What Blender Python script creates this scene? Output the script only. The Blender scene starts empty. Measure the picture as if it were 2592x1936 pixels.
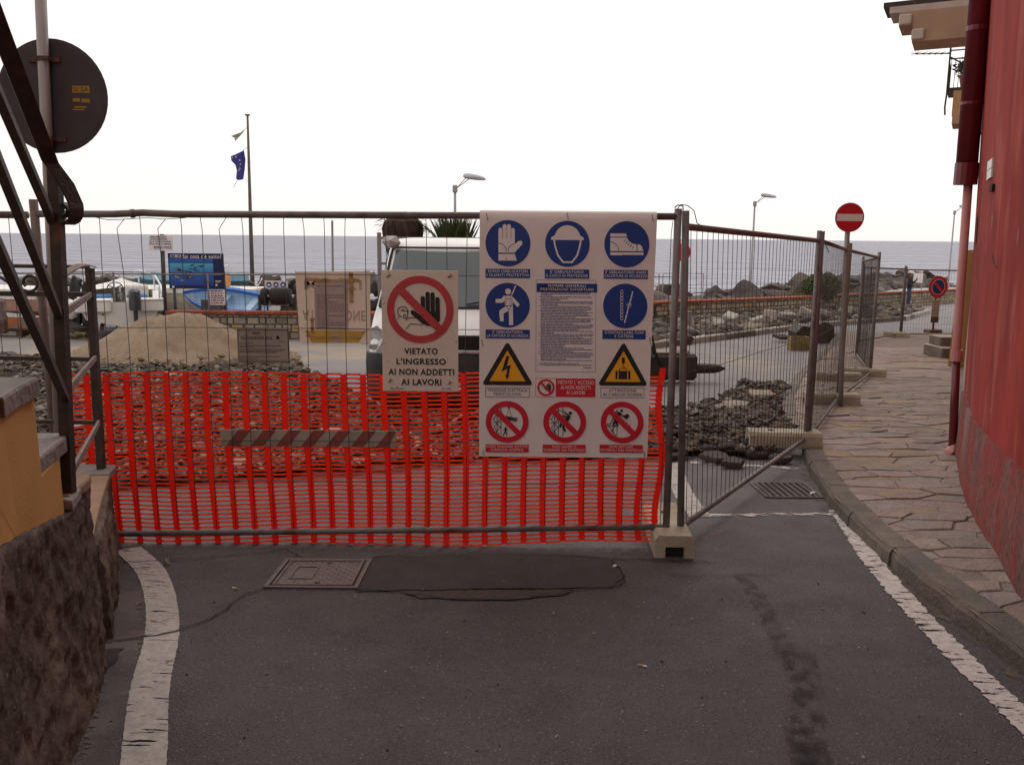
import bpy, bmesh, math, random
from mathutils import Vector, Matrix, noise
R = math.radians
rng = random.Random(7)
sc = bpy.context.scene
col = sc.collection

# ---------------------------------------------------------------- camera
CAMZ, PITCH, ROLL, FPX = 1.87, R(9.48), R(0.52), 2198.0 / 2592.0
cam_d = bpy.data.cameras.new('camera')
cam = bpy.data.objects.new('camera', cam_d)
col.objects.link(cam)
cam_d.sensor_fit = 'HORIZONTAL'
cam_d.sensor_width = 36.0
cam_d.lens = 36.0 * FPX
cam_d.clip_start, cam_d.clip_end = 0.05, 30000
cam.matrix_world = (Matrix.Translation((0, 0, CAMZ)) @ Matrix.Rotation(R(90) - PITCH, 4, 'X') @ Matrix.Rotation(ROLL, 4, 'Z'))
sc.camera = cam

# ---------------------------------------------------------------- sky, sun, exposure (bright overcast over the sea)
world = bpy.data.worlds.new('World')
sc.world = world
world.use_nodes = True
wn, wl = world.node_tree.nodes, world.node_tree.links
wn.clear()
SUN_EL, SUN_AZ = R(52), R(20)            # high, behind cloud, out over the sea
sky = wn.new('ShaderNodeTexSky')
sky.sky_type = 'NISHITA'
sky.sun_disc = False
sky.sun_elevation = SUN_EL
sky.sun_rotation = SUN_AZ
sky.air_density, sky.dust_density, sky.ozone_density = 1.0, 4.0, 1.0
gain = wn.new('ShaderNodeVectorMath'); gain.operation = 'SCALE'; gain.inputs[3].default_value = 0.09
bw = wn.new('ShaderNodeHueSaturation'); bw.inputs['Saturation'].default_value = 0.12
mixw = wn.new('ShaderNodeMixRGB'); mixw.inputs[0].default_value = 0.72      # a thick even cloud deck veils the sky
mixw.inputs[2].default_value = (1.37, 1.30, 1.25, 1)
bgn = wn.new('ShaderNodeBackground'); bgn.inputs[1].default_value = 1.0
wo = wn.new('ShaderNodeOutputWorld')
wl.new(sky.outputs[0], gain.inputs[0]); wl.new(gain.outputs[0], bw.inputs['Color'])
wl.new(bw.outputs[0], mixw.inputs[1]); wl.new(mixw.outputs[0], bgn.inputs[0]); wl.new(bgn.outputs[0], wo.inputs[0])
sun_d = bpy.data.lights.new('sun', 'SUN')
sun_d.energy, sun_d.angle, sun_d.color = 0.7, R(25), (1.0, 0.96, 0.9)
sun = bpy.data.objects.new('sun', sun_d)
col.objects.link(sun)
sun.rotation_euler = (-(R(90) - SUN_EL), 0, -SUN_AZ)
sun.location = (0, 0, 30)
vs = sc.view_settings
vs.view_transform, vs.look, vs.exposure, vs.gamma = 'Standard', 'None', 0.0, 1.0
vs.use_curve_mapping = False
sc.cycles.use_denoising = True
sc.cycles.max_bounces = 8
sc.cycles.transparent_max_bounces = 12

# ---------------------------------------------------------------- helpers
def gz(y):
    """height of the road, which falls gently towards the sea"""
    if y < 20: return -0.045 * (y - 5)
    if y < 44: return -0.675 - 0.031 * (y - 20)
    return -1.419 - 0.03 * (y - 44)

_mats = {}
def mat(name, c1, c2=None, scale=6.0, rough=0.75, bump=0.0, bscale=80.0, metal=0.0, rnd=0.0, c3=None, s3=2.0, t3=(0.55, 0.7),
        spec=0.4, detail=6.0, stretch=None, trans=0.0, ramp=(0.35, 0.65), spot=None, wear=()):
    """procedural material: two colours mottled by noise, an optional third in patches, fine relief, per-object variation"""
    if name in _mats: return _mats[name]
    m = bpy.data.materials.new(name); m.use_nodes = True
    n, l = m.node_tree.nodes, m.node_tree.links
    b = n['Principled BSDF']
    b.inputs['Roughness'].default_value = rough
    b.inputs['Metallic'].default_value = metal
    b.inputs['Specular IOR Level'].default_value = spec
    tc = n.new('ShaderNodeTexCoord'); src = tc.outputs['Object']
    if stretch:
        mp = n.new('ShaderNodeMapping'); mp.inputs['Scale'].default_value = stretch
        l.new(src, mp.inputs[0]); src = mp.outputs[0]
    def nz(s, d=detail):
        t = n.new('ShaderNodeTexNoise'); t.inputs['Scale'].default_value = s; t.inputs['Detail'].default_value = d
        l.new(src, t.inputs['Vector']); return t.outputs['Fac']
    def rmp(fac, a, c):
        r = n.new('ShaderNodeMapRange'); r.inputs[1].default_value = a; r.inputs[2].default_value = c
        l.new(fac, r.inputs[0]); return r.outputs[0]
    def mix(f, a, c):
        x = n.new('ShaderNodeMixRGB')
        for i, v in enumerate((f, a, c)):
            if isinstance(v, tuple): x.inputs[i].default_value = (*v, 1)
            elif isinstance(v, float): x.inputs[i].default_value = v
            else: l.new(v, x.inputs[i])
        return x.outputs[0]
    c = None
    if c2 is None: c2 = tuple(v * 0.82 for v in c1)
    c = mix(rmp(nz(scale), *ramp), c1, c2)
    if c3: c = mix(rmp(nz(s3), *t3), c, c3)
    if spot:                                     # (colour, scale, threshold) small specks
        c = mix(rmp(nz(spot[1], 2.0), spot[2], spot[2] + 0.05), c, spot[0])
    for cw, sw_, tw, kw in wear:                 # (colour, scale, thresholds, strength) weathered patches
        x = n.new('ShaderNodeMath'); x.operation = 'MULTIPLY'; x.inputs[1].default_value = kw; l.new(rmp(nz(sw_, 9.0), *tw), x.inputs[0]); c = mix(x.outputs[0], c, cw)
    if rnd:
        oi = n.new('ShaderNodeObjectInfo'); hs = n.new('ShaderNodeHueSaturation')
        mr = n.new('ShaderNodeMapRange'); mr.inputs[3].default_value = 1 - rnd; mr.inputs[4].default_value = 1 + rnd
        l.new(oi.outputs['Random'], mr.inputs[0]); l.new(mr.outputs[0], hs.inputs['Value']); l.new(c, hs.inputs['Color']); c = hs.outputs[0]
    l.new(c, b.inputs['Base Color'])
    if bump:
        bp = n.new('ShaderNodeBump'); bp.inputs['Strength'].default_value = bump; bp.inputs['Distance'].default_value = 0.02
        l.new(nz(bscale), bp.inputs['Height']); l.new(bp.outputs[0], b.inputs['Normal'])
    if trans:
        tr = n.new('ShaderNodeBsdfTranslucent'); l.new(c, tr.inputs[0])
        ms = n.new('ShaderNodeMixShader'); ms.inputs[0].default_value = trans
        out = n['Material Output']; l.new(b.outputs[0], ms.inputs[1]); l.new(tr.outputs[0], ms.inputs[2]); l.new(ms.outputs[0], out.inputs[0])
    _mats[name] = m
    return m

BASE = {}          # world position of each thing's origin
ROT = set()
def empty(name, loc, label=None, cat=None, group=None, kind=None):
    o = bpy.data.objects.new(name, None); col.objects.link(o); o.location = loc
    o.empty_display_size = 0.1
    BASE[o.name] = Vector(loc)
    return tag(o, label, cat, group, kind)
def tag(o, label=None, cat=None, group=None, kind=None):
    for k, v in (('label', label), ('category', cat), ('group', group), ('kind', kind)):
        if v: o[k] = v
    return o
def link(name, me, parent=None, origin=(0, 0, 0)):
    o = bpy.data.objects.new(name, me); col.objects.link(o)
    if parent is not None: o.parent = parent
    else: o.location = origin
    BASE[o.name] = BASE[parent.name] if parent is not None else Vector(origin)
    return o

class MB:
    """collects shapes given in world coordinates and links them as one mesh"""
    def __init__(s): s.v, s.f, s.m = [], [], []
    def add(s, v, f, m=0):
        k = len(s.v); s.v += [tuple(p) for p in v]; s.f += [tuple(i + k for i in q) for q in f]; s.m += [m] * len(f); return s
    def box(s, c, d, rz=0.0, rx=0.0, ry=0.0, m=0):
        M = Matrix.Translation(c) @ Matrix.Rotation(rz, 4, 'Z') @ Matrix.Rotation(ry, 4, 'Y') @ Matrix.Rotation(rx, 4, 'X')
        x, y, z = (v / 2 for v in d)
        p = [M @ Vector(q) for q in ((-x, -y, -z), (x, -y, -z), (x, y, -z), (-x, y, -z), (-x, -y, z), (x, -y, z), (x, y, z), (-x, y, z))]
        return s.add(p, ((0, 3, 2, 1), (4, 5, 6, 7), (0, 1, 5, 4), (1, 2, 6, 5), (2, 3, 7, 6), (3, 0, 4, 7)), m)
    def bbox(s, c, d, bev=0.01, rz=0.0, m=0):
        """box with chamfered edges"""
        x, y, z = (v / 2 for v in d); b = bev
        P, idx = [], {}
        for sx in (-1, 1):
            for sy in (-1, 1):
                for sz in (-1, 1):
                    for ax in range(3):
                        q = [sx * (x - b), sy * (y - b), sz * (z - b)]; q[ax] = (sx * x, sy * y, sz * z)[ax]
                        idx[(sx, sy, sz, ax)] = len(P); P.append(q)
        F = []
        for ax in range(3):
            for sg in (-1, 1):
                o = [a for a in range(3) if a != ax]; q = []
                for u, w in ((-1, -1), (1, -1), (1, 1), (-1, 1)):
                    k = [0, 0, 0]; k[ax] = sg; k[o[0]] = u; k[o[1]] = w; q.append(idx[(*k, ax)])
                F.append(q)
        for ax in range(3):
            o = [a for a in range(3) if a != ax]
            for u in (-1, 1):
                for w in (-1, 1):
                    k0, k1 = [0] * 3, [0] * 3
                    k0[ax], k1[ax] = -1, 1; k0[o[0]] = k1[o[0]] = u; k0[o[1]] = k1[o[1]] = w
                    F.append((idx[(*k0, o[0])], idx[(*k1, o[0])], idx[(*k1, o[1])], idx[(*k0, o[1])]))
        for sx in (-1, 1):
            for sy in (-1, 1):
                for sz in (-1, 1): F.append([idx[(sx, sy, sz, a)] for a in range(3)])
        M = Matrix.Translation(c) @ Matrix.Rotation(rz, 4, 'Z')
        return s.add([M @ Vector(q) for q in P], F, m)
    def tube(s, pts, r, n=8, m=0, closed=False, flat=None):
        P = [Vector(p) for p in pts]; k = len(P); rs = r if isinstance(r, (list, tuple)) else [r] * k
        t0 = (P[1] - P[0]).normalized()
        up = Vector((0, 0, 1)) if abs(t0.z) < 0.9 else Vector((0, 1, 0))
        a = t0.cross(up).normalized(); V = []
        for i, p in enumerate(P):
            t = (P[min(i + 1, k - 1)] - P[max(i - 1, 0)]).normalized()
            a = (a - t * a.dot(t)).normalized(); b = t.cross(a)
            for j in range(n):
                w = 2 * math.pi * (j + 0.5) / n
                u = a * math.cos(w) * rs[i] + b * math.sin(w) * rs[i] * (flat or 1.0)
                V.append(p + u)
        F = []
        for i in range(k - 1 if not closed else k):
            for j in range(n):
                i2, j2 = (i + 1) % k, (j + 1) % n
                F.append((i * n + j, i * n + j2, i2 * n + j2, i2 * n + j))
        if not closed: F += [tuple(range(n))[::-1], tuple(range((k - 1) * n, k * n))]
        return s.add(V, F, m)
    def lathe(s, prof, c=(0, 0, 0), axis='Z', n=16, m=0):
        """prof: (radius, height) pairs along the axis"""
        V, F = [], []
        for r, h in prof:
            for j in range(n):
                w = 2 * math.pi * j / n; x, y = r * math.cos(w), r * math.sin(w)
                p = {'Z': (x, y, h), 'X': (h, x, y), 'Y': (y, h, x)}[axis]
                V.append((p[0] + c[0], p[1] + c[1], p[2] + c[2]))
        for i in range(len(prof) - 1):
            for j in range(n):
                j2 = (j + 1) % n; F.append((i * n + j, i * n + j2, (i + 1) * n + j2, (i + 1) * n + j))
        F += [tuple(range(n))[::-1], tuple(range((len(prof) - 1) * n, len(prof) * n))]
        return s.add(V, F, m)
    def prism(s, poly, lo, hi, m=0):
        """closed outline poly of (x, y); lo and hi are heights or functions of (x, y)"""
        n = len(poly); fl = lo if callable(lo) else (lambda x, y: lo); fh = hi if callable(hi) else (lambda x, y: hi)
        V = [(x, y, fl(x, y)) for x, y in poly] + [(x, y, fh(x, y)) for x, y in poly]
        F = [tuple(range(n))[::-1], tuple(range(n, 2 * n))] + [(i, (i + 1) % n, n + (i + 1) % n, n + i) for i in range(n)]
        return s.add(V, F, m)
    def extr(s, poly, a, b, m=0):
        """outline of (u, w) vertices mapped by functions a and b to the two end faces"""
        n = len(poly); V = [a(*p) for p in poly] + [b(*p) for p in poly]
        F = [tuple(range(n))[::-1], tuple(range(n, 2 * n))] + [(i, (i + 1) % n, n + (i + 1) % n, n + i) for i in range(n)]
        return s.add(V, F, m)
    def loft(s, rings, m=0, closed=False, caps=False):
        n = len(rings[0]); V = [p for r in rings for p in r]; F = []
        for i in range(len(rings) - 1):
            for j in range(n if closed else n - 1):
                j2 = (j + 1) % n; F.append((i * n + j, i * n + j2, (i + 1) * n + j2, (i + 1) * n + j))
        if caps: F += [tuple(range(n))[::-1], tuple(range((len(rings) - 1) * n, len(rings) * n))]
        return s.add(V, F, m)
    def chunk(s, c, d, g=None, m=0, flat=0.0):
        """a broken stone: a jittered, tilted icosahedron"""
        g = g or rng; t = 1.618
        ico = [(-1, t, 0), (1, t, 0), (-1, -t, 0), (1, -t, 0), (0, -1, t), (0, 1, t), (0, -1, -t), (0, 1, -t), (t, 0, -1), (t, 0, 1), (-t, 0, -1), (-t, 0, 1)]
        fc = [(0, 11, 5), (0, 5, 1), (0, 1, 7), (0, 7, 10), (0, 10, 11), (1, 5, 9), (5, 11, 4), (11, 10, 2), (10, 7, 6), (7, 1, 8), (3, 9, 4), (3, 4, 2), (3, 2, 6), (3, 6, 8), (3, 8, 9), (4, 9, 5), (2, 4, 11), (6, 2, 10), (8, 6, 7), (9, 8, 1)]
        M = Matrix.Translation(c) @ Matrix.Rotation(g.uniform(0, 6.28), 4, 'Z') @ Matrix.Rotation(g.uniform(-.5, .5) * (1 - flat), 4, 'X') @ Matrix.Rotation(g.uniform(-.5, .5) * (1 - flat), 4, 'Y')
        V = [M @ Vector([q * 0.31 * dd * g.uniform(.7, 1.3) for q, dd in zip(p, d)]) for p in ico]
        return s.add(V, fc, m)
    def build(s, name, mats, parent=None, origin=None, smooth=False):
        if not isinstance(mats, (list, tuple)): mats = [mats]
        if parent is not None: o = BASE[parent.name]
        else: o = Vector(origin) if origin is not None else Vector((0, 0, 0))
        me = bpy.data.meshes.new(name)
        me.from_pydata([(p[0] - o.x, p[1] - o.y, p[2] - o.z) for p in s.v], [], s.f)
        for x in mats: me.materials.append(x)
        if len(mats) > 1: me.polygons.foreach_set('material_index', s.m)
        if smooth:
            me.polygons.foreach_set('use_smooth', [True] * len(me.polygons))
        me.update()
        return link(name, me, parent, o)

def auto_smooth(o, ang=40):
    """smooth shading with sharp edges over the angle"""
    me = o.data; bm = bmesh.new(); bm.from_mesh(me)
    for f in bm.faces: f.smooth = True
    for e in bm.edges:
        if len(e.link_faces) == 2 and e.calc_face_angle(0) > R(ang): e.smooth = False
    bm.to_mesh(me); bm.free(); return o

def copy_tree(o, parent=None):
    c = o.copy(); col.objects.link(c)
    if parent is not None: c.parent = parent
    for ch in list(o.children): copy_tree(ch, c)
    return c

# lettering: outlines of the built-in typeface, as meshes
_txt = {}
def glyphs(t, bold=0.0):
    k = (t, bold)
    if k not in _txt:
        cu = bpy.data.curves.new('lettering', 'FONT'); cu.body = t; cu.resolution_u = 3; cu.offset = bold; cu.space_character = 1.10
        ob = bpy.data.objects.new('lettering', cu)
        me = bpy.data.meshes.new_from_object(ob)
        V = [tuple(v.co) for v in me.vertices]; F = [tuple(p.vertices) for p in me.polygons]
        bpy.data.objects.remove(ob); bpy.data.curves.remove(cu); bpy.data.meshes.remove(me)
        xs, ys = [v[0] for v in V], [v[1] for v in V]
        x0, x1, y0, y1 = min(xs), max(xs), min(ys), max(ys)
        _txt[k] = ([((v[0] - x0) / (x1 - x0), (v[1] - y0) / (y1 - y0)) for v in V], F)
    return _txt[k]

class Print:
    """flat print on a board: shapes drawn in the board's own drawing units, mapped to the board's face by `to`, in thin layers"""
    def __init__(s, to, face_y, step=0.0009): s.to, s.y, s.st = to, face_y, step; s.b = {}
    def P(s, pts, layer): return [(*(lambda q: (q[0], s.y - layer * s.st, q[1]))(s.to(*p)),) for p in pts]
    def _mb(s, key): return s.b.setdefault(key, MB())
    def poly(s, key, pts, layer=1): s._mb(key).add(s.P(pts, layer), [tuple(range(len(pts)))]); return s
    def rect(s, key, x0, y0, x1, y1, layer=1): return s.poly(key, [(x0, y0), (x1, y0), (x1, y1), (x0, y1)], layer)
    def disc(s, key, x, y, r, layer=1, n=40, ry=None): return s.poly(key, [(x + r * math.cos(6.2832 * i / n), y + (ry or r) * math.sin(6.2832 * i / n)) for i in range(n)], layer)
    def ring(s, key, x, y, r0, r1, layer=1, n=40):
        V = s.P([(x + r * math.cos(6.2832 * i / n), y + r * math.sin(6.2832 * i / n)) for i in range(n) for r in (r0, r1)], layer)
        s._mb(key).add(V, [(2 * i, 2 * i + 1, (2 * i + 3) % (2 * n), (2 * i + 2) % (2 * n)) for i in range(n)]); return s
    def line(s, key, pts, w, layer=1, closed=False):
        n = len(pts); L, Rr = [], []
        for i, p in enumerate(pts):
            a = pts[(i - 1) % n] if (closed or i > 0) else p; c = pts[(i + 1) % n] if (closed or i < n - 1) else p
            d0 = Vector((p[0] - a[0], p[1] - a[1])); d1 = Vector((c[0] - p[0], c[1] - p[1]))
            if d0.length < 1e-9: d0 = d1
            if d1.length < 1e-9: d1 = d0
            d0.normalize(); d1.normalize(); t = d0 + d1
            t = t.normalized() if t.length > 1e-6 else d0
            nn = Vector((-t.y, t.x)); k = 1 / max(0.4, nn.dot(Vector((-d0.y, d0.x))))
            L.append((p[0] + nn.x * w / 2 * k, p[1] + nn.y * w / 2 * k)); Rr.append((p[0] - nn.x * w / 2 * k, p[1] - nn.y * w / 2 * k))
        V = s.P(L, layer) + s.P(Rr, layer); m = n if closed else n - 1
        s._mb(key).add(V, [(i, (i + 1) % n, n + (i + 1) % n, n + i) for i in range(m)]); return s
    def text(s, key, t, x0, y0, x1, y1, layer=2, bold=0.012, flip=False):
        V, F = glyphs(t, bold)
        s._mb(key).add(s.P([(x0 + u * (x1 - x0), (y0 + w * (y1 - y0)) if flip else (y1 - w * (y1 - y0))) for u, w in V], layer), F); return s
    def done(s, root, spec):
        """spec: key -> (name, material, key of the part it belongs to or None)"""
        made = {}
        for k, (nm, m, par) in spec.items():
            if k in s.b: made[k] = s.b[k].build(nm, m, made[par] if par else root)
        return made

def board(tl, tr, bl, br, x0, z0, x1, z1):
    """drawing units of a board (its four corners) -> (x, z) on the board's face"""
    def f(u, w):
        v = (w - tl[1]) / (bl[1] - tl[1]); a = tl[0] + (bl[0] - tl[0]) * v; c = tr[0] + (br[0] - tr[0]) * v
        return x0 + (x1 - x0) * (u - a) / (c - a), z0 + (z1 - z0) * v
    return f
# ================================================================ the setting
def shore(x):
    k = [(-60, 33), (-10, 35), (4, 41), (14, 52), (24, 66), (34, 80), (60, 105)]
    for (a, b), (c, d) in zip(k, k[1:]):
        if x <= c: return b + (d - b) * max(0, (x - a)) / (c - a)
    return 105
def lerp_line(k, y):
    if y <= k[0][1]: return k[0][0]
    for (a, b), (c, d) in zip(k, k[1:]):
        if y <= d: return a + (c - a) * (y - b) / (d - b)
    return k[-1][0]
KERB = [(2.10, -6), (2.16, 3.0), (2.17, 4.3), (2.22, 5.2), (2.32, 6.1), (2.58, 7.35), (2.88, 8.5), (3.05, 9.6), (3.6, 11.4), (4.6, 14.0), (6.6, 18.5), (9.0, 24.0)]
FACE = [(2.32, -8), (2.32, 2.4), (2.37, 3.3), (2.55, 4.08), (3.02, 5.35), (3.50, 6.5), (4.07, 7.7), (7.5, 14.5), (11.4, 22.0), (13.0, 25.0)]
kx = lambda y: lerp_line(KERB, y)
fx = lambda y: lerp_line(FACE, y)
KH = 0.105

# ---- asphalt: worn bitumen; lane shade and open-road brightness put into its colour, with dust
def asphalt():
    m = bpy.data.materials.new('worn_asphalt'); m.use_nodes = True
    n, l = m.node_tree.nodes, m.node_tree.links; b = n['Principled BSDF']
    tc = n.new('ShaderNodeTexCoord'); ob = tc.outputs['Object']
    def nz(s, d=5, r=0.6):
        t = n.new('ShaderNodeTexNoise'); t.inputs['Scale'].default_value = s; t.inputs['Detail'].default_value = d; t.inputs['Roughness'].default_value = r
        l.new(ob, t.inputs['Vector']); return t.outputs['Fac']
    def mr(f, a, c, o0=0.0, o1=1.0):
        r = n.new('ShaderNodeMapRange'); r.inputs[1].default_value = a; r.inputs[2].default_value = c; r.inputs[3].default_value = o0; r.inputs[4].default_value = o1
        l.new(f, r.inputs[0]); return r.outputs[0]
    def mix(f, a, c, t='MIX'):
        x = n.new('ShaderNodeMixRGB'); x.blend_type = t
        for i, v in enumerate((f, a, c)):
            if isinstance(v, tuple): x.inputs[i].default_value = (*v, 1)
            elif isinstance(v, float): x.inputs[i].default_value = v
            else: l.new(v, x.inputs[i])
        return x.outputs[0]
    def mth(op, a, c):
        x = n.new('ShaderNodeMath'); x.operation = op
        for i, v in enumerate((a, c)):
            if isinstance(v, float): x.inputs[i].default_value = v
            else: l.new(v, x.inputs[i])
        return x.outputs[0]
    sep = n.new('ShaderNodeSeparateXYZ'); l.new(ob, sep.inputs[0])
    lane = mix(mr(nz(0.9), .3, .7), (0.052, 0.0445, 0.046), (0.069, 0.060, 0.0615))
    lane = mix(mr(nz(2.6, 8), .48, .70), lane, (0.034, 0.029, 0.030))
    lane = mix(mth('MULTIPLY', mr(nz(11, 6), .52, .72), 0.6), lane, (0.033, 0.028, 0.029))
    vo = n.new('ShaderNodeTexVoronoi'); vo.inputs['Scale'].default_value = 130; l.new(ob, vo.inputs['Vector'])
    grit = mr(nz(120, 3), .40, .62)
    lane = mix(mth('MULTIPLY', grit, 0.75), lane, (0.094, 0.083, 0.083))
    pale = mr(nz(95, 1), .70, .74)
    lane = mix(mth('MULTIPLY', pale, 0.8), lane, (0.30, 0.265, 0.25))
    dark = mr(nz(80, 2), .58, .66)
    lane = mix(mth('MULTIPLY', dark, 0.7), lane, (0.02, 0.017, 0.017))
    dusty_lit = mix(mr(nz(0.5, 6), .35, .65), (0.165, 0.145, 0.146), (0.215, 0.19, 0.182))
    dusty_lit = mix(mth('MULTIPLY', grit, 0.3), dusty_lit, (0.13, 0.115, 0.115))
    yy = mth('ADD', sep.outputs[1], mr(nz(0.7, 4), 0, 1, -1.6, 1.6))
    c = mix(mr(yy, 4.9, 10.5), lane, dusty_lit)
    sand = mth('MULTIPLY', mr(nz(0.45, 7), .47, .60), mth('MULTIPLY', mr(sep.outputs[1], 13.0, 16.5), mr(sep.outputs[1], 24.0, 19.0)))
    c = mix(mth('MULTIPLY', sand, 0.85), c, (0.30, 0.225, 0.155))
    l.new(c, b.inputs['Base Color'])
    l.new(mr(nz(3, 4), .3, .7, .62, .8), b.inputs['Roughness'])
    b.inputs['Specular IOR Level'].default_value = 0.35
    bp = n.new('ShaderNodeBump'); bp.inputs['Strength'].default_value = 0.7; bp.inputs['Distance'].default_value = 0.006
    l.new(mth('ADD', vo.outputs['Distance'], nz(240, 2)), bp.inputs['Height']); l.new(bp.outputs[0], b.inputs['Normal'])
    return m
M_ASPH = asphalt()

def ground_sheet():
    xs = [-60 + i * 2.4 for i in range(51)]
    ys = [-14, -10, -6, -3] + [-1 + i * 0.5 for i in range(43)] + [22 + i * 2 for i in range(44)]
    mb = MB(); V = []
    for y in ys:
        for x in xs:
            z = gz(y)
            d = y - shore(x)
            if d > 0: z -= 0.55 * d
            V.append((x, y, max(z, -9)))
    nx = len(xs)
    mb.add(V, [(j * nx + i, j * nx + i + 1, (j + 1) * nx + i + 1, (j + 1) * nx + i) for j in range(len(ys) - 1) for i in range(nx - 1)])
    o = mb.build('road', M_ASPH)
    tag(o, kind='structure', label='worn dark asphalt road sloping down towards the sea')
    return o
road = ground_sheet()

# ---- sea
def sea_mat():
    m = bpy.data.materials.new('sea_water'); m.use_nodes = True
    n, l = m.node_tree.nodes, m.node_tree.links; b = n['Principled BSDF']
    b.inputs['Base Color'].default_value = (0.20, 0.20, 0.24, 1); b.inputs['Roughness'].default_value = 0.22; b.inputs['IOR'].default_value = 1.33
    df = n.new('ShaderNodeBsdfDiffuse'); df.inputs[0].default_value = (0.365, 0.365, 0.425, 1)      # even lavender-grey base mixed in to set the water's tone
    ms = n.new('ShaderNodeMixShader'); ms.inputs[0].default_value = 0.46; out = n['Material Output']
    l.new(df.outputs[0], ms.inputs[1]); l.new(b.outputs[0], ms.inputs[2]); l.new(ms.outputs[0], out.inputs[0])
    tc = n.new('ShaderNodeTexCoord')
    hs = []
    for sc_, st, w in (((0.010, 0.035, 1), 1.0, 5.0), ((0.03, 0.11, 1), 1.0, 4.0), ((0.09, 0.33, 1), 1.0, 1.6)):
        mp = n.new('ShaderNodeMapping'); mp.inputs['Scale'].default_value = sc_; l.new(tc.outputs['Object'], mp.inputs[0])
        t = n.new('ShaderNodeTexNoise'); t.inputs['Scale'].default_value = st; t.inputs['Detail'].default_value = 4; l.new(mp.outputs[0], t.inputs['Vector'])
        mu = n.new('ShaderNodeMath'); mu.operation = 'MULTIPLY'; mu.inputs[1].default_value = w; l.new(t.outputs['Fac'], mu.inputs[0]); hs.append(mu.outputs[0])
    a = n.new('ShaderNodeMath'); l.new(hs[0], a.inputs[0]); l.new(hs[1], a.inputs[1])
    a2 = n.new('ShaderNodeMath'); l.new(a.outputs[0], a2.inputs[0]); l.new(hs[2], a2.inputs[1])
    bp = n.new('ShaderNodeBump'); bp.inputs['Strength'].default_value = 1.0; bp.inputs['Distance'].default_value = 3.4
    l.new(a2.outputs[0], bp.inputs['Height']); l.new(bp.outputs[0], b.inputs['Normal']); l.new(bp.outputs[0], df.inputs['Normal'])
    return m
mb = MB(); q = 24000
mb.add([(-q, 15, -4.6), (q, 15, -4.6), (q, q, -4.6), (-q, q, -4.6)], [(0, 1, 2, 3)])
tag(mb.build('sea', sea_mat()), kind='structure', label='calm grey sea reaching to the horizon')

# ---- pale quay apron beyond the low wall
M_CONC = mat('pale_concrete', (0.42, 0.40, 0.40), (0.34, 0.32, 0.31), scale=3, bump=0.2)
mb = MB(); pts = [(18.5, 46), (27, 55), (52, 82), (42, 84), (30, 73), (20, 58)]
mb.prism(pts, lambda x, y: gz(y) - .3, lambda x, y: gz(y) + 0.12)
tag(mb.build('quay', M_CONC), kind='structure', label='pale concrete quay apron beyond the low wall')

# ---- painted road lines
def paint_mat(name, wear, colr):
    m = bpy.data.materials.new(name); m.use_nodes = True
    n, l = m.node_tree.nodes, m.node_tree.links; b = n['Principled BSDF']; b.inputs['Roughness'].default_value = 0.75
    tc = n.new('ShaderNodeTexCoord')
    def nz(s, d=6, st=None):
        t = n.new('ShaderNodeTexNoise'); t.inputs['Scale'].default_value = s; t.inputs['Detail'].default_value = d; t.inputs['Roughness'].default_value = 0.7
        if st:
            mp = n.new('ShaderNodeMapping'); mp.inputs['Scale'].default_value = st; l.new(tc.outputs['Object'], mp.inputs[0]); l.new(mp.outputs[0], t.inputs['Vector'])
        else: l.new(tc.outputs['Object'], t.inputs['Vector'])
        return t.outputs['Fac']
    r1 = n.new('ShaderNodeMapRange'); r1.inputs[1].default_value = wear; r1.inputs[2].default_value = wear + 0.035; l.new(nz(9, 8, (1, 3, 1)), r1.inputs[0])
    r2 = n.new('ShaderNodeMapRange'); r2.inputs[1].default_value = 0.69; r2.inputs[2].default_value = 0.72; l.new(nz(60, 3), r2.inputs[0])
    mx = n.new('ShaderNodeMath'); mx.operation = 'MAXIMUM'; l.new(r1.outputs[0], mx.inputs[0]); l.new(r2.outputs[0], mx.inputs[1])
    r4 = n.new('ShaderNodeMapRange'); r4.inputs[1].default_value = .615; r4.inputs[2].default_value = .635; l.new(nz(1, 3, (5, 42, 1)), r4.inputs[0])
    mx2 = n.new('ShaderNodeMath'); mx2.operation = 'MAXIMUM'; l.new(mx.outputs[0], mx2.inputs[0]); l.new(r4.outputs[0], mx2.inputs[1]); mx = mx2
    cr = n.new('ShaderNodeMixRGB'); cr.inputs[1].default_value = (*colr, 1); cr.inputs[2].default_value = (*[v * .68 for v in colr], 1)
    r3 = n.new('ShaderNodeMapRange'); r3.inputs[1].default_value = .38; r3.inputs[2].default_value = .66; l.new(nz(26, 8), r3.inputs[0]); l.new(r3.outputs[0], cr.inputs[0])
    l.new(cr.outputs[0], b.inputs['Base Color'])
    tr = n.new('ShaderNodeBsdfTransparent'); ms = n.new('ShaderNodeMixShader'); out = n['Material Output']
    l.new(mx.outputs[0], ms.inputs[0]); l.new(b.outputs[0], ms.inputs[1]); l.new(tr.outputs[0], ms.inputs[2]); l.new(ms.outputs[0], out.inputs[0])
    return m
M_LINE = paint_mat('road_paint', 0.62, (0.42, 0.37, 0.335))
M_LINE2 = paint_mat('worn_road_paint', 0.555, (0.56, 0.485, 0.45))
M_LINE3 = paint_mat('very_worn_road_paint', 0.50, (0.58, 0.52, 0.49))
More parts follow.
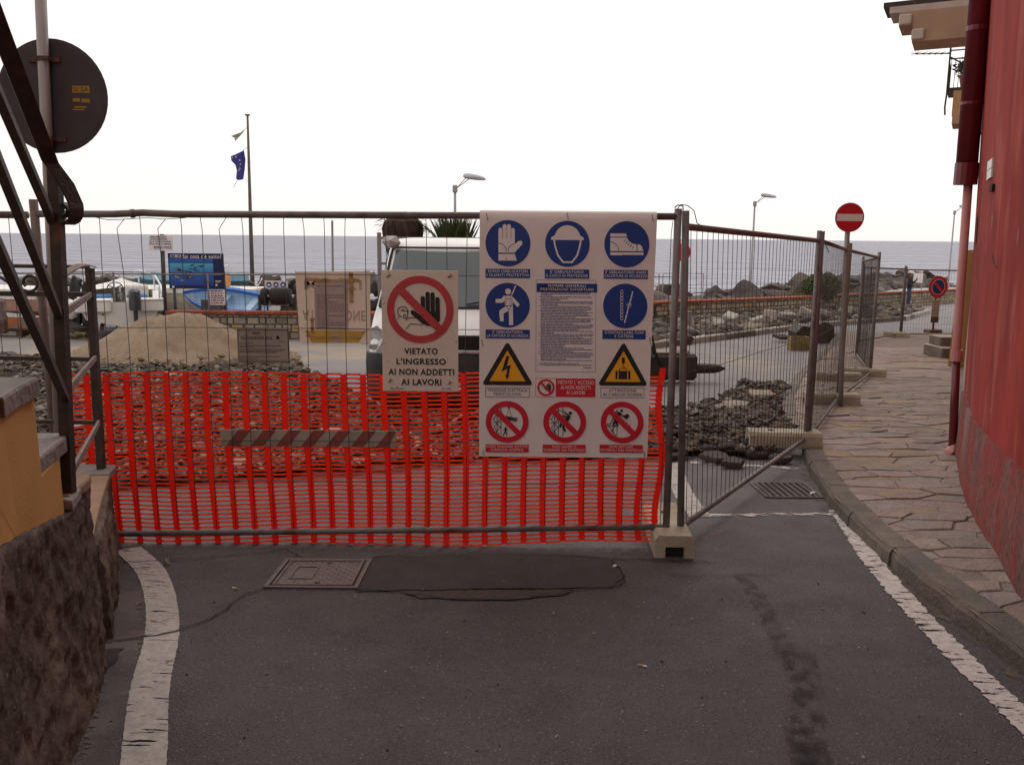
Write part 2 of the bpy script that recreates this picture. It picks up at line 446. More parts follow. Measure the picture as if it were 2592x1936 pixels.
def strip(name, cl, w, m, z=0.005, jag=0.0):
    P = []
    for (a, b), (c, d) in zip(cl, cl[1:]):
        k = max(2, int(math.hypot(c - a, d - b) / 0.03))
        P += [(a + (c - a) * i / k, b + (d - b) * i / k) for i in range(k)]
    P.append(cl[-1]); L, Q = [], []
    for i, p in enumerate(P):
        a, c = P[max(0, i - 2)], P[min(len(P) - 1, i + 2)]
        t = Vector((c[0] - a[0], c[1] - a[1])).normalized(); ww = w / 2
        j1, j2 = (rng.uniform(-jag, jag * .4), rng.uniform(-jag, jag * .4))
        L.append((p[0] - t.y * (ww + j1), p[1] + t.x * (ww + j1))); Q.append((p[0] + t.y * (ww + j2), p[1] - t.x * (ww + j2)))
    mb = MB(); mb.loft([[(x, y, gz(y) + z) for x, y in L], [(x, y, gz(y) + z) for x, y in Q]])
    return mb.build(name, m, road)
def smooth_line(k, n=14):
    out = []
    for i in range(len(k) - 1):
        p0, p1, p2, p3 = (Vector(k[max(0, min(len(k) - 1, i + j))]) for j in (-1, 0, 1, 2))
        for s in range(n):
            t = s / n
            out.append(tuple(0.5 * ((2 * p1) + (p2 - p0) * t + (2 * p0 - 5 * p1 + 4 * p2 - p3) * t * t + (3 * p1 - p0 - 3 * p2 + p3) * t ** 3)))
    return out + [k[-1]]
strip('painted_line', smooth_line([(-2.30, 4.98), (-2.02, 4.62), (-1.80, 4.22), (-1.60, 3.75), (-1.445, 3.25), (-1.29, 2.83), (-1.08, 2.3), (-0.7, 1.5)]), 0.15, M_LINE, jag=.003)
strip('painted_line', smooth_line([(2.34, 6.0), (2.275, 5.6), (2.17, 5.1), (2.08, 4.5), (2.01, 3.9), (1.96, 3.3), (1.92, 2.7), (1.88, 1.9)]), 0.125, M_LINE2, jag=.013)
strip('painted_line', [(1.28, 5.83), (2.33, 5.92)], 0.07, M_LINE3, jag=.02)
strip('painted_line', smooth_line([(1.32, 5.80), (1.33, 6.5), (1.42, 7.35), (1.48, 7.9)]), 0.16, M_LINE, jag=.008)
strip('painted_line', [(1.62, 7.62), (2.52, 7.38)], 0.10, M_LINE3, jag=.02)

# ---- repairs, cracks and stains in the lane
M_PATCH = mat('asphalt_repair', (0.052, 0.0445, 0.045), (0.068, 0.058, 0.0585), scale=6, bump=.9, bscale=220, rough=.8, spot=((.16, .14, .135), 130, .67))
M_PATCH2 = mat('gravelly_repair', (0.085, 0.068, 0.057), (0.055, 0.046, 0.041), scale=30, bump=.9, bscale=160, rough=.85)
M_CRACK = mat('crack_dirt', (0.010, 0.008, 0.008), (0.018, 0.014, 0.013), scale=20, rough=.95)
def sheet(name, poly, z, m, par=road):
    mb = MB(); mb.add([(x, y, gz(y) + z) for x, y in poly], [tuple(range(len(poly)))]); return mb.build(name, m, par)
def wob(poly, a, n=5):
    out = []
    for i, p in enumerate(poly):
        c = poly[(i + 1) % len(poly)]
        for k in range(n):
            t = k / n; out.append((p[0] + (c[0] - p[0]) * t + rng.uniform(-a, a), p[1] + (c[1] - p[1]) * t + rng.uniform(-a, a)))
    return out
patch_poly = wob([(-0.80, 4.30), (-0.55, 4.33), (-0.10, 4.36), (0.25, 4.37), (0.55, 4.41), (0.62, 4.55), (0.60, 4.86), (0.45, 4.93), (-0.1, 4.94), (-0.8, 4.88)], .012)
sheet('asphalt_patch', patch_poly, 0.005, M_PATCH)
sheet('asphalt_patch', wob([(-0.57, 4.28), (-0.45, 4.22), (-0.2, 4.20), (0.0, 4.205), (0.25, 4.27), (0.35, 4.35), (0.1, 4.345), (-0.3, 4.33)], .008), 0.006, M_PATCH2)
def crack(cl, w=0.008):
    P = []
    for (a, b), (c, d) in zip(cl, cl[1:]):
        k = max(2, int(math.hypot(c - a, d - b) / 0.035))
        P += [(a + (c - a) * i / k + rng.uniform(-.011, .011), b + (d - b) * i / k + rng.uniform(-.011, .011)) for i in range(k)]
    P.append(cl[-1]); strip('crack', P, w, M_CRACK, z=0.0085, jag=w * .4)
crack([(-2.0, 3.62), (-1.75, 3.66), (-1.55, 3.76), (-1.42, 3.95), (-1.37, 4.25), (-1.28, 4.33)], .011)
crack([(-2.25, 4.72), (-1.9, 4.78), (-1.45, 4.93), (-1.36, 5.0), (-1.2, 4.82)], .009)
crack([(-.83, 4.33), (-.57, 4.30), (-.2, 4.345), (.05, 4.37), (.3, 4.35), (.56, 4.40), (.63, 4.5), (.6, 4.86), (.85, 4.86), (1.2, 4.82)], .012)
crack([(-.8, 4.86), (-.6, 4.93), (.1, 4.95), (.6, 4.87)], .008)
crack([(-.57, 4.285), (-.3, 4.205), (.0, 4.20), (.3, 4.3)], .006)
crack([(.9, 4.58), (1.25, 4.60), (1.5, 4.62)], .005)
def stain_mat(name, colr, lo, hi, scale=5.0, rough=.5, dens=.75):
    m = bpy.data.materials.new(name); m.use_nodes = True
    n, l = m.node_tree.nodes, m.node_tree.links; b = n['Principled BSDF']; b.inputs['Base Color'].default_value = (*colr, 1); b.inputs['Roughness'].default_value = rough
    tc = n.new('ShaderNodeTexCoord'); t = n.new('ShaderNodeTexNoise'); t.inputs['Scale'].default_value = scale; t.inputs['Detail'].default_value = 8; l.new(tc.outputs['Object'], t.inputs['Vector'])
    r = n.new('ShaderNodeMapRange'); r.inputs[1].default_value = lo; r.inputs[2].default_value = hi; r.inputs[4].default_value = dens; l.new(t.outputs['Fac'], r.inputs[0])
    tr = n.new('ShaderNodeBsdfTransparent'); ms = n.new('ShaderNodeMixShader'); out = n['Material Output']
    l.new(r.outputs[0], ms.inputs[0]); l.new(tr.outputs[0], ms.inputs[1]); l.new(b.outputs[0], ms.inputs[2]); l.new(ms.outputs[0], out.inputs[0])
    return m
M_OIL = stain_mat('oil_stain', (0.021, 0.0175, 0.0165), .42, .66, 16, .9, .5)
M_SPRAY = stain_mat('red_marking_spray', (0.5, 0.05, 0.04), .52, .75, 9, .7, .45)
M_BITU = mat('fresh_bitumen', (0.012, 0.010, 0.010), (0.03, 0.025, 0.023), scale=30, bump=.9, bscale=150, rough=.7)
strip('oil_stain', smooth_line([(1.30, 4.62), (1.28, 4.2), (1.25, 3.85), (1.22, 3.6), (1.20, 3.3), (1.10, 3.0), (.98, 2.6)]), 0.10, M_OIL, z=0.010, jag=.012)
strip('oil_stain', smooth_line([(1.28, 3.6), (1.18, 3.2), (1.06, 2.85), (1.0, 2.4)]), 0.15, M_OIL, z=0.0115, jag=.012)
sheet('red_spray_mark', wob([(1.2, 5.35), (1.45, 5.33), (1.5, 5.6), (1.3, 5.62)], .05), 0.006, M_SPRAY)
sheet('red_spray_mark', wob([(1.1, 4.93), (1.45, 4.92), (1.45, 5.0), (1.1, 5.02)], .03), 0.006, M_SPRAY)
sheet('bitumen_patch', wob([(-1.85, 3.55), (-1.70, 3.58), (-1.68, 3.40), (-1.76, 3.36), (-1.83, 3.42)], .012), 0.0075, M_BITU)

# ---- pavement of split stone slabs with its kerb
M_BED = mat('mortar_bed', (0.235, 0.175, 0.145), (0.17, 0.127, 0.106), scale=5, bump=.4, bscale=120, rough=.9)
M_SLABS = [mat('split_slab_%d' % i, a, b, scale=9, bump=.75, bscale=38, rough=.8, rnd=.16, c3=c, s3=5, t3=(.56, .72)) for i, (a, b, c) in enumerate([
    ((0.285, 0.205, 0.17), (0.215, 0.155, 0.13), (0.30, 0.215, 0.16)),
    ((0.29, 0.225, 0.20), (0.23, 0.178, 0.16), (0.26, 0.19, 0.155)),
    ((0.30, 0.205, 0.13), (0.245, 0.168, 0.11), (0.26, 0.20, 0.165)),
    ((0.25, 0.187, 0.16), (0.20, 0.148, 0.127), (0.31, 0.235, 0.195))])]
pave = MB()
ys = [-6, 1, 3] + [4 + .5 * i for i in range(43)]
pave.loft([[(kx(y) + .02, y, gz(y) + KH - .008) for y in ys], [(max(fx(y), kx(y) + .25) + .3, y, gz(y) + KH - .008) for y in ys]])
pavement = pave.build('pavement', M_BED); tag(pavement, kind='structure', label='pavement of irregular split stone slabs beside the red house')
def voronoi_cell(c, others, clip):
    poly = list(clip)
    for o in others:
        mx, my, dx, dy = (c[0] + o[0]) / 2, (c[1] + o[1]) / 2, o[0] - c[0], o[1] - c[1]
        out = []
        for i, p in enumerate(poly):
            q = poly[(i + 1) % len(poly)]
            a, b = (p[0] - mx) * dx + (p[1] - my) * dy, (q[0] - mx) * dx + (q[1] - my) * dy
            if a <= 0: out.append(p)
            if a * b < 0: t = a / (a - b); out.append((p[0] + (q[0] - p[0]) * t, p[1] + (q[1] - p[1]) * t))
        poly = out
        if len(poly) < 3: return []
    return poly
def clip_half(poly, a, n):
    out = []
    for i, p in enumerate(poly):
        q = poly[(i + 1) % len(poly)]
        s, t = (p[0] - a[0]) * n[0] + (p[1] - a[1]) * n[1], (q[0] - a[0]) * n[0] + (q[1] - a[1]) * n[1]
        if s >= 0: out.append(p)
        if s * t < 0: k = s / (s - t); out.append((p[0] + (q[0] - p[0]) * k, p[1] + (q[1] - p[1]) * k))
    return out
def inset(poly, d):
    n = len(poly); cx, cy = sum(p[0] for p in poly) / n, sum(p[1] for p in poly) / n; out = []
    for p in poly:
        v = Vector((cx - p[0], cy - p[1])); L = v.length
        out.append((p[0] + v.x / L * d * 1.3, p[1] + v.y / L * d * 1.3) if L > d * 2 else p)
    return out
prng = random.Random(11)
def tri_area(p): return abs(sum(a[0] * b[1] - b[0] * a[1] for a, b in zip(p, p[1:] + p[:1]))) / 2
seeds = []; y = 2.4
while y < 19.5:
    dy = prng.uniform(.13, .20) if y < 6 else (prng.uniform(.16, .24) if y < 12 else prng.uniform(.3, .42))
    x = kx(y) - .3
    while x < fx(y) + .5:
        seeds.append((x + prng.uniform(-.12, .12), y + prng.uniform(-.07, .07) + (0 if y < 5.5 else prng.uniform(-.09, .09)))); x += prng.uniform(.25, .48) if y < 12 else prng.uniform(.5, .8)
    y += dy
K = 0.5                                   # slabs are longer across the pavement than along it
S2 = [(x * K, y) for x, y in seeds]; count = 0
for i, c in enumerate(S2):
    near = sorted((o for j, o in enumerate(S2) if j != i and abs(o[1] - c[1]) < 1.1 and abs(o[0] - c[0]) < 1.1), key=lambda o: (o[0] - c[0]) ** 2 + (o[1] - c[1]) ** 2)[:16]
    p = voronoi_cell(c, near, [(c[0] - .8, c[1] - .8), (c[0] + .8, c[1] - .8), (c[0] + .8, c[1] + .8), (c[0] - .8, c[1] + .8)])
    p = [(a / K, b) for a, b in p]
    if len(p) < 3: continue
    yc = c[1]; k0, k1 = (kx(yc - .3), yc - .3), (kx(yc + .3), yc + .3); t = Vector((k1[0] - k0[0], k1[1] - k0[1])).normalized()
    p = clip_half(p, (kx(yc) + .165, yc), (t.y, -t.x))
    if len(p) >= 3:
        k0, k1 = (fx(yc - .3), yc - .3), (fx(yc + .3), yc + .3); t = Vector((k1[0] - k0[0], k1[1] - k0[1])).normalized()
        p = clip_half(p, (fx(yc) + .01, yc), (-t.y, t.x))
    if len(p) < 3 or tri_area(p) < .006: continue
    p = inset([(a + prng.uniform(-.006, .006), b + prng.uniform(-.004, .004)) for a, b in p], .0035 + prng.uniform(0, .003)); h = KH + prng.uniform(-.006, .007); e = prng.uniform(-.02, .02)
    p = [q_ for q_ in p]
    cx_ = sum(q_[0] for q_ in p) / len(p); cy_ = sum(q_[1] for q_ in p) / len(p)
    mb = MB(); top = inset(p, .006)
    mb.loft([[(a, b, gz(b) + KH - .03) for a, b in p], [(a, b, gz(b) + h - .006 + e * (a - cx_)) for a, b in p], [(a, b, gz(b) + h + e * (a - cx_)) for a, b in top]], closed=True)
    k = len(p); mb.f.append(tuple(range(2 * k, 3 * k))); mb.m.append(0)
    mb.build('paving_slab', M_SLABS[prng.choice((0, 0, 0, 1, 1, 2, 3, 3, 3))], pavement); count += 1

M_KERB = mat('kerb_stone', (0.165, 0.125, 0.10), (0.105, 0.082, 0.067), scale=5, bump=.6, bscale=45, rough=.85, rnd=.12, c3=(0.10, 0.095, 0.075), s3=4, t3=(.5, .68))
kerb = empty('kerb', (2.2, 4.3, 0), kind='structure', label='weathered stone kerb along the split stone pavement')
y = 1.2; kr = random.Random(3)
while y < 24:
    y1 = y + kr.uniform(.75, 1.0)
    if not 7.7 < y < 9.4:
        ring = []
        for yy_ in [y + .006 + (y1 - y - .012) * k_ / 7 for k_ in range(8)]:
            x0 = kx(yy_); z0 = gz(yy_) + kr.uniform(-.004, .003); d = kr.uniform(-.010, .010)
            ring.append([(x0 + d, yy_, z0 - .05), (x0 + .008 + d, yy_, z0 + KH - .035), (x0 + .03 + d, yy_, z0 + KH), (x0 + .155, yy_, z0 + KH + .002), (x0 + .155, yy_, z0 - .05)])
        mb = MB(); mb.loft(ring, closed=True, caps=True); mb.build('kerb_stone', M_KERB, kerb)
    y = y1
# dirt and grit lying in the gutter
M_GRIT = stain_mat('gutter_dirt', (0.13, 0.09, 0.065), .42, .66, 9, .9, .8)
strip('gutter_dirt', [(kx(y_) - .035, y_) for y_ in (1.5, 2.5, 3.2, 4, 4.6, 5.2, 5.8, 6.4, 7, 7.4)], .09, M_GRIT, z=.004, jag=.04)
M_WASH = stain_mat('cement_wash', (0.13, 0.10, 0.097), .36, .62, 3.5, .8, .75)
strip('cement_wash', smooth_line([(-2.03, 4.5), (-1.90, 4.05), (-1.71, 3.62), (-1.53, 3.15), (-1.40, 2.75), (-1.25, 2.2)]), .15, M_WASH, z=.0035, jag=.03)
# ================================================================ the red house and its neighbours
M_RED = mat('red_lime_plaster', (0.40, 0.052, 0.040), (0.29, 0.034, 0.029), scale=2.2, rough=.92, bump=.10, bscale=70, stretch=(1.3, 1.3, .42), c3=(0.50, 0.15, 0.13), s3=4.0, t3=(.62, .80), spec=.2, wear=(((0.20, 0.026, 0.024), 1.1, (.48, .64), .8), ((0.48, 0.115, 0.09), 1.9, (.54, .64), .6), ((0.15, 0.032, 0.03), 11, (.58, .68), .6), ((0.50, 0.26, 0.22), 6.5, (.68, .73), .7)))
M_SOCLE = mat('flaking_red_socle', (0.30, 0.042, 0.038), (0.22, 0.10, 0.09), scale=4.5, rough=.95, bump=1.0, bscale=48, stretch=(1.2, 1.2, .5), c3=(0.12, 0.055, 0.05), s3=34, t3=(.47, .62), wear=(((0.27, 0.20, 0.18), 1.8, (.54, .66), .65), ((0.10, 0.06, 0.052), 3.5, (.55, .7), .6)), spec=.15, ramp=(.36, .64))
M_OCHRE = mat('shaded_ochre_plaster', (0.44, 0.28, 0.19), (0.37, 0.235, 0.16), scale=2.5, rough=.9, bump=.15, bscale=50)  # brown darkened to hold the shade on the balcony slabs
M_OCHRE2 = mat('bright_ochre_plaster', (0.54, 0.31, 0.15), (0.46, 0.26, 0.12), scale=2.5, rough=.9, bump=.15, bscale=50)
M_STONEW = mat('pale_corbel_stone', (0.55, 0.45, 0.40), (0.46, 0.37, 0.33), scale=5, rough=.85, bump=.2)
M_DKRED = mat('dark_red_pipe_paint', (0.17, 0.012, 0.018), (0.12, 0.008, 0.013), scale=8, rough=.35, c3=(0.33, 0.10, 0.11), s3=9, t3=(.62, .72), stretch=(1, 1, .4), spec=.6)
M_PINKP = mat('pink_pipe_paint', (0.62, 0.30, 0.28), (0.52, 0.20, 0.19), scale=6, rough=.6, stretch=(1, 1, .3))
M_IRON = mat('dark_wrought_iron', (0.030, 0.022, 0.020), (0.055, 0.035, 0.028), scale=20, rough=.6, bump=.3, bscale=120, c3=(0.13, 0.055, 0.03), s3=9, t3=(.56, .72))
M_WHITE = mat('white_enamel', (0.78, 0.76, 0.74), (0.70, 0.67, 0.64), scale=12, rough=.4)
M_BLACK = mat('black_print', (0.014, 0.013, 0.013), (0.02, 0.018, 0.018), scale=20, rough=.6)

house = empty('red_house', (3.4, 6.0, gz(6)), 'tall red plastered house with a flaking socle and a drain pipe on its corner', 'house')
face = [(2.32, -8), (2.32, 0), (2.32, 2.4), (2.37, 3.3), (2.55, 4.08), (2.80, 4.72), (3.02, 5.35), (3.25, 5.93), (3.50, 6.5), (3.79, 7.1), (4.07, 7.7)]
outline = face + [(6.2, 8.9), (10.5, 6), (10.5, -8)]
def lean(x, y, z):                       # the old wall leans a little over the lane
    return (x - .030 * (z - .5), y, z)
mb = MB(); zs = [-.5, .6, 2, 4, 6.5, 9.0]
mb.loft([[lean(x, y, z) for x, y in outline] for z in zs], closed=True, caps=True)
auto_smooth(mb.build('wall', M_RED, house), 28)
mb = MB(); r0, r1, r2 = [], [], []
for i, (x, y) in enumerate(face):
    a, c = face[max(0, i - 1)], face[min(len(face) - 1, i + 1)]; t = Vector((c[0] - a[0], c[1] - a[1])).normalized(); nn = (-t.y, t.x); zt = gz(y) + .66
    r0.append((x + nn[0] * .035, y + nn[1] * .035, gz(y) - .1)); r1.append((x - .030 * (zt - .5) + nn[0] * .022, y + nn[1] * .022, zt)); r2.append((x - .030 * (zt - .5) - nn[0] * .05, y - nn[1] * .05, zt + .012))
mb.loft([r0, r1, r2]); mb.build('socle', M_SOCLE, house, smooth=True)
mb = MB(); mb.box((6.4, 0.2, 9.15), (9.2, 18, .3)); mb.build('roof', M_STONEW, house)
# drain pipe: thick upper length, thin lower length, collars and a wall hook
PX, PY = 3.93, 7.66
pipe = MB(); pipe.tube([(PX - .125, PY - .02, 9.0), (PX - .055, PY - .02, 2.42)], .088, 14)
dp = pipe.build('drain_pipe', M_DKRED, house, smooth=True)
for z, h, r in ((2.44, .09, .096), (3.02, .012, .094), (3.62, .02, .095), (5.4, .02, .095)):
    mb = MB(); mb.tube([(PX - .055 - .0106 * (z - 2.42), PY - .02, z - h), (PX - .055 - .0106 * (z - 2.42), PY - .02, z + h)], r, 14); mb.build('collar', M_DKRED, dp)
mb = MB(); mb.tube([(PX - .03, PY - .02, 2.42), (PX + .012, PY, .92), (PX + .02, PY, .88)], .037, 12); lp = mb.build('drain_pipe', M_PINKP, house, smooth=True)
mb = MB(); mb.tube([(PX + .018, PY, .92), (PX + .02, PY, .82)], .05, 12); mb.build('collar', M_PINKP, lp)
mb = MB(); mb.tube([(PX + .02, PY, .85), (PX + .06, PY - .01, gz(7.6) + .1)], .036, 12); mb.build('drain_pipe', M_DKRED, house, smooth=True)
mb = MB(); mb.tube([(PX - .02, PY - .05, 2.78), (PX + .12, PY - .10, 2.79)], .012, 6); mb.build('pipe_hook', M_WHITE, house)
# on the wall: number plate, small niche, sprayed mark, worn bracket
def on_wall(y, z, off=.004):
    """point on the red wall's face and its outward normal"""
    x = lerp_line(face, y); t = Vector((lerp_line(face, y + .2) - lerp_line(face, y - .2), .4)).normalized()
    return Vector((x - .030 * (z - .5) - t.y * off, y + t.x * off, z)), t
def wall_quad(mb, y0, y1, z0, z1, off):
    P = []
    for y, z in ((y0, z0), (y1, z0), (y1, z1), (y0, z1)):
        p, _ = on_wall(y, z, off); q, _ = on_wall(y, z, -.03); P.append((p, q))
    mb.add([a for a, _ in P] + [b for _, b in P], [(3, 2, 1, 0), (4, 5, 6, 7), (0, 1, 5, 4), (1, 2, 6, 5), (2, 3, 7, 6), (3, 0, 4, 7)])
for k in range(2):
    mb = MB(); wall_quad(mb, 6.02, 6.32, 2.30 + k * .066, 2.36 + k * .066, .012); mb.build('number_plate', M_WHITE, house)
mb = MB(); wall_quad(mb, 7.28, 7.44, 1.93, 2.06, .006); P = []
mb2 = MB()
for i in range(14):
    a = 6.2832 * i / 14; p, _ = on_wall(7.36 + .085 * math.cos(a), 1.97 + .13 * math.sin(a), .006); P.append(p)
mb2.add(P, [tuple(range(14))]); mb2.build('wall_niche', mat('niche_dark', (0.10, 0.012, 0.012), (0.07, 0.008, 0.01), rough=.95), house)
mb = MB()
def wall_stroke(mb, pts, w):
    for (a, b), (c, d) in zip(pts, pts[1:]):
        t = Vector((c - a, d - b)).normalized(); n_ = (-t.y * w, t.x * w)
        q = [on_wall(a + n_[0], b + n_[1], .005)[0], on_wall(c + n_[0], d + n_[1], .005)[0], on_wall(c - n_[0], d - n_[1], .005)[0], on_wall(a - n_[0], b - n_[1], .005)[0]]
        mb.add(q, [(0, 1, 2, 3)])
wall_stroke(mb, [(5.78, 1.79), (5.67, 1.73)], .006); wall_stroke(mb, [(5.67, 1.725), (5.67, 1.78)], .006); wall_stroke(mb, [(5.65, 1.72), (5.51, 1.71)], .006); wall_stroke(mb, [(5.51, 1.716), (5.51, 1.78)], .006)
mb.build('sprayed_mark', M_BLACK, house)
mb = MB()
for k in range(3): p, _ = on_wall(5.86 + k * .04, 2.22, .012); mb.box(p, (.02, .012, .05))
mb.build('wall_bracket', M_IRON, house)

# ochre house standing back along the pavement, only its balconies show past the red corner
oh = empty('ochre_house', (9.0, 16.5, gz(16)), 'ochre house with corbelled balconies showing past the red corner', 'house')
fl = [(4.75, 8.9), (7.62, 14.5), (11.55, 22.0), (14.6, 27.8)]
mb = MB(); o2 = fl + [(20, 25), (12, 9)]
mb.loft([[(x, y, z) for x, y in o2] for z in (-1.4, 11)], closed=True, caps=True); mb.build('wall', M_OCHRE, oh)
td = Vector((3.93, 7.5)).normalized()                      # along the facade
def fac(s, d):                                             # s metres along from y 15, d metres out over the street
    return (7.88 + td.x * s - td.y * d, 15 + td.y * s + td.x * d)
def balc(s0, s1, d, z0, z1): return [fac(s0, -.1), fac(s0, d), fac(s1, d), fac(s1, -.1)], z0, z1
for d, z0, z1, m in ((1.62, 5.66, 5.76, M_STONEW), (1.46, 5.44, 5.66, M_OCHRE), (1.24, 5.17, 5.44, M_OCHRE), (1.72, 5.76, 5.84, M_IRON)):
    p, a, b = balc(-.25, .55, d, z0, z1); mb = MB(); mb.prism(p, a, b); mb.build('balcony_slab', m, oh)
for s_, d, z in ((-.24, 1.36, 5.53), (-.24, 1.15, 5.28)):
    x, y = fac(s_, d); mb = MB(); mb.bbox((x, y, z), (.2, .12, .17), .02, rz=math.atan2(td.y, td.x) - R(90)); mb.build('corbel_stone', M_STONEW, oh)
b2 = fac(8.3, .85)
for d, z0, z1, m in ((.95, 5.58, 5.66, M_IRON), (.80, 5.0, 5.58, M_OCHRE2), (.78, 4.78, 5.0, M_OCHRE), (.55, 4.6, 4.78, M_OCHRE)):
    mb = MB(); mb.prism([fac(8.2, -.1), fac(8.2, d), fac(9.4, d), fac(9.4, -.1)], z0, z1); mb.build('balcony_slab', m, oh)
rail = MB(); x, y = fac(8.2, .95); rail.tube([(x, y, 5.0), (x - .02, y, 5.2), (x, y, 5.5), (x, y, 6.95)], .022, 6)
for z in (6.35, 6.55): rail.tube([(x, y, z), (*fac(8.2, .0), z)], .018, 6)
rail.tube([(x, y, 6.9), (*fac(8.2, .3), 6.45)], .018, 6); rail.tube([(x, y, 6.4), (*fac(8.2, .3), 6.0)], .018, 6)
for k in range(9): a = fac(8.2, .9 - k * .09); rail.tube([(*a, 5.66), (*a, 6.35)], .008, 5)
for k in range(12): a = fac(8.3 + k * .1, .95); rail.tube([(*a, 5.66), (*a, 6.35)], .008, 5)
rail.build('balcony_railing', M_IRON, oh)
# aerial and plant on that balcony
an = MB(); an.tube([(x, y, 6.48), (x - 1.0, y - .3, 6.40)], .014, 6)
for k in range(6):
    px_, py_ = x - .12 - k * .17, y - .04 - k * .05; an.tube([(px_ - .06, py_ + .16, 6.48 - k * .012), (px_ + .06, py_ - .16, 6.48 - k * .012)], .008, 5)
for k, (dx, dz) in enumerate(((-1.0, .02), (-.95, .3), (-.6, .28))): an.tube([(x - 1.0, y - .3, 6.40), (x + dx - .12, y - .34, 6.40 + dz)], .006, 5)
tag(an.build('television_aerial', M_IRON, origin=(x, y, 6.48)), 'thin rusty television aerial fixed to the railed balcony', 'aerial')
M_LEAF = mat('dark_leaf', (0.030, 0.055, 0.018), (0.055, 0.085, 0.03), scale=9, rough=.6, rnd=.1)
M_POT = mat('terracotta', (0.36, 0.13, 0.075), (0.28, 0.10, 0.06), scale=8, rough=.85)
def leaf_cloud(mb, c, rad, n, size, g, up=0.0):
    for _ in range(n):
        d = Vector((g.gauss(0, 1), g.gauss(0, 1), g.gauss(0, 1))).normalized() * (g.random() ** .45)
        p = Vector(c) + Vector((d.x * rad[0], d.y * rad[1], d.z * rad[2])); t = Vector((g.uniform(-1, 1), g.uniform(-1, 1), g.uniform(-.6, 1) + up)).normalized()
        sde = t.cross(Vector((g.uniform(-1, 1), g.uniform(-1, 1), g.uniform(-1, 1)))).normalized(); L = size * g.uniform(.6, 1.3)
        mb.add([p, p + t * L * .5 + sde * L * .22, p + t * L, p + t * L * .5 - sde * L * .22], [(0, 1, 2, 3)])
bx, by = fac(8.45, .55)
pl = empty('potted_plant', (bx, by, 5.66), 'bushy plant in a clay pot on the railed balcony', 'plant')
mb = MB(); mb.lathe([(.11, 5.66), (.16, 5.92), (.18, 5.93), (.18, 5.98), (.14, 5.98)], (bx, by, 0)); mb.build('pot', M_POT, pl)
mb = MB(); mb.tube([(bx, by, 5.9), (bx + .02, by, 6.1)], .02, 5); mb.build('stem', M_IRON, pl)
mb = MB(); leaf_cloud(mb, (bx, by, 6.16), (.3, .3, .22), 420, .1, random.Random(5)); mb.build('foliage', M_LEAF, pl)

# low ochre pillar and the two concrete steps by it
pc = (8.14, 15.72)
po = MB()
po.extr([(-.22, -.75), (.30, -.75), (.30, 1.72), (-.02, 1.72), (-.09, 1.68), (-.13, 1.60), (-.14, 1.5)], lambda u, w: (pc[0] + u + .03, pc[1], w), lambda u, w: (pc[0] + u + .45, pc[1] + .5, w))
o = po.build('wall_pillar', M_OCHRE2, origin=(pc[0], pc[1], gz(16.5))); tag(o, 'bright ochre plastered pillar ending the garden wall beside the drain pipe', 'pillar')
M_STEP = mat('step_concrete', (0.13, 0.105, 0.08), (0.20, 0.165, 0.135), scale=4, rough=.95, bump=.5, bscale=40)  # step bodies, darker than the treads
M_STEPT = mat('pale_step_top', (0.42, 0.33, 0.29), (0.33, 0.26, 0.225), scale=4, rough=.9, bump=.3)
st = empty('concrete_steps', (8.9, 17.8, gz(17.8) + KH), 'two short concrete steps below the no parking sign', 'steps')
zb = gz(17.3) + KH - .02
for k, (x0, y0, h, w) in enumerate(((8.62, 17.3, .21, 1.2), (8.72, 17.6, .40, 1.1))):
    mb = MB(); mb.bbox((x0 + w / 2, y0 + (.4 if not k else .25), zb + h / 2), (w, .8 if not k else .5, h), .02); s_ = mb.build('step', M_STEP, st)
    mb = MB(); mb.bbox((x0 + w / 2, y0 + (.4 if not k else .25), zb + h + .008), (w + .02, .82 if not k else .52, .02), .008); mb.build('tread', M_STEPT, s_)

# ================================================================ the stepped stair wall with its iron rail
M_YEL = mat('yellow_lime_plaster', (0.50, 0.275, 0.092), (0.43, 0.232, 0.075), scale=2.2, rough=.92, bump=.12, bscale=90, c3=(0.46, 0.235, 0.085), s3=1.8, t3=(.55, .8), spec=.2)
M_ROUGH = mat('blackened_rough_render', (0.105, 0.079, 0.063), (0.066, 0.049, 0.041), scale=14.0, rough=.97, bump=.45, bscale=32, c3=(0.165, 0.125, 0.098), s3=2.2, t3=(.50, .68), spec=.12, spot=((.20, .16, .13), 60, .66), detail=9.0)
M_SLATE = mat('slate_slab', (0.235, 0.20, 0.182), (0.17, 0.143, 0.13), scale=5, rough=.75, bump=.5, bscale=30, c3=(0.27, 0.20, 0.15), s3=4, t3=(.56, .74), rnd=.1)
M_COPE = mat('brown_coping_slab', (0.30, 0.185, 0.12), (0.22, 0.135, 0.09), scale=5, rough=.85, bump=.4, bscale=30)
sw = empty('stair_wall', (-1.7, 3.2, gz(3.2)), 'stepped yellow stair wall on a blackened stone base with slate caps', 'wall')
CONTACT = [(-0.95, 1.1), (-1.22, 1.95), (-1.36, 2.30), (-1.48, 2.72), (-1.55, 2.97), (-1.645, 3.28), (-1.825, 3.76), (-2.05, 4.31), (-2.16, 4.56), (-2.315, 4.88), (-2.35, 5.0)]
cx_at = lambda y: lerp_line(CONTACT, y)
prof = [(3.05, .80), (3.05, 1.068), (2.80, 1.072), (2.80, 1.345), (2.45, 1.345), (2.45, 1.63), (2.10, 1.63), (2.10, 1.92), (1.6, 1.92), (1.6, 2.2), (1.1, 2.2), (1.1, 1.2), (1.95, 1.05), (2.5, .93)]
mb = MB(); mb.extr(prof, lambda u, w: (cx_at(u) - .058 - .02 * (w - .9), u, w), lambda u, w: (cx_at(u) - .50, u, w)); mb.build('plaster', M_YEL, sw)
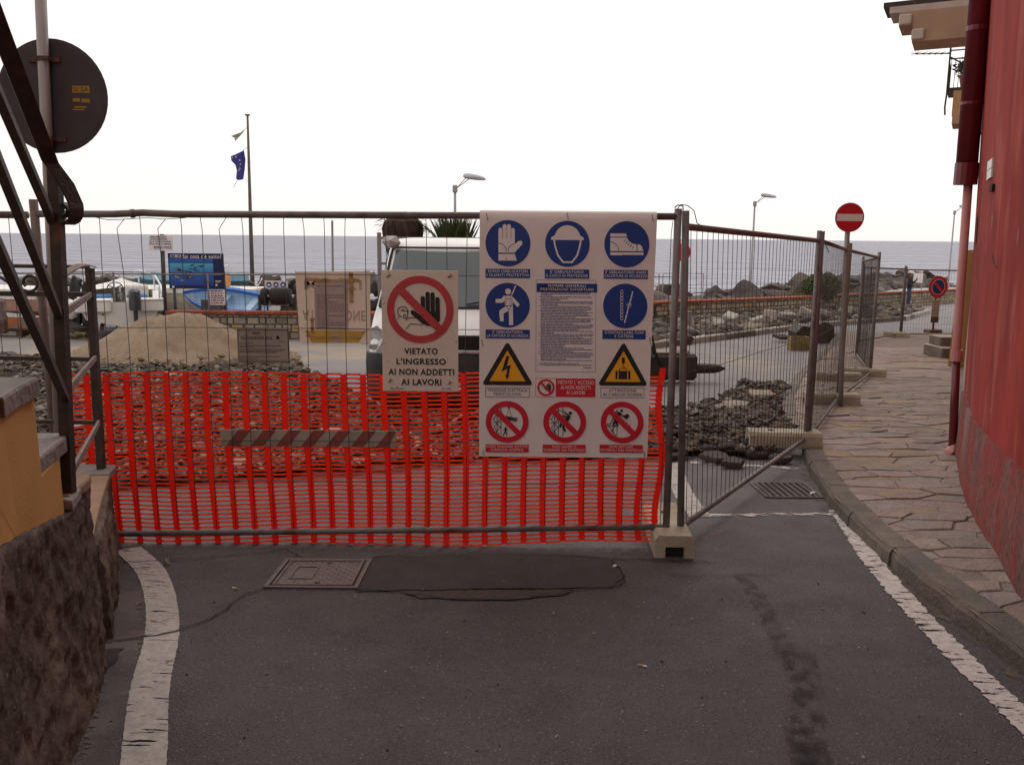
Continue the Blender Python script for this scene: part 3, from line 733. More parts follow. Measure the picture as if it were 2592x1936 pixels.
def stone_face(y0, y1, ztop, back, ny, nz_, batter, seed):
    """rough vertical masonry face along the lane, with its top ledge and its end"""
    rings = []
    for j in range(nz_ + 1):
        v = j / nz_; ring = []
        for i in range(ny + 1):
            y = y0 + (y1 - y0) * i / ny; zt = ztop(y); z = gz(y) - .05 + (zt - gz(y) + .05) * v; x = cx_at(y) - batter * v
            p = Vector((x * 6 + seed, y * 6, z * 6))
            nv = noise.fractal(p * 2.2, .8, 2.0, 5) * .017 + noise.noise(p * .55) * .02
            ring.append((x + nv, y - nv * .3, z + (.006 * noise.noise(p * 3) if j == nz_ else 0)))
        rings.append(ring)
    rings.append([(x - back, y, z - .003) for x, y, z in rings[-1]])
    mb = MB(); mb.loft(rings)
    for k in (0, ny):
        e_ = [r[k] for r in rings[:-1]]; mb.loft([[p_ for p_ in e_], [(p_[0] - back, p_[1], p_[2]) for p_ in e_]])
    return mb
zt_hi = lambda y: .862 if y > 3.05 else .862 + (3.05 - y) * .21
o = stone_face(3.70, 5.0, lambda y: .50, .55, 60, 30, .03, 3).build('stone_base', M_ROUGH, sw, smooth=True)
o = stone_face(1.1, 3.47, zt_hi, .30, 120, 50, .035, 9).build('stone_base', M_ROUGH, sw, smooth=True)
def slab(poly, z0, th, m, name='cap_slab', nib=.0012):
    P = wob(poly, nib, 3); Q = inset(P, .004)
    mb = MB(); mb.loft([[(x, y, z0) for x, y in P], [(x, y, z0 + th - .008) for x, y in P], [(x, y, z0 + th) for x, y in Q]], closed=True); n_ = len(P)
    mb.f += [tuple(range(n_))[::-1], tuple(range(2 * n_, 3 * n_))]; mb.m += [0, 0]; return mb.build(name, m, sw)
slab([(-1.455, 2.44), (-1.51, 2.62), (-1.545, 2.80), (-2.2, 2.82), (-2.2, 2.44)], 1.347, .058, M_SLATE)
slab([(-1.575, 2.81), (-1.605, 2.93), (-1.632, 3.05), (-1.665, 3.20), (-2.3, 3.21), (-2.3, 2.83)], 1.072, .055, M_SLATE)
slab([(-1.33, 2.09), (-1.42, 2.43), (-2.0, 2.43), (-2.0, 2.09)], 1.632, .058, M_SLATE)
slab([(-1.612, 3.07), (-1.66, 3.24), (-1.70, 3.26), (-1.69, 3.10)], .866, .035, M_SLATE)
slab([(-1.645, 3.12), (-1.665, 3.22), (-1.685, 3.36), (-1.715, 3.43), (-2.2, 3.44), (-2.2, 3.12)], .868, .038, M_COPE)
slab([(-1.885, 3.76), (-2.07, 4.22), (-2.255, 4.72), (-2.72, 4.72), (-2.5, 3.76)], .502, .030, M_COPE)
slab([(-2.265, 4.73), (-2.31, 4.93), (-2.8, 4.98), (-2.75, 4.73)], .502, .034, M_SLATE)

# ---- unseen house, added to shade the lane and the signs
yh = empty('shade_house', (-5.6, -4.0, gz(-4)), 'tall yellow plastered house out of view, added to shade the lane', 'house')
mb = MB(); mb.box((-6.0, -4.6, 3.8), (6.0, 9.0, 8.6)); mb.build('wall', M_YEL, yh)
mb = MB(); mb.box((-6.0, -4.6, 8.22), (6.5, 9.5, .24)); mb.build('roof', M_SLATE, yh)
for y_ in (-7.5, -4.5, -1.5):
    for z_ in (3.4, 6.4):
        mb = MB(); mb.box((-2.97, y_, z_), (.06, .9, 1.4)); w_ = mb.build('window', M_WHITE, yh); mb = MB(); mb.box((-2.93, y_, z_), (.03, .78, 1.28)); mb.build('shutter', mat('green_shutter', (.03, .10, .05), (.02, .08, .04)), w_)

# ---- iron rail of the stair
rl = empty('stair_railing', (-1.67, 3.17, .90), 'rusty dark iron stair railing with a scrolled handrail over the yellow steps', 'railing')
def bar(nm, a, b, w, m=M_IRON, h=None):
    """square or flat bar"""
    a, b = Vector(a), Vector(b); t = (b - a).normalized(); s_ = t.cross(Vector((0, 0, 1)) if abs(t.z) < .9 else Vector((0, 1, 0))).normalized() * w / 2; u = t.cross(s_).normalized() * (h or w) / 2
    mb = MB(); mb.loft([[p - s_ - u, p + s_ - u, p + s_ + u, p - s_ + u] for p in (a, b)], closed=True, caps=True); return mb.build(nm, m, rl)
bar('post', (-1.672, 3.17, .895), (-1.634, 3.17, 2.10), .038)
bar('post', (-2.362, 4.85, .50), (-2.347, 4.85, 1.68), .038)
for z0, zd in ((1.913, .354), (1.572, .459), (1.263, .475)):           # rails of the flight
    a = Vector((-1.652, 3.16, z0)); d = Vector((.195, -.62, zd)); bar('rail', a, a + d * 2.1, .026)
# flat handrail that ends in a scroll curling under
W2 = Vector((-.30, -.95, 0)).normalized(); vv = Vector((.95, -.30, 0)).normalized()
d = Vector((.20, -.62, .34)); e0 = Vector((-1.578, 3.19, 1.975)); a = Vector((-1.612, 3.10, 2.115))
ctr = [a + d * 2.1, a + d * 1.4, a + d * .7, a + d * .3, a, Vector((-1.592, 3.16, 2.045)), e0]; wd = [.036, .036, .036, .036, .035, .034, .032]
C0 = e0 - vv * .046 + Vector((0, 0, -.028))
for k in range(16):
    w = R(12 - k * 30); r_ = .050 * (1 - k / 24); ctr.append(C0 + vv * r_ * math.cos(w) + Vector((0, 0, r_ * math.sin(w)))); wd.append(.030 - .0006 * k)
th = []
for i, p in enumerate(ctr):
    t = (ctr[min(i + 1, len(ctr) - 1)] - ctr[max(0, i - 1)]).normalized(); ww = W2 * wd[i]; nn = t.cross(ww).normalized() * .004
    th.append([p - ww - nn, p + ww - nn, p + ww + nn, p - ww + nn])
mb = MB(); mb.loft(th, closed=True, caps=True); mb.build('handrail', M_IRON, rl)
for z, w in ((1.687, .020), (1.534, .026), (1.171, .022), (.807, .022)): bar('rail', (-2.35, 4.85, z), (-4.9, 4.92, z + .004), w)     # rails of the landing
M_FLAT = mat('peeling_flat_bar', (0.21, 0.15, 0.125), (0.13, 0.09, 0.075), scale=14, rough=.8, bump=.4, bscale=60)
for a, b in (((-2.35, 4.85, 1.181), (-1.645, 3.17, 1.300)), ((-2.355, 4.85, .81), (-1.655, 3.17, .985)), ((-2.35, 4.85, 1.536), (-1.645, 3.17, 1.580))): bar('rail', a, b, .014, M_FLAT, .028)
P = []; L = []
for k in range(9):
    t = k / 8; p = Vector((-2.335, 4.86, 1.688)).lerp(Vector((-1.640, 3.17, 1.712)), t) + Vector((0, 0, .022 * math.sin(math.pi * t))); tw = R(-20 + 30 * t); ww = Vector((math.cos(tw), .3, math.sin(tw))).normalized() * .022
    P.append([p - ww, p + ww, p + ww + Vector((0, 0, .006)), p - ww + Vector((0, 0, .006))])
mb = MB(); mb.loft(P, closed=True, caps=True); mb.build('flat_bar', M_FLAT, rl)
sp = [Vector((-2.95, 4.845, 1.67)), Vector((-2.85, 4.845, 1.63)), Vector((-2.76, 4.845, 1.568)), Vector((-2.70, 4.845, 1.55))]
for k in range(11):
    w = R(-80 + k * 30); r_ = .048 - .0016 * k; sp.append(Vector((-2.685 + r_ * math.cos(w), 4.845, 1.598 + r_ * math.sin(w))))
mb = MB(); mb.tube(sp, .0085, 6); mb.build('scroll', M_IRON, rl)
mb = MB(); mb.bbox((-2.875, 4.84, 1.37), (.10, .03, .11), .008); mb.build('lock_plate', M_FLAT, rl)
# ================================================================ site fence
M_TUBE = mat('galvanised_tube', (0.165, 0.138, 0.134), (0.22, 0.19, 0.185), scale=9, rough=.6, metal=.25, bump=.2, bscale=90, c3=(0.10, 0.055, 0.04), s3=6, t3=(.55, .72))
M_TUBE2 = mat('rusty_tube', (0.20, 0.145, 0.13), (0.155, 0.10, 0.085), scale=12, rough=.7, metal=.15, bump=.3, bscale=90, c3=(0.17, 0.13, 0.12), s3=5, t3=(.5, .7))
M_WIRE = mat('fence_wire', (0.055, 0.045, 0.043), (0.085, 0.07, 0.065), scale=15, rough=.6, metal=.2)
M_BLOCK = mat('cement_fence_foot', (0.42, 0.365, 0.275), (0.33, 0.28, 0.21), scale=6, rough=.92, bump=.5, bscale=70, c3=(0.24, 0.20, 0.155), s3=5, t3=(.56, .74))
M_HOLE = mat('dark_hollow', (0.012, 0.010, 0.009), (0.02, 0.016, 0.014), rough=.9)

FY = 5.08
# ---- the gate panel across the road
fp = empty('site_fence', (-0.9, FY, 0), 'wide-mesh site fence panel closing the road, hung with warning signs', 'fence', 'site fence panels')
def part_tube(nm, pts, r, m, par, n=8):
    mb = MB(); mb.tube(pts, r, n); return mb.build(nm, m, par, smooth=True)
part_tube('post', [(-2.755, FY, 2.06), (-2.735, FY, -.02)], .0245, M_TUBE2, fp, 12)
part_tube('post', [(0.945, FY, 2.04), (0.948, FY, .10)], .0215, M_TUBE, fp, 12)
part_tube('top_rail', [(-2.74, FY, 1.978), (-2.30, FY, 1.981), (-2.127, FY, 1.990), (-1.95, FY, 1.984), (.945, FY, 1.996)], .0205, M_TUBE, fp, 12)
part_tube('bottom_rail', [(-2.74, FY, .055), (.945, FY, .138)], .0185, M_TUBE, fp, 12)
part_tube('weld', [(-2.20, FY, 1.9845), (-2.18, FY, 1.986)], .025, M_TUBE2, fp, 10)
fr = random.Random(21); zb_ = lambda x: .055 + (x + 2.74) / 3.685 * .083
for i in range(31):
    x = -2.62 + i * .1177; dx = fr.uniform(-.012, .012)
    if x > .93: break
    kink = i in (3, 5, 8)
    P = [(x + (.03 if kink else fr.uniform(-.006, .006)), FY - .004, 1.972 if i not in (3, 5) else 1.955), (x - (.02 if kink else 0), FY + .004, 1.9), (x + dx * .4, FY, 1.65), (x + dx, FY + .003, 1.2), (x + dx * .5, FY, .7), (x, FY, zb_(x))]
    part_tube('wire', P, .0021, M_WIRE, fp, 5)
for z in (1.650, 1.330, 1.008, .652, .405):
    P = [(-2.74 + k * .41, FY - .003 + fr.uniform(-.002, .002), z + fr.uniform(-.004, .004)) for k in range(9)] + [(.945, FY, z)]
    part_tube('wire', P, .0023, M_WIRE, fp, 5)
part_tube('wire', [(-2.40, FY - .01, 1.962), (-2.33, FY - .01, 1.948), (-2.24, FY - .01, 1.952), (-2.1, FY - .01, 1.962), (-2.0, FY - .01, 1.955), (-1.88, FY - .01, 1.964)], .0022, M_WIRE, fp, 5)
part_tube('tie_wire', [(.93, FY - .03, 2.03), (.95, FY - .035, 2.062), (.99, FY - .035, 2.058), (1.03, FY - .03, 2.03), (1.05, FY - .03, 1.96), (1.08, FY - .03, 1.94)], .003, M_WIRE, fp, 5)
part_tube('tie_wire', [(.92, FY - .02, 2.045), (.935, FY - .03, 2.06), (.965, FY - .03, 2.055), (.97, FY - .02, 2.03)], .004, M_WIRE, fp, 5)

def foot(loc, rz, label):
    """cement foot: a long block with chamfered edges, a hollow in each end and two sockets on top"""
    L, W, H = .66, .235, .145
    e = empty('fence_block', loc, label, 'fence foot', 'cement feet of the site fence')
    mb = MB(); c = Vector((0, 0, 0)); hw = W / 2
    prof = [(-hw, 0), (-hw + .062, 0), (-hw + .062, .075), (hw - .062, .075), (hw - .062, 0), (hw, 0), (hw, H - .03), (hw - .02, H), (-hw + .02, H), (-hw, H - .03)]
    mb.extr([(x, z) for x, z in prof][::-1], lambda u, w: Vector((u, -L / 2, w)) + Vector(loc), lambda u, w: Vector((u, L / 2, w)) + Vector(loc))
    o = mb.build('block', M_BLOCK, e)
    mb = MB(); mb.box(Vector(loc) + Vector((0, 0, .036)), (W - .13, L - .06, .066)); mb.build('hollow', M_HOLE, e)
    mb = MB(); mb.lathe([(.03, H - .01), (.03, H + .003)], Vector(loc) + Vector((0, .12, 0)), n=10); mb.build('socket', M_HOLE, e)
    e.rotation_euler = (0, 0, rz)
    return e
foot((.985, 5.24, gz(5.0) - .004), R(-2), 'cement fence foot under the two posts where the gate panel meets the slanting fence')

# ---- panels of close upright wires along the pavement
def panel(A, B, za, zb, tops, n, label, m_top, hz=(1.45, .98, .55), join=False, posts=(True, True), mpost=M_TUBE, tilt=0.0):
    """A, B: plan ends; za, zb: foot heights; tops: heights of the two post tops"""
    e = empty('site_fence', (A[0], A[1], za), label, 'fence', 'site fence panels')
    for (p, zf, zt, on) in ((A, za, tops[0], posts[0]), (B, zb, tops[1], posts[1])):
        k_ = tilt if p is A else 0.0
        if on: part_tube('post', [(*p, zf), (p[0] + k_, p[1], zt)], .0215, mpost, e, 10)
    ra, rb = tops[0] - .09, tops[1] - .09
    part_tube('top_rail', [(A[0] + tilt, A[1], ra), (*B, rb)], .0205, m_top, e, 10)
    part_tube('bottom_rail', [(*A, za + .03), (*B, zb + .03)], .0185, M_TUBE, e, 10)
    all_ = MB(); g = random.Random(int(A[1] * 100))
    def wire(P, r):
        if join: all_.tube(P, r, 4)
        else: part_tube('wire', P, r, M_WIRE, e, 5)
    for i in range(1, n):
        t = i / n; x, y = A[0] + (B[0] - A[0]) * t, A[1] + (B[1] - A[1]) * t; j = g.uniform(-.008, .008)
        wire([(x + tilt * (1 - t), y, ra + (rb - ra) * t), (x + j + tilt * (1 - t) * .5, y + j, (za + zb) / 2 + 1), (x, y, za + .03 + (zb - za) * t)], .0022)
    for h in hz:
        P = []
        for k in range(7): t = k / 6; P.append((A[0] + (B[0] - A[0]) * t, A[1] + (B[1] - A[1]) * t, za + (zb - za) * t + h + g.uniform(-.008, .008)))
        wire(P, .0024)
    if join: o = all_.build('wire_mesh', M_WIRE, e); o['kind'] = 'stuff'
    return e
panel((-2.80, FY + .01), (-6.25, FY + .20), .0, .0, (2.062, 2.06), 30, 'wide-mesh site fence panel continuing behind the stair railing', M_TUBE2, hz=(1.62, 1.30, .98, .62, .38), posts=(False, True))
p1, p2, p3, p4 = (1.040, FY + .02), (2.76, 7.95), (4.10, 10.75), (5.78, 13.85)
zf = lambda y: gz(y) + KH + .035
panel(p1, p2, .10, zf(7.95), (2.03, 1.955), 34, 'close-wired fence panel slanting from the gate to the kerb', M_TUBE2, tilt=-.048)
e2 = panel((p2[0] + .045, p2[1] + .05), p3, zf(8.0), zf(10.75), (1.95, 1.84), 34, 'close-wired fence panel on the pavement ending at the no entry sign pole', M_TUBE2)
panel((p3[0] + .045, p3[1] + .06), p4, zf(10.8), zf(13.85), (1.835, 1.695), 34, 'close-wired fence panel on the pavement beyond the no entry sign', M_TUBE2)
part_tube('tie_wire', [(2.79, 7.92, 1.86), (2.82, 7.9, 1.80), (2.84, 7.9, 1.76)], .004, M_WIRE, e2, 5)
q1, q2 = (6.95, 17.4), (8.35, 20.9)
panel((p4[0] + .02, p4[1] + .07), q1, zf(13.9), zf(17.4), (1.69, 1.56), 40, 'fence panel set edge-on behind the last pavement post', M_TUBE2, join=True)
panel((q1[0] + .01, q1[1] + .05), q2, zf(17.5), zf(20.9), (1.55, 1.41), 40, 'farther edge-on fence panel running back towards the sea', M_TUBE2, join=True)
r1, r2 = (10.48, 23.4), (14.0, 24.0)
panel((8.40, 20.95), r1, zf(21), zf(23.4), (1.32, 1.22), 42, 'fence panel closing the far end of the pavement before the worker', M_TUBE2, join=True, hz=[.1 * k for k in range(3, 19, 2)])
panel((10.53, 23.42), r2, zf(23.4), zf(24) - .04, (1.20, 1.16), 42, 'fence panel behind the concrete steps and ochre pillar', M_TUBE2, join=True, hz=[.1 * k for k in range(3, 19, 2)])
foot((2.56, 7.98, gz(7.98) + KH - .012), R(86), 'cement fence foot overhanging the kerb beside the broken trench')
foot((4.0, 10.72, gz(10.72) + KH - .008), R(84), 'cement fence foot under the no entry sign pole')
foot((5.66, 13.85, gz(13.85) + KH - .008), R(80), 'cement fence foot at the corner where the fence turns to the sea')
foot((5.05, 13.3, gz(13.3) + KH - .02), R(80), 'cement fence foot lying loose inside the corner of the fence')
foot((10.3, 23.2, gz(23.2) + KH - .01), R(70), 'cement fence foot at the far closing panel of the pavement')

# ---- orange safety net tied to the gate panel
def net():
    mb = MB(); g = random.Random(9); x0, x1 = -2.66, .90; NB = 31; dx = (x1 - x0) / (NB - 1); rows = 40; yn = FY + .034
    ztop = lambda x: 1.035 + .018 * (x - x0) + .012 * math.sin(x * 2.3)
    zbot = lambda x: max(-.045 + .022 * (x - x0) + .010 * math.sin(x * 4), -.05)
    sway = lambda x, t: .012 * math.sin(x * 3.1 + t * 5) + .006 * math.sin(x * 11 + t * 3)
    def pos(x, t, off=0.0):                      # t from 0 top to 1 bottom
        sk = .020 * t * t + .009 * math.sin(t * 5 + x * 1.7)
        if x > .55: sk -= .06 * (x - .55) * (.4 + math.sin(t * 9))
        return (x + sk, yn + sway(x, t) + off, ztop(x) + (zbot(x) - ztop(x)) * t)
    hw = .0188
    for b in range(NB):
        x = x0 + b * dx; V = []; n_ = rows * 2
        for k in range(n_ + 1):
            t = k / n_; w = hw * (1.18 if k % 2 == 0 else .9)
            a = pos(x, t); V += [(a[0] - w, a[1], a[2]), (a[0] + w, a[1], a[2])]
        mb.add(V, [(2 * k, 2 * k + 1, 2 * k + 3, 2 * k + 2) for k in range(n_)])
    for b in range(NB - 1):
        xa, xb = x0 + b * dx + hw * .8, x0 + (b + 1) * dx - hw * .8
        for k in range(rows + 1):
            t = k / rows
            if xa > .62 and g.random() < .07: continue
            arch = g.uniform(-.0035, .0035); V = []
            for s_ in range(5):
                u = s_ / 4; p = pos(xa + (xb - xa) * u, t); w = .0072 - .0018 * math.sin(math.pi * u); q_ = arch * math.sin(math.pi * u)
                V += [(p[0], p[1] + .0004, p[2] - w + q_), (p[0], p[1] + .0004, p[2] + w + q_)]
            mb.add(V, [(2 * s_, 2 * s_ + 1, 2 * s_ + 3, 2 * s_ + 2) for s_ in range(4)], 1)
    m1 = mat('orange_net_plastic', (0.88, 0.020, 0.007), (0.80, 0.014, 0.005), scale=5, rough=.45, trans=.25)
    m2 = mat('orange_net_strand', (0.90, 0.050, 0.014), (0.88, 0.04, 0.01), scale=5, rough=.45, trans=.35)
    o = mb.build('safety_net', [m1, m2], origin=(-.9, yn, 0)); tag(o, 'orange-red plastic safety net tied along the lower half of the gate panel', 'net')
net()

# ================================================================ signs on the gate panel
M_SIGN = mat('safety_sign_white', (0.80, 0.715, 0.69), (0.75, 0.665, 0.64), scale=3, rough=.5, c3=(0.68, 0.585, 0.55), s3=2.0, t3=(.5, .8))
M_BLUE = mat('sign_blue', (0.006, 0.040, 0.235), (0.005, 0.034, 0.20), scale=4, rough=.45)
M_SRED = mat('sign_red', (0.62, 0.010, 0.030), (0.55, 0.008, 0.026), scale=4, rough=.45)
M_SYEL = mat('sign_yellow', (0.86, 0.40, 0.012), (0.80, 0.36, 0.01), scale=4, rough=.45)
M_SWHT = mat('sign_print_white', (0.80, 0.72, 0.70), (0.76, 0.68, 0.66), scale=4, rough=.5)
M_BTXT = mat('small_blue_print', (0.10, 0.12, 0.28), (0.15, 0.16, 0.30), scale=30, rough=.5)
M_BGAP = M_BLUE

def arc(cx, cy, r, a0, a1, n=10, ry=None): return [(cx + r * math.cos(R(a0 + (a1 - a0) * i / n)), cy + (ry or r) * math.sin(R(a0 + (a1 - a0) * i / n))) for i in range(n + 1)]
def hand(pr, key, x, y, k, layer, gap=None, thumb_left=True):
    """open black hand, k = width of the four fingers"""
    f = -1 if thumb_left else 1; w = k / 4
    for i, (t, o) in enumerate(zip((.22, .0, .02, .26), range(4))):
        xx = x + o * w; tt = y + t * k; pr.poly(key, [(xx + w * .06, y + k * 1.0)] + [(xx + w * .5 + w * .44 * math.cos(a), tt + w * .44 + w * .44 * math.sin(a)) for a in (R(180 + 22.5 * q_) for q_ in range(9))] + [(xx + w * .94, y + k * 1.0)], layer)
    pr.poly(key, [(x, y + k * 1.0), (x + k, y + k * 1.0), (x + k * .98, y + k * 1.45), (x + k * .8, y + k * 1.72), (x + k * .35, y + k * 1.72), (x + k * .1, y + k * 1.62), (x - k * .48, y + k * 1.12), (x - k * .5, y + k * .98), (x - k * .36, y + k * .92), (x - k * .02, y + k * 1.18)], layer)
def prohibition(pr, x, y, ro, ri, key='red', lay=2, wbar=.36):
    pr.ring(key, x, y, ri, ro, lay); c = math.cos(R(45)); b = (ro - ri) * wbar * 1.35
    r_ = (ro + ri) / 2
    pr.poly(key + 'bar', [(x - r_ * c + b * c, y - r_ * c - b * c), (x + r_ * c + b * c, y + r_ * c - b * c), (x + r_ * c - b * c, y + r_ * c + b * c), (x - r_ * c - b * c, y - r_ * c + b * c)], lay + 3)

# ---- the big site safety board
bs = empty('safety_board', (.31, FY - .03, .58), 'large white safety board with rows of blue, yellow and red pictograms', 'sign')
BX0, BX1, BZ0, BZ1 = -.193, .812, .578, 2.0
fyb = FY - .034
mb = MB(); th = []
for z, y in ((BZ0, fyb + .002), (1.2, fyb), (1.93, fyb), (1.975, fyb), (2.008, fyb + .006), (2.022, fyb + .02), (2.022, fyb + .036), (2.008, fyb + .052)): th.append([(BX0, y, z), (BX0 + .25, y - .0005, z), ((BX0 + BX1) / 2, y, z), (BX1 - .25, y - .0005, z), (BX1 + (.008 if z > 1.5 else 0), y, z)])
mb.loft(th); back = [[(a, b + .003, c) for a, b, c in r] for r in th]; mb.loft(back[::-1]); mb.build('board', M_SIGN, bs, smooth=True)
bm_ = board((1215, 541), (1656, 541), (1212.5, 1154.5), (1637.5, 1154.5), BX0, 2.004, BX1, BZ0)
A = lambda x, y: bm_(1200 + x / 4.608, 520 + y / 4.608)
B = lambda x, y: bm_(1200 + x / 4.424, 820 + y / 4.424)
SP = {'disc': ('pictogram', M_BLUE, None), 'sym': ('symbol', M_SWHT, 'disc'), 'gap': ('symbol_line', M_BLUE, 'disc')}
def pict(to, draw, spec): p = Print(to, fyb - .0014); draw(p); return p.done(bs, spec)
def d_glove(p):
    p.disc('disc', 395, 430, 260)
    p.poly('sym', [(285, 280)] + arc(309, 280, 24, 180, 360, 6) + [(333, 240)] + arc(357, 240, 24, 180, 360, 6)[0:] + [(382, 240)] + arc(406, 240, 24, 180, 360, 6) + [(430, 280)] + arc(452, 280, 22, 180, 360, 6) + [(475, 440), (515, 405), (540, 397), (560, 410), (560, 440), (470, 535), (285, 535)], 2)
    p.poly('sym', [(285, 550), (475, 550), (497, 625), (285, 625)], 2)
    for x, a in ((333, 270), (382, 232), (430, 270)): p.line('gap', [(x, a), (x, 378)], 5, 3)
    p.line('gap', arc(285, 520, 92, -90, 0, 8), 7, 3); p.line('gap', arc(480, 520, 84, 180, 262, 8), 7, 3); p.line('gap', [(375, 592), (375, 626)], 6, 3)
def d_helmet(p):
    p.disc('disc', 1082, 430, 258)
    p.poly('sym', [(893, 360), (935, 335)] + arc(1082, 372, 150, 195, 345, 14) + [(1228, 335), (1270, 360), (1270, 387), (893, 387)], 2)
    p.line('sym', [(928, 388), (938, 450), (972, 560), (1032, 636), (1135, 636), (1195, 560), (1226, 450), (1236, 388)], 20, 2)
def d_boot(p):
    p.disc('disc', 1768, 430, 260)
    p.poly('sym', [(1577, 308), (1758, 308), (1768, 345), (1577, 345)], 2)
    p.poly('sym', [(1577, 355), (1768, 355), (1788, 390), (1825, 418), (1878, 430), (1882, 506), (1577, 506)], 2)
    p.poly('sym', [(1890, 428), (1922, 432), (1945, 460), (1957, 506), (1890, 506)], 2)
    p.poly('sym', [(1577, 520), (1962, 520), (1962, 550)] + [(1960 - k * 13, 553 if k % 2 else 543) for k in range(20)] + [(1577, 553)], 2)
    for k in range(5): x, y = 1742 + k * 24, 390 + k * 19; p.line('gap', [(x - 9, y + 12), (x + 9, y - 12)], 9, 3)
    p.line('gap', arc(1577, 500, 95, -90, 3, 8), 7, 3)
def d_harness(p):
    p.disc('disc', 392, 1133, 257); p.disc('sym', 397, 975, 34, 2, 18)
    p.poly('sym', [(350, 1022), (440, 1022), (447, 1100), (452, 1150), (455, 1360), (408, 1362), (405, 1195), (342, 1228), (346, 1316), (305, 1320), (294, 1225), (300, 1190), (362, 1150), (357, 1080), (335, 1105), (252, 1105), (252, 1062), (318, 1060)], 2)
    p.poly('sym', [(443, 1030), (533, 1122), (505, 1153), (449, 1095)], 2); p.line('sym', [(437, 1018), (485, 908)], 13, 2)
    p.line('gap', [(370, 1022), (372, 1140), (405, 1190)], 5, 3); p.line('gap', [(428, 1022), (432, 1140), (408, 1190)], 5, 3); p.line('gap', [(372, 1060), (430, 1060)], 5, 3); p.line('gap', [(360, 1140), (445, 1140)], 8, 3)
def d_chain(p):
    p.disc('disc', 1753, 1130, 257)
    for k in range(9): yk = 968 + k * 38; p.line('sym', arc(1713, yk, 15, 0, 330, 9, 20), 6, 2 + (k % 2) * .5)
    p.line('sym', [(1838, 962), (1815, 1060), (1800, 1110)], 15, 2); p.line('sym', [(1795, 1125), (1772, 1220), (1745, 1322)], 15, 2)
    for k in range(8): a = k * 45; p.line('sym', [(1797 + 6 * math.cos(R(a)), 1117 + 6 * math.sin(R(a))), (1797 + 34 * math.cos(R(a + 10)), 1117 + 30 * math.sin(R(a + 10)))], 5, 3)
    for k in range(7): x, y = 1834 - k * 13, 985 + k * 48; p.line('gap', [(x - 9, y + 9), (x + 9, y - 7)], 4, 3)
for d in (d_glove, d_helmet, d_boot, d_harness, d_chain): pict(A, d, SP)
def caption(to, r, lines, fill, txt, frame=False, pad=.06, name='caption_panel'):
    x0, y0, x1, y1 = r; p = Print(to, fyb - .0014)
    if frame: p.line('box', [(x0, y0), (x1, y0), (x1, y1), (x0, y1)], 5, 1, closed=True)
    else: p.rect('box', x0, y0, x1, y1)
    n_ = len(lines); h = (y1 - y0)
    for i, (t, wf) in enumerate(lines):
        w = (x1 - x0) * wf; cx = (x0 + x1) / 2; ya = y0 + h * (.10 + i * (.84 / n_)); yb = ya + h * (.84 / n_) * .74
        p.text('txt', t, cx - w / 2, ya, cx + w / 2, yb, 2, bold=.004)
    p.done(bs, {'box': (name, fill, None), 'txt': ('lettering', txt, 'box')})
caption(A, (135, 718, 652, 822), [('SONO OBBLIGATORI', .89), ('I GUANTI PROTETTIVI', .94)], M_BLUE, M_SWHT)
caption(A, (820, 718, 1335, 822), [("E' OBBLIGATORIO", .75), ('IL CASCO DI PROTEZIONE', .94)], M_BLUE, M_SWHT)
caption(A, (1502, 718, 2013, 820), [("E' OBBLIGATORIO USARE", .92), ('CALZATURE DI SICUREZZA', .97)], M_BLUE, M_SWHT)
caption(A, (728, 878, 1427, 978), [('NORME GENERALI', .62), ('PREVENZIONI INFORTUNI', .87)], M_BLUE, M_SWHT)
caption(B, (130, 30, 622, 130), [("E' OBBLIGATORIA", .68), ('LA CINTURA DI SICUREZZA', .94)], M_BLUE, M_SWHT)
caption(B, (1430, 25, 1912, 125), [('CONTROLLARE FUNI', .89), ('E CATENE', .43)], M_BLUE, M_SWHT)
caption(B, (130, 685, 618, 790), [('TENSIONE ELETTRICA', .91), ('PERICOLOSA', .62)], M_BLACK, M_BLACK, True)
caption(B, (1415, 675, 1897, 785), [('ATTENZIONE', .64), ('AI CARICHI SOSPESI', .91)], M_BLACK, M_BLACK, True)
caption(B, (915, 572, 1353, 782), [("VIETATO L' ACCESSO", .92), ('AI NON ADDETTI', .76), ('AI LAVORI', .47)], M_SRED, M_SWHT)
caption(B, (127, 1335, 610, 1427), [('NON PASSARE SOTTO', .95), ('CARICHI SOSPESI', .75)], M_SRED, M_SWHT)
caption(B, (766, 1332, 1247, 1425), [('NON SALIRE O', .55), ('SCENDERE DAI PONTEGGI', .95)], M_SRED, M_SWHT)
caption(B, (1403, 1328, 1885, 1420), [('NON GETTARE', .54), ('MATERIALI DAI PONTEGGI', .95)], M_SRED, M_SWHT)
# rules: framed column of fine print
p = Print(B, fyb - .0014); p.line('box', [(692, -520), (1356, -520), (1354, 498), (690, 498)], 4, 1, closed=True)
g = random.Random(4); y = -478
while y < 470:
    if y < 370 or 395 < y < 432:
        para = g.random() < .3; x = 742
        if para: p.rect('txt', 722, y, 732, y + 8)
        xe = g.uniform(850, 1330) if g.random() < .38 else g.uniform(1290, 1335)
        while x < xe: w = g.uniform(14, 60); p.rect('txt', x, y, min(x + w, xe), y + 9); x += w + 6
    y += 17.2
p.rect('txt', 1215, 446, 1310, 456)
p.done(bs, {'box': ('rules_panel', M_BTXT, None), 'txt': ('lettering', M_BTXT, 'box')})
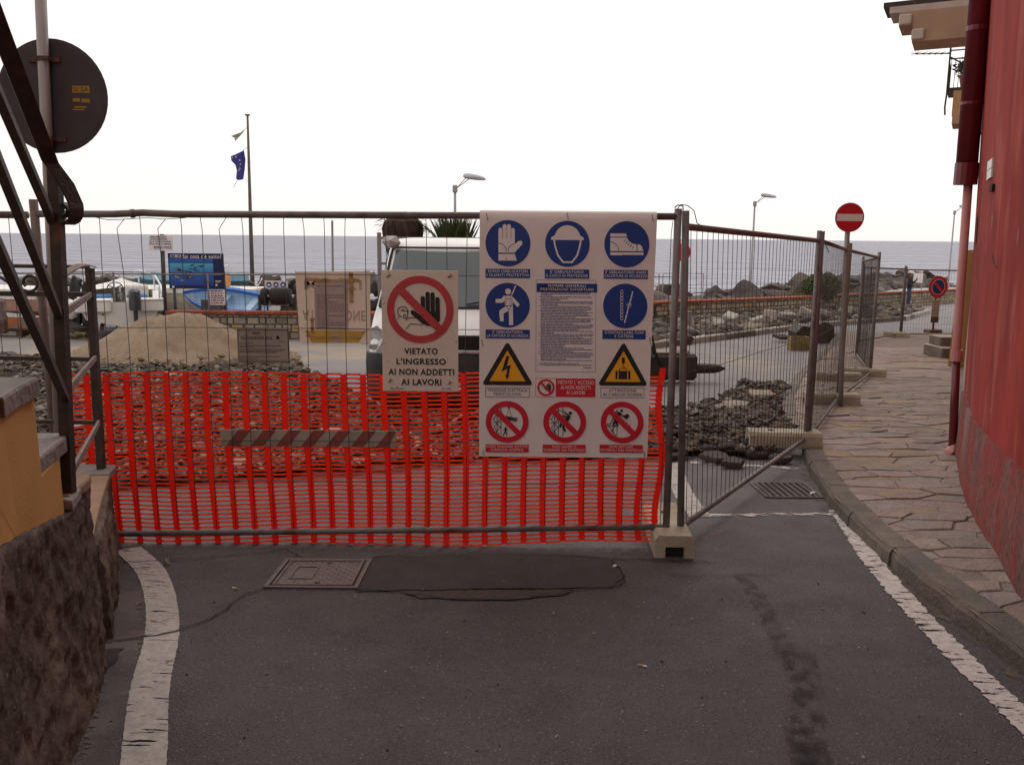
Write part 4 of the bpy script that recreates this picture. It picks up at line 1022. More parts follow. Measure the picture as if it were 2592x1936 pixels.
# warning triangles
def tri(pts, inner, draw):
    p = Print(B, fyb - .0014); (ax, ay), (bx_, by_), (cx, cy) = pts; r = 26
    p.poly('out', arc(ax, ay + r, r, 210, 330, 5) + arc(bx_ - r, by_ - r, r, -30, 90, 5) + arc(cx + r, cy - r, r, 90, 210, 5)); p.poly('in', inner, 2); draw(p)
    p.done(bs, {'out': ('warning_triangle', M_BLACK, None), 'in': ('field', M_SYEL, 'out'), 'sym': ('symbol', M_BLACK, 'out'), 'lin': ('symbol_line', M_SYEL, 'out')})
tri([(373, 180), (645, 655), (103, 655)], [(373, 262), (575, 610), (172, 610)], lambda p: p.poly('sym', [(362, 325), (395, 325), (368, 440), (412, 424), (386, 538), (400, 538), (365, 592), (348, 540), (361, 538), (372, 470), (307, 502)], 3))
def d_load(p):
    p.rect('sym', 1577, 480, 1743, 577, 3); p.rect('lin', 1600, 478, 1611, 579, 4); p.rect('lin', 1707, 478, 1718, 579, 4)
    p.poly('sym', arc(1664, 345, 18, 180, 360, 6) + [(1682, 395), (1646, 395)], 3); p.line('sym', [(1664, 395), (1662, 425)], 8, 3); p.line('sym', arc(1662, 438, 13, -90, 150, 8), 7, 3.5)
    p.line('sym', [(1606, 484), (1640, 452), (1690, 452), (1714, 484)], 6, 4)
tri([(1667, 175), (1925, 650), (1393, 650)], [(1667, 258), (1860, 605), (1462, 605)], d_load)
# red prohibition signs
PS = {'red': ('prohibition_ring', M_SRED, None), 'redbar': ('prohibition_bar', M_SRED, 'red'), 'sym': ('symbol', M_BLACK, 'red')}
def person_fig(p, x, y, k, key='sym', lay=2):
    p.disc(key, x, y, 9 * k, lay, 12); p.poly(key, [(x - 8 * k, y + 12 * k), (x + 10 * k, y + 12 * k), (x + 26 * k, y + 40 * k), (x + 20 * k, y + 44 * k), (x + 10 * k, y + 28 * k), (x + 8 * k, y + 56 * k), (x + 26 * k, y + 96 * k), (x + 14 * k, y + 98 * k), (x - 4 * k, y + 66 * k), (x - 22 * k, y + 102 * k), (x - 33 * k, y + 98 * k), (x - 12 * k, y + 52 * k), (x - 12 * k, y + 30 * k), (x - 28 * k, y + 44 * k), (x - 32 * k, y + 38 * k)], lay)
def scaff(p, x0, x1, y0, y1, n, cx, cy, r):
    g = random.Random(n)
    def ok(a): return math.hypot(a[0] - cx, a[1] - cy) < r
    L = [[(x1, y0), (x1, y1)], [(x1 - 44, y0 + 60), (x1 - 44, y1 - 20)], [(x0, (y0 + y1) / 2 + 10), (x1, (y0 + y1) / 2)]]
    for k in range(n): yk = y0 + (y1 - y0) * k / n; L += [[(x0 + g.uniform(-5, 25), yk + 10), (x1, yk + (y1 - y0) / n + 20)], [(x0 + g.uniform(-5, 25), yk + (y1 - y0) / n + 20), (x1, yk - 4)]]
    for i, l_ in enumerate(L):
        P = [(l_[0][0] + (l_[1][0] - l_[0][0]) * t / 12, l_[0][1] + (l_[1][1] - l_[0][1]) * t / 12) for t in range(13)]; P = [q_ for q_ in P if ok(q_)]
        if len(P) > 1: p.line('sym', [P[0], P[-1]], 7, 1.2 + .12 * i)
def pr1(p):
    prohibition(p, 370, 1075, 240, 176); scaff(p, 205, 302, 930, 1225, 3, 370, 1075, 176); person_fig(p, 353, 1133, 1.0, lay=3)
    p.disc('sym', 388, 912, 11, 3, 10); p.line('sym', [(388, 925), (362, 1010), (420, 1020), (392, 925)], 4, 3)
    for k in range(5): p.line('sym', [(345 + k * 4, 1012 + k * 7), (492 - k * 5, 1032 + k * 9)], 7, 3 + .1 * k)
def pr2(p):
    prohibition(p, 1012, 1073, 240, 176); scaff(p, 848, 944, 925, 1225, 3, 1012, 1073, 176); p.line('sym', [(992, 905), (992, 1240)], 7, 3); p.line('sym', [(950, 942), (1030, 950)], 8, 3.2)
    p.disc('sym', 1075, 966, 19, 3, 14); p.poly('sym', [(1005, 958), (1030, 965), (1068, 990), (1078, 1010), (1050, 1062), (1020, 1095), (1008, 1120), (1028, 1180), (1010, 1184), (985, 1135), (985, 1105), (1005, 1060), (1022, 1020), (990, 1002), (1000, 990), (1035, 1003), (1040, 992), (1002, 970)], 3.4); p.poly('sym', [(958, 1080), (980, 1080), (978, 1130), (952, 1132)], 3.1)
def pr3(p):
    prohibition(p, 1653, 1070, 240, 176); scaff(p, 1490, 1597, 930, 1225, 2, 1653, 1070, 176); p.line('sym', [(1482, 1112), (1610, 1112)], 9, 3)
    p.disc('sym', 1648, 935, 16, 3, 12); p.poly('sym', [(1605, 945), (1632, 950), (1660, 985), (1685, 985), (1715, 965), (1735, 1000), (1700, 1035), (1660, 1000), (1625, 990), (1600, 1040), (1612, 1110), (1592, 1115), (1580, 1060), (1560, 1115), (1545, 1110), (1575, 1020)], 3.2)
    g = random.Random(2)
    for k in range(14): x, y = 1690 + g.uniform(-25, 55), 1030 + g.uniform(0, 85); p.poly('sym', [(x, y), (x + g.uniform(8, 16), y + 5), (x + 4, y + g.uniform(8, 16))], 3 + .05 * k)
for d in (pr1, pr2, pr3): pict(B, d, PS)
def pr4(p):
    prohibition(p, 803, 678, 97, 74); hand(p, 'sym', 808, 630, 52, 2); p.line('fr', [(688, 572), (915, 572), (915, 785), (688, 785)], 4, 1, closed=True)
pict(B, pr4, {'fr': ('frame_line', M_SRED, None), **PS})
mb = MB()
for x, z in ((-.155, 1.985), (.305, 1.992), (.79, 1.985), (-.17, .60), (.79, .60), (-.18, 1.26), (.80, 1.28)): mb.tube([(x, fyb - .003, z + .02), (x + .004, fyb - .004, z), (x + .008, fyb - .003, z - .02)], .002, 5)
mb.build('wire_tie', M_WIRE, bs)

# ---- "no entry to those not working here" sign with the black hand
M_SIGN2 = mat('stained_sign_white', (0.73, 0.62, 0.545), (0.66, 0.55, 0.475), scale=4, rough=.6, c3=(0.56, 0.44, 0.36), s3=2.5, t3=(.55, .8), spot=((0.20, 0.13, 0.09), 55, .70))
M_SRED2 = mat('faded_sign_red', (0.52, 0.055, 0.06), (0.45, 0.045, 0.05), scale=6, rough=.6)
vs_ = empty('entry_ban_sign', (-.54, FY - .03, .97), 'stained white sign with a black raised hand in a red ring', 'sign')
fyv = FY - .024
mb = MB(); mb.bbox((-.540, fyv + .002, 1.3225), (.446, .004, .709), .0015); mb.build('board', M_SIGN2, vs_)
V = (lambda f: (lambda x, y: f(x, y)))(board((215, 450), (833, 450), (215, 1420), (824, 1420), -.763, 1.677, -.317, .968))
p = Print(V, fyv - .0012); prohibition(p, 525, 760, 268, 210, wbar=.40)
hand(p, 'sym', 527, 617, 158, 3)
p.line('sym', arc(385, 778, 42, 100, 372, 12), 6, 2); p.line('sym', [(368, 770), (433, 770)], 6, 2.3); p.line('sym', [(425, 772), (416, 842), (405, 845)], 6, 2); p.line('sym', arc(399, 815, 9, 0, 340, 10, 16), 6, 2.3); p.line('sym', [(415, 828), (490, 824)], 6, 2.5); p.line('sym', [(408, 916), (445, 874), (545, 880)], 6, 2.5); p.line('sym', [(352, 830), (346, 834), (358, 812)], 6, 2)
for t, x0, y0, x1, y1 in (('VIETATO', 392, 1068, 662, 1118), ("L'INGRESSO", 328, 1150, 727, 1202), ('AI NON ADDETTI', 262, 1235, 792, 1288), ('AI LAVORI', 364, 1318, 688, 1370)): p.text('txt', t, x0, y0, x1, y1, 2, bold=.028)
p.rect('sm', 275, 1394, 300, 1403); p.rect('sm', 308, 1396, 388, 1402); p.rect('sm', 690, 1394, 712, 1400); p.rect('sm', 722, 1391, 768, 1399)
p.done(vs_, {'red': ('prohibition_ring', M_SRED2, None), 'redbar': ('prohibition_bar', M_SRED2, 'red'), 'sym': ('symbol', M_BLACK, 'red'), 'txt': ('lettering', M_BLACK, None), 'sm': ('lettering', M_BTXT, None)})
mb = MB()
for x, z in ((-.72, 1.645), (-.365, 1.645), (-.72, 1.03), (-.37, 1.02)): mb.tube([(x - .012, fyv - .002, z - .008), (x, fyv - .006, z), (x + .014, fyv - .002, z + .004)], .002, 5); mb.tube([(x, fyv - .003, z - .012), (x + .002, fyv - .006, z), (x + .003, fyv - .002, z + .014)], .002, 5)
mb.build('wire_tie', M_WIRE, vs_)

# ---- sign hung back to front, its print showing through
M_SIGN3 = mat('sign_back_beige', (0.86, 0.77, 0.68), (0.80, 0.70, 0.60), scale=3, rough=.7, c3=(0.70, 0.57, 0.45), s3=3, t3=(.56, .8), trans=.35)
M_FAINT = mat('show_through_print', (0.46, 0.36, 0.29), (0.53, 0.42, 0.335), scale=8, rough=.7)
M_PAPER = mat('violet_brown_notice', (0.50, 0.40, 0.38), (0.43, 0.335, 0.32), scale=7, rough=.8)
M_PAPTX = mat('notice_print', (0.21, 0.15, 0.16), (0.25, 0.18, 0.18), scale=20, rough=.8)
M_TAPE = mat('brown_tape', (0.30, 0.16, 0.055), (0.52, 0.36, 0.20), scale=14, rough=.7, stretch=(1, 1, 4))
M_YTRI = mat('yellow_show_through', (0.66, 0.43, 0.07), (0.52, 0.31, 0.06), scale=9, rough=.7)
rs = empty('reversed_sign', (-1.05, FY - .02, 1.24), 'beige sign hung back to front with a brown taped notice on it', 'sign')
fyr = FY + .007
mb = MB(); mb.add([(-1.268, fyr, 1.662), (-.832, fyr, 1.668), (-.836, fyr, 1.246), (-1.252, fyr, 1.243), (-1.268, fyr + .003, 1.662), (-.832, fyr + .003, 1.668), (-.836, fyr + .003, 1.246), (-1.252, fyr + .003, 1.243)], [(3, 2, 1, 0), (4, 5, 6, 7), (0, 1, 5, 4), (1, 2, 6, 5), (2, 3, 7, 6), (3, 0, 4, 7)]); mb.build('board', M_SIGN3, rs)
p = Print(board((1057, 208), (1945, 196), (1078, 1025), (1943, 1025), -1.268, 1.664, -.834, 1.244), fyr - .0012)
p.text('ft', 'ATTENZIONE', 1140, 645, 1885, 765, 1, bold=.02, flip=True); p.text('ft', 'MEZZI', 1165, 305, 1850, 415, 1, bold=.02, flip=True)
p.poly('yt', [(1165, 880), (1890, 880), (1800, 1010), (1250, 1018)], 1); p.rect('ft', 1480, 905, 1590, 1012, 2)
p.poly('pp', [(1285, 330), (1690, 320), (1680, 865), (1290, 862)], 2.5)
g = random.Random(6)
for y in [365] + list(range(468, 840, 26)):
    x, xe = 1315, g.choice((1640, 1640, 1560, 1450))
    while x < xe: w = g.uniform(20, 70); p.rect('pt', x, y, min(x + w, xe), y + 10, 3.5); x += w + 9
def ragged(x0, x1, y0, y1, n=14): return [(x0 + (x1 - x0) * i / n, y0 + g.uniform(-12, 10)) for i in range(n + 1)] + [(x1 - (x1 - x0) * i / n, y1 + g.uniform(-8, 14)) for i in range(n + 1)]
p.poly('tp', ragged(1175, 1830, 285, 318), 5); p.poly('tq', ragged(1700, 1750, 215, 560, 4), 5.6); p.poly('tr', ragged(1240, 1275, 735, 905, 4), 5.6); p.line('ts', [(1180, 935), (1300, 955), (1480, 958), (1650, 945), (1830, 950)], 16, 5)
p.done(rs, {'ft': ('lettering', M_FAINT, None), 'yt': ('yellow_field', M_YTRI, None), 'pp': ('notice', M_PAPER, None), 'pt': ('lettering', M_PAPTX, 'pp'), 'tp': ('tape', M_TAPE, None), 'tq': ('tape', M_TAPE, None), 'tr': ('tape', M_TAPE, None), 'ts': ('tape', M_TAPE, None)})

# ---- grey camera-surveillance plate
M_GREYS = mat('grey_plate', (0.37, 0.325, 0.295), (0.32, 0.28, 0.25), scale=5, rough=.5)
M_GTXT = mat('faded_small_print', (0.11, 0.09, 0.08), (0.14, 0.115, 0.10), scale=20, rough=.6)
av = empty('surveillance_plate', (-1.47, FY - .02, 1.12), 'small grey plate lettered for video surveillance', 'sign')
mb = MB(); mb.bbox((-1.470, FY + .010, 1.226), (.308, .004, .206), .0015); mb.build('plate', M_GREYS, av)
p = Print(board((418, 838), (1032, 838), (418, 1240), (1032, 1240), -1.624, 1.329, -1.316, 1.123), FY + .0072)
p.line('fr', arc(452, 870, 18, 180, 270, 4) + arc(1000, 870, 18, 270, 360, 4) + arc(1002, 1208, 18, 0, 90, 4) + arc(452, 1208, 18, 90, 180, 4), 5, 1, closed=True)
p.text('tx', 'AREA', 595, 877, 700, 908, 2, bold=.006); p.text('tx', 'VIDEOSORVEGLIATA', 458, 930, 838, 965, 2, bold=.006)
p.disc('tx', 900, 942, 20, 2, 12); p.line('sm', [(915, 985), (990, 985)], 5, 2)
for y, xe in ((1008, 610), (1035, 935), (1050, 620), (1075, 990), (1095, 940), (1110, 880), (1160, 915), (1182, 660), (1205, 990)):
    x = 450
    while x < xe: w = g.uniform(20, 60); p.rect('sm', x, y, min(x + w, xe), y + 7); x += w + 6
p.done(av, {'fr': ('frame_line', M_BLACK, None), 'tx': ('lettering', M_BLACK, None), 'sm': ('lettering', M_GTXT, None)})

# ---- red and white striped board wired over the net
sb = empty('striped_board', (-1.22, FY - .03, .62), 'dirty red and white striped barrier board wired over the orange net', 'barrier board')
M_SBW = mat('grimy_board_white', (0.40, 0.34, 0.29), (0.33, 0.28, 0.235), scale=6, rough=.6)
M_SBR = mat('grimy_board_red', (0.28, 0.075, 0.062), (0.24, 0.062, 0.052), scale=6, rough=.6)
mb = MB(); mb.bbox((-1.220, FY + .013, .668), (1.056, .006, .101), .002); mb.build('board', M_SBW, sb)
p = Print(board((0, 0), (1056, 0), (0, 101), (1056, 101), -1.748, .7185, -.692, .6175), FY + .0092)
for k in range(7):
    x = 30 + k * 150
    q_ = [(x + 80, 0), (x + 155, 0), (x + 75, 101), (x, 101)]
    p.poly('st', [(min(a, 1055), b) for a, b in q_], 1)
p.done(sb, {'st': ('stripe', M_SBR, None)})
# ================================================================ broken-up road inside the fence
M_RUB = [mat('rubble_dark', (0.060, 0.047, 0.041), (0.032, 0.026, 0.024), scale=9, rough=.95, bump=.5, bscale=60),
         mat('rubble_brown', (0.135, 0.098, 0.072), (0.088, 0.063, 0.047), scale=9, rough=.95, bump=.5, bscale=60),
         mat('rubble_pale', (0.27, 0.225, 0.185), (0.20, 0.165, 0.14), scale=9, rough=.95, bump=.5, bscale=60),
         mat('rubble_grey', (0.135, 0.115, 0.108), (0.09, 0.077, 0.073), scale=9, rough=.95, bump=.5, bscale=60)]
def inside(p, poly):
    c = False; n_ = len(poly)
    for i in range(n_):
        a, b = poly[i], poly[(i + 1) % n_]
        if (a[1] > p[1]) != (b[1] > p[1]) and p[0] < (b[0] - a[0]) * (p[1] - a[1]) / (b[1] - a[1]) + a[0]: c = not c
    return c
TRENCH = [(-4.6, 6.1), (-3.0, 6.45), (-1.6, 6.9), (-.4, 7.45), (.9, 7.65), (1.7, 7.75), (2.45, 7.75), (2.86, 8.45), (2.98, 9.4), (3.35, 10.6), (4.3, 13.2), (3.6, 13.2), (2.75, 11.4), (2.2, 10.5), (1.4, 10.2), (.4, 10.1), (-.2, 10.6), (-1.9, 10.9), (-2.5, 12.5), (-3.5, 14.5), (-7.2, 14.9), (-10, 17.0), (-13, 18.5), (-13, 9)]
rr = random.Random(31)
def heap(x, y): return (.09 * max(0, 1 - abs(y - 8.9) / 1.3) if x > 1.2 else 0) + .05 * noise.noise(Vector((x * .9, y * .9, 0))) + .045 * noise.noise(Vector((x * 2.7, y * 2.7, 3)))
mb = MB(); xs = [-13 + .25 * i for i in range(69)]; ys_ = [5.9 + .25 * i for i in range(52)]; idx = {}
for j, y in enumerate(ys_):
    for i, x in enumerate(xs):
        if inside((x, y), TRENCH): idx[i, j] = len(mb.v); mb.v.append((x, y, gz(y) + .03 + heap(x, y)))
for (i, j) in list(idx):
    q_ = [(i, j), (i + 1, j), (i + 1, j + 1), (i, j + 1)]
    if all(k in idx for k in q_): mb.f.append(tuple(idx[k] for k in q_)); mb.m.append(0)
o = mb.build('dug_earth', M_RUB[1], smooth=True); tag(o, 'brown earth of the dug-up road inside the fence', 'earth', kind='stuff')
mb = MB(); n_ = 0
while n_ < 30000:
    x = rr.uniform(-11.5, 4.1); y = 6.1 + 11.5 * rr.random() ** 1.5
    if not inside((x, y), TRENCH): continue
    s_ = rr.choice((.022, .028, .034, .04, .05, .065, .09)) * rr.uniform(.7, 1.3) * (.62 + .024 * y)
    if x > 1.0: m_ = rr.choice((0, 0, 0, 1, 1, 1, 1, 1, 1, 2, 3))
    else: m_ = rr.choice((0, 0, 0, 0, 1, 1, 1, 1, 2, 2, 3))
    if m_ == 2: s_ *= .75
    mb.chunk((x, y, gz(y) + .045 + max(0, heap(x, y)) + rr.random() * .06), (s_ * rr.uniform(1.1, 2.2), s_ * rr.uniform(.8, 1.4), s_ * rr.uniform(.3, .7)), rr, m_); n_ += 1
o = mb.build('rubble', M_RUB, smooth=False); tag(o, 'broken stone and bitumen rubble filling the dug-up road', 'rubble', kind='stuff')
# larger broken slabs of road and paving, one by one
M_AS2 = mat('broken_asphalt_slab', (0.045, 0.038, 0.036), (0.075, 0.063, 0.06), scale=9, rough=.9, bump=.7, bscale=90, rnd=.25)
M_ST2 = mat('broken_paving_slab', (0.30, 0.25, 0.20), (0.22, 0.18, 0.145), scale=8, rough=.9, bump=.5, bscale=50, rnd=.25)
def broken_slab(x, y, r, th, tilt, az, m, label, group, name='broken_slab', lift=.07):
    n_ = rr.randint(5, 8); P = [(r * rr.uniform(.65, 1.15) * math.cos(6.283 * k / n_) * 1.35, r * rr.uniform(.6, 1.05) * math.sin(6.283 * k / n_)) for k in range(n_)]
    M4 = Matrix.Rotation(az, 4, 'Z') @ Matrix.Rotation(tilt, 4, 'X'); mb = MB(); z0 = gz(y) + lift; b_ = Vector((x, y, z0))
    Q = inset(P, r * .06)
    mb.loft([[b_ + M4 @ Vector((a * .94, c * .94, -th / 2)) for a, c in P], [b_ + M4 @ Vector((a, c, th * .2)) for a, c in P], [b_ + M4 @ Vector((a, c, th / 2)) for a, c in Q]], closed=True, caps=True)
    return tag(mb.build(name, m, origin=b_), label, 'slab', group)
k = 0
while k < 30:
    x, y = rr.uniform(-7, 2.9), rr.uniform(6.4, 13)
    if not inside((x, y), TRENCH): continue
    broken_slab(x, y, rr.uniform(.06, .13), rr.uniform(.03, .05), rr.uniform(-.5, .5), rr.uniform(0, 3), M_AS2, 'black broken asphalt slab among the road rubble', 'broken asphalt slabs', lift=.10); k += 1
k = 0
while k < 26:
    x, y = rr.uniform(-8, 2.9), rr.uniform(6.6, 14)
    if not inside((x, y), TRENCH): continue
    broken_slab(x, y, rr.uniform(.05, .11), rr.uniform(.02, .035), rr.uniform(-.4, .4), rr.uniform(0, 3), M_ST2, 'pale broken paving slab among the road rubble', 'broken paving slabs', lift=.10); k += 1
for x, y, r, az in ((2.3, 7.85, .14, .1), (1.85, 7.62, .12, -.2), (1.95, 7.42, .10, .05), (2.1, 8.05, .13, .3), (1.5, 7.7, .12, .6), (2.42, 7.6, .09, .2)):
    broken_slab(x, y, r, .05, .12, az, M_AS2, 'long slab of black asphalt at the edge of the trench by the kerb', 'asphalt slabs at the trench edge', lift=.05)
for x, y, r, az in ((3.35, 11.5, .17, .1), (2.75, 10.5, .15, .25), (2.55, 10.2, .13, .2)):
    broken_slab(x, y, r, .05, .15, az, M_ST2, 'long pale paving slab lifted at the broken pavement edge', 'lifted paving slabs', lift=.12)
for x, y, s_ in ((-4.62, 13.9, .2), (-8.1, 15.6, .3), (-7.6, 16.2, .25), (-8.9, 16.8, .3)):
    mb = MB(); mb.chunk((x, y, gz(y) + s_ * .25), (s_ * 1.6, s_, s_ * .8), rr); tag(mb.build('rubble_block', M_RUB[0 if x > -5 else 2], origin=(x, y, gz(y))), 'lone lump of bitumen beside the sand heap' if x > -5 else 'pale broken block in the rubble before the slipway', 'rubble block', None if x > -5 else 'pale blocks before the slipway')

# ---- heap of sand
M_SAND = mat('damp_sand', (0.295, 0.22, 0.158), (0.24, 0.176, 0.125), scale=3.5, rough=.97, bump=.8, bscale=55, c3=(0.20, 0.138, 0.098), s3=16, t3=(.55, .70), spec=.1, wear=(((0.20, 0.135, 0.092), 1.1, (.52, .66), .6), ((0.36, 0.27, 0.21), 40, (.6, .68), .6)))
def sandheap():
    mb = MB(); cx, cy = -6.62, 16.9; na, nr = 72, 22; base_ = gz(16)
    for j in range(nr + 1):
        t = j / nr
        for i in range(na):
            a = 6.2832 * i / na; rx, ry = 2.1, 1.75
            skew = 1 + .08 * math.sin(a * 2 + .5) + .05 * math.sin(a * 5 + 1)
            x, y = cx + rx * t * math.cos(a) * skew, cy + ry * t * math.sin(a) * skew
            e = max(0.0, 1 - t); h = .83 * min(1, e * 1.30) if e < .77 else .83 * (1.0 + .03 * (e - .77))
            h *= 1 + .10 * noise.noise(Vector((x * .8, y * .8, 2)))
            h += .07 * noise.fractal(Vector((x * 1.8, y * 1.8, 0)), 1, 2, 7) + .03 * math.sin(a * 17 + 4 * noise.noise(Vector((x, y, 5)))) * t * (1 - t) * 2.4 * (1 if t < .97 else 0)
            mb.v.append((x, y, gz(y) - .03 + max(h, 0)))
    for j in range(nr):
        for i in range(na): i2 = (i + 1) % na; mb.f.append((j * na + i, (j + 1) * na + i, (j + 1) * na + i2, j * na + i2)); mb.m.append(0)
    o = mb.build('sand_heap', M_SAND, origin=(cx, cy, base_), smooth=True); tag(o, 'pale brown heap of building sand before the low stone wall', 'sand heap')
sandheap()
mb = MB(); g = random.Random(51)
for _ in range(900):
    a = g.uniform(0, 6.283); r_ = g.uniform(.88, 1.16); x, y = -6.62 + 2.1 * r_ * math.cos(a), 16.9 + 1.75 * r_ * math.sin(a); s_ = g.choice((.02, .03, .04, .06, .1)); mb.chunk((x, y, gz(y) + s_ * .2 + max(0, 1 - r_) * 1.2), (s_ * 1.6, s_ * 1.2, s_ * .7), g)
o = mb.build('spilled_sand', M_SAND, bpy.data.objects['sand_heap']); o['kind'] = 'stuff'
mb = MB(); P = wob([(-8.6, 14.95), (-6.6, 14.75), (-5.0, 14.9), (-3.8, 15.4), (-3.8, 16.0), (-5.9, 15.9), (-8.4, 15.8)], .1, 6); mb.add([(x, y, gz(y) + .006) for x, y in P], [tuple(range(len(P)))]); o = mb.build('spilled_sand', M_SAND, road)
mb = MB(); g = random.Random(8)
for _ in range(260):
    x = g.uniform(-5.4, -3.9); y = 15.2 + g.uniform(-.3, .5); s_ = g.uniform(.06, .16); mb.chunk((x, y, gz(y) + .04 + .12 * max(0, 1 - abs(x + 4.65) / .6) * g.random()), (s_ * 1.5, s_, s_ * .7), g)
o = mb.build('dark_earth_spill', mat('wet_earth', (0.12, 0.08, 0.05), (0.085, 0.056, 0.036), scale=8, rough=.95, bump=.6, bscale=50), origin=(-4.65, 15.2, gz(15.2))); tag(o, 'dark earth spilled along the foot of the sand heap', 'earth', kind='stuff')

# ================================================================ low stone walls with brick copings
M_MORT = mat('dark_wall_mortar', (0.115, 0.088, 0.065), (0.075, 0.058, 0.045), scale=9, rough=.95, bump=.4)
M_WS = [mat('wall_stone_%d' % i, a, tuple(v * .78 for v in a), scale=6, rough=.9, bump=.4, bscale=30, rnd=.22) for i, a in enumerate(((0.36, 0.30, 0.23), (0.38, 0.25, 0.13), (0.24, 0.19, 0.14), (0.31, 0.27, 0.23)))]
M_BRK = mat('red_coping_brick', (0.30, 0.075, 0.042), (0.22, 0.052, 0.032), scale=10, rough=.9, bump=.3, bscale=60, rnd=.2)
W = [(-8.75, 22.0), (-2.5, 22.3), (4.55, 28.4), (12.1, 35.5), (18.3, 42.4), (27, 51.8)]
def low_wall(A, Bp, h, label, individual, seed, ncap=.16):
    g = random.Random(seed); A, Bp = Vector(A), Vector(Bp); t = (Bp - A).normalized(); L = (Bp - A).length; nn = Vector((t.y, -t.x))     # nn: towards the road
    e = empty('stone_wall', (A.x, A.y, gz(A.y)), label, 'wall', 'low stone walls along the shore')
    def at(s_, d, z): p_ = A + t * s_ + nn * d; return (p_.x, p_.y, gz(p_.y) + z)
    mb = MB(); mb.loft([[at(0, -.22, -.2), at(0, .16, -.2), at(0, .15, h), at(0, -.22, h)], [at(L, -.22, -.2), at(L, .16, -.2), at(L, .15, h), at(L, -.22, h)]], closed=True, caps=True); mb.build('core', M_MORT, e)
    joined = [MB() for _ in M_WS]; z = .0
    while z < h - .06:
        dz = min(g.uniform(.13, .2), h - z); s_ = g.uniform(0, .1)
        while s_ < L - .05:
            w = g.uniform(.14, .34); w = min(w, L - s_); k = g.choice((0, 0, 1, 2, 2, 3)); ins = .016; pr = g.uniform(.012, .035)
            if w > .07:
                c = [(s_ + ins, z + ins), (s_ + w - ins, z + ins + g.uniform(-.006, .01)), (s_ + w - ins + g.uniform(-.012, .006), z + dz - ins), (s_ + ins + g.uniform(-.006, .012), z + dz - ins)]
                cc = [(a + (s_ + w / 2 - a) * .16, b + (z + dz / 2 - b) * .16) for a, b in c]
                mbx = MB() if individual else joined[k]
                mbx.loft([[at(a, .13, b) for a, b in c], [at(a, .155 + pr * .6, b) for a, b in c], [at(a, .155 + pr, b) for a, b in cc]], closed=True); m0 = len(mbx.v); mbx.f.append(tuple(range(m0 - 4, m0))); mbx.m.append(0)
                if individual: mbx.build('stone', M_WS[k], e)
            s_ += w
        z += dz
    if not individual:
        for k, j in enumerate(joined):
            if j.v: o = j.build('stones', M_WS[k], e); o['kind'] = 'stuff'
    cop = MB(); s_ = 0
    while s_ < L - .02:
        w = min(ncap, L - s_); mbx = MB() if individual else cop; d = g.uniform(-.008, .008)
        mbx.loft([[at(s_ + .005, -.26, h + .002), at(s_ + .005, .21 + d, h + .002), at(s_ + .005, .21 + d, h + .075), at(s_ + .005, -.26, h + .085)], [at(s_ + w - .005, -.26, h + .002), at(s_ + w - .005, .21 + d, h + .002), at(s_ + w - .005, .21 + d, h + .075), at(s_ + w - .005, -.26, h + .085)]], closed=True, caps=True)
        if individual: mbx.build('brick', M_BRK, e)
        s_ += w
    if not individual: o = cop.build('brick_coping', M_BRK, e); o['kind'] = 'stuff'
    return e
low_wall(W[0], W[1], .62, 'low stone wall with a brick coping behind the sand heap', True, 5)
low_wall(W[2], W[3], .70, 'low stone wall with a brick coping behind the rubble-strewn bed', False, 6)
low_wall(W[3], W[4], .70, 'low stone wall with a brick coping running back from the round bush', False, 7)
low_wall(W[4], W[5], .70, 'low stone wall with a brick coping where the worker stands', False, 8)
low_wall((-2.45, 22.32), (4.5, 28.35), .66, 'low stone wall with a brick coping behind the white truck', False, 12)

# ---- bed of rubble between the far kerb and the right-hand wall
M_BED2 = mat('bed_earth', (0.16, 0.115, 0.08), (0.10, 0.072, 0.052), scale=3, rough=.95, bump=.6, bscale=20)
bed = [(3.3, 20.4), (5.6, 23.2), (9.6, 28.2), (14.5, 32.5), (18, 38), (17.5, 41.3), (12.2, 35.2), (4.7, 28.2), (-2.4, 22.1), (-3.5, 21.2), (0, 20.6)]
mb = MB(); g = random.Random(14); Q = wob(bed, .1, 6)
mb.prism(Q, lambda x, y: gz(y) - .1, lambda x, y: gz(y) + .10); o = mb.build('planting_bed', M_BED2); tag(o, kind='structure', label='bare earth bed strewn with rubble before the low wall')
mb = MB(); n_ = 0
while n_ < 2600:
    x, y = g.uniform(-3, 18), g.uniform(20.5, 41)
    if not inside((x, y), bed): continue
    s_ = g.choice((.07, .09, .12, .16, .22, .32)) * g.uniform(.7, 1.3); mb.chunk((x, y, gz(y) + .1 + s_ * .15), (s_ * 1.5, s_, s_ * .7), g, g.choice((0, 0, 1, 1, 1, 1, 2, 3))); n_ += 1
o = mb.build('rubble', M_RUB); tag(o, 'rubble strewn over the earth bed before the low wall', 'rubble', kind='stuff')
M_PALEB = mat('pale_block', (0.36, 0.32, 0.285), (0.28, 0.245, 0.22), scale=6, rough=.9, bump=.3, rnd=.2)
for x, y, s_, lab in ((5.25, 26.0, .34, None), (6.9, 27.6, .40, None), (8.6, 29.0, .42, None), (9.3, 29.4, .36, None), (10.4, 30.6, .42, None), (11.3, 31.6, .34, None), (12.6, 33.0, .4, None), (7.7, 27.3, .3, None), (6.1, 25.6, .3, None)):
    mb = MB(); mb.bbox((0, 0, 0), (s_ * 1.6, s_, s_), .04); me_o = mb.build('concrete_lump', M_PALEB, origin=(0, 0, 0)); me_o.location = (x, y, gz(y) + .1 + s_ * .35); me_o.rotation_euler = (g.uniform(-.4, .4), g.uniform(-.4, .4), g.uniform(0, 3)); tag(me_o, 'pale broken concrete lump lying on the earth bed', 'concrete lump', 'concrete lumps on the earth bed')
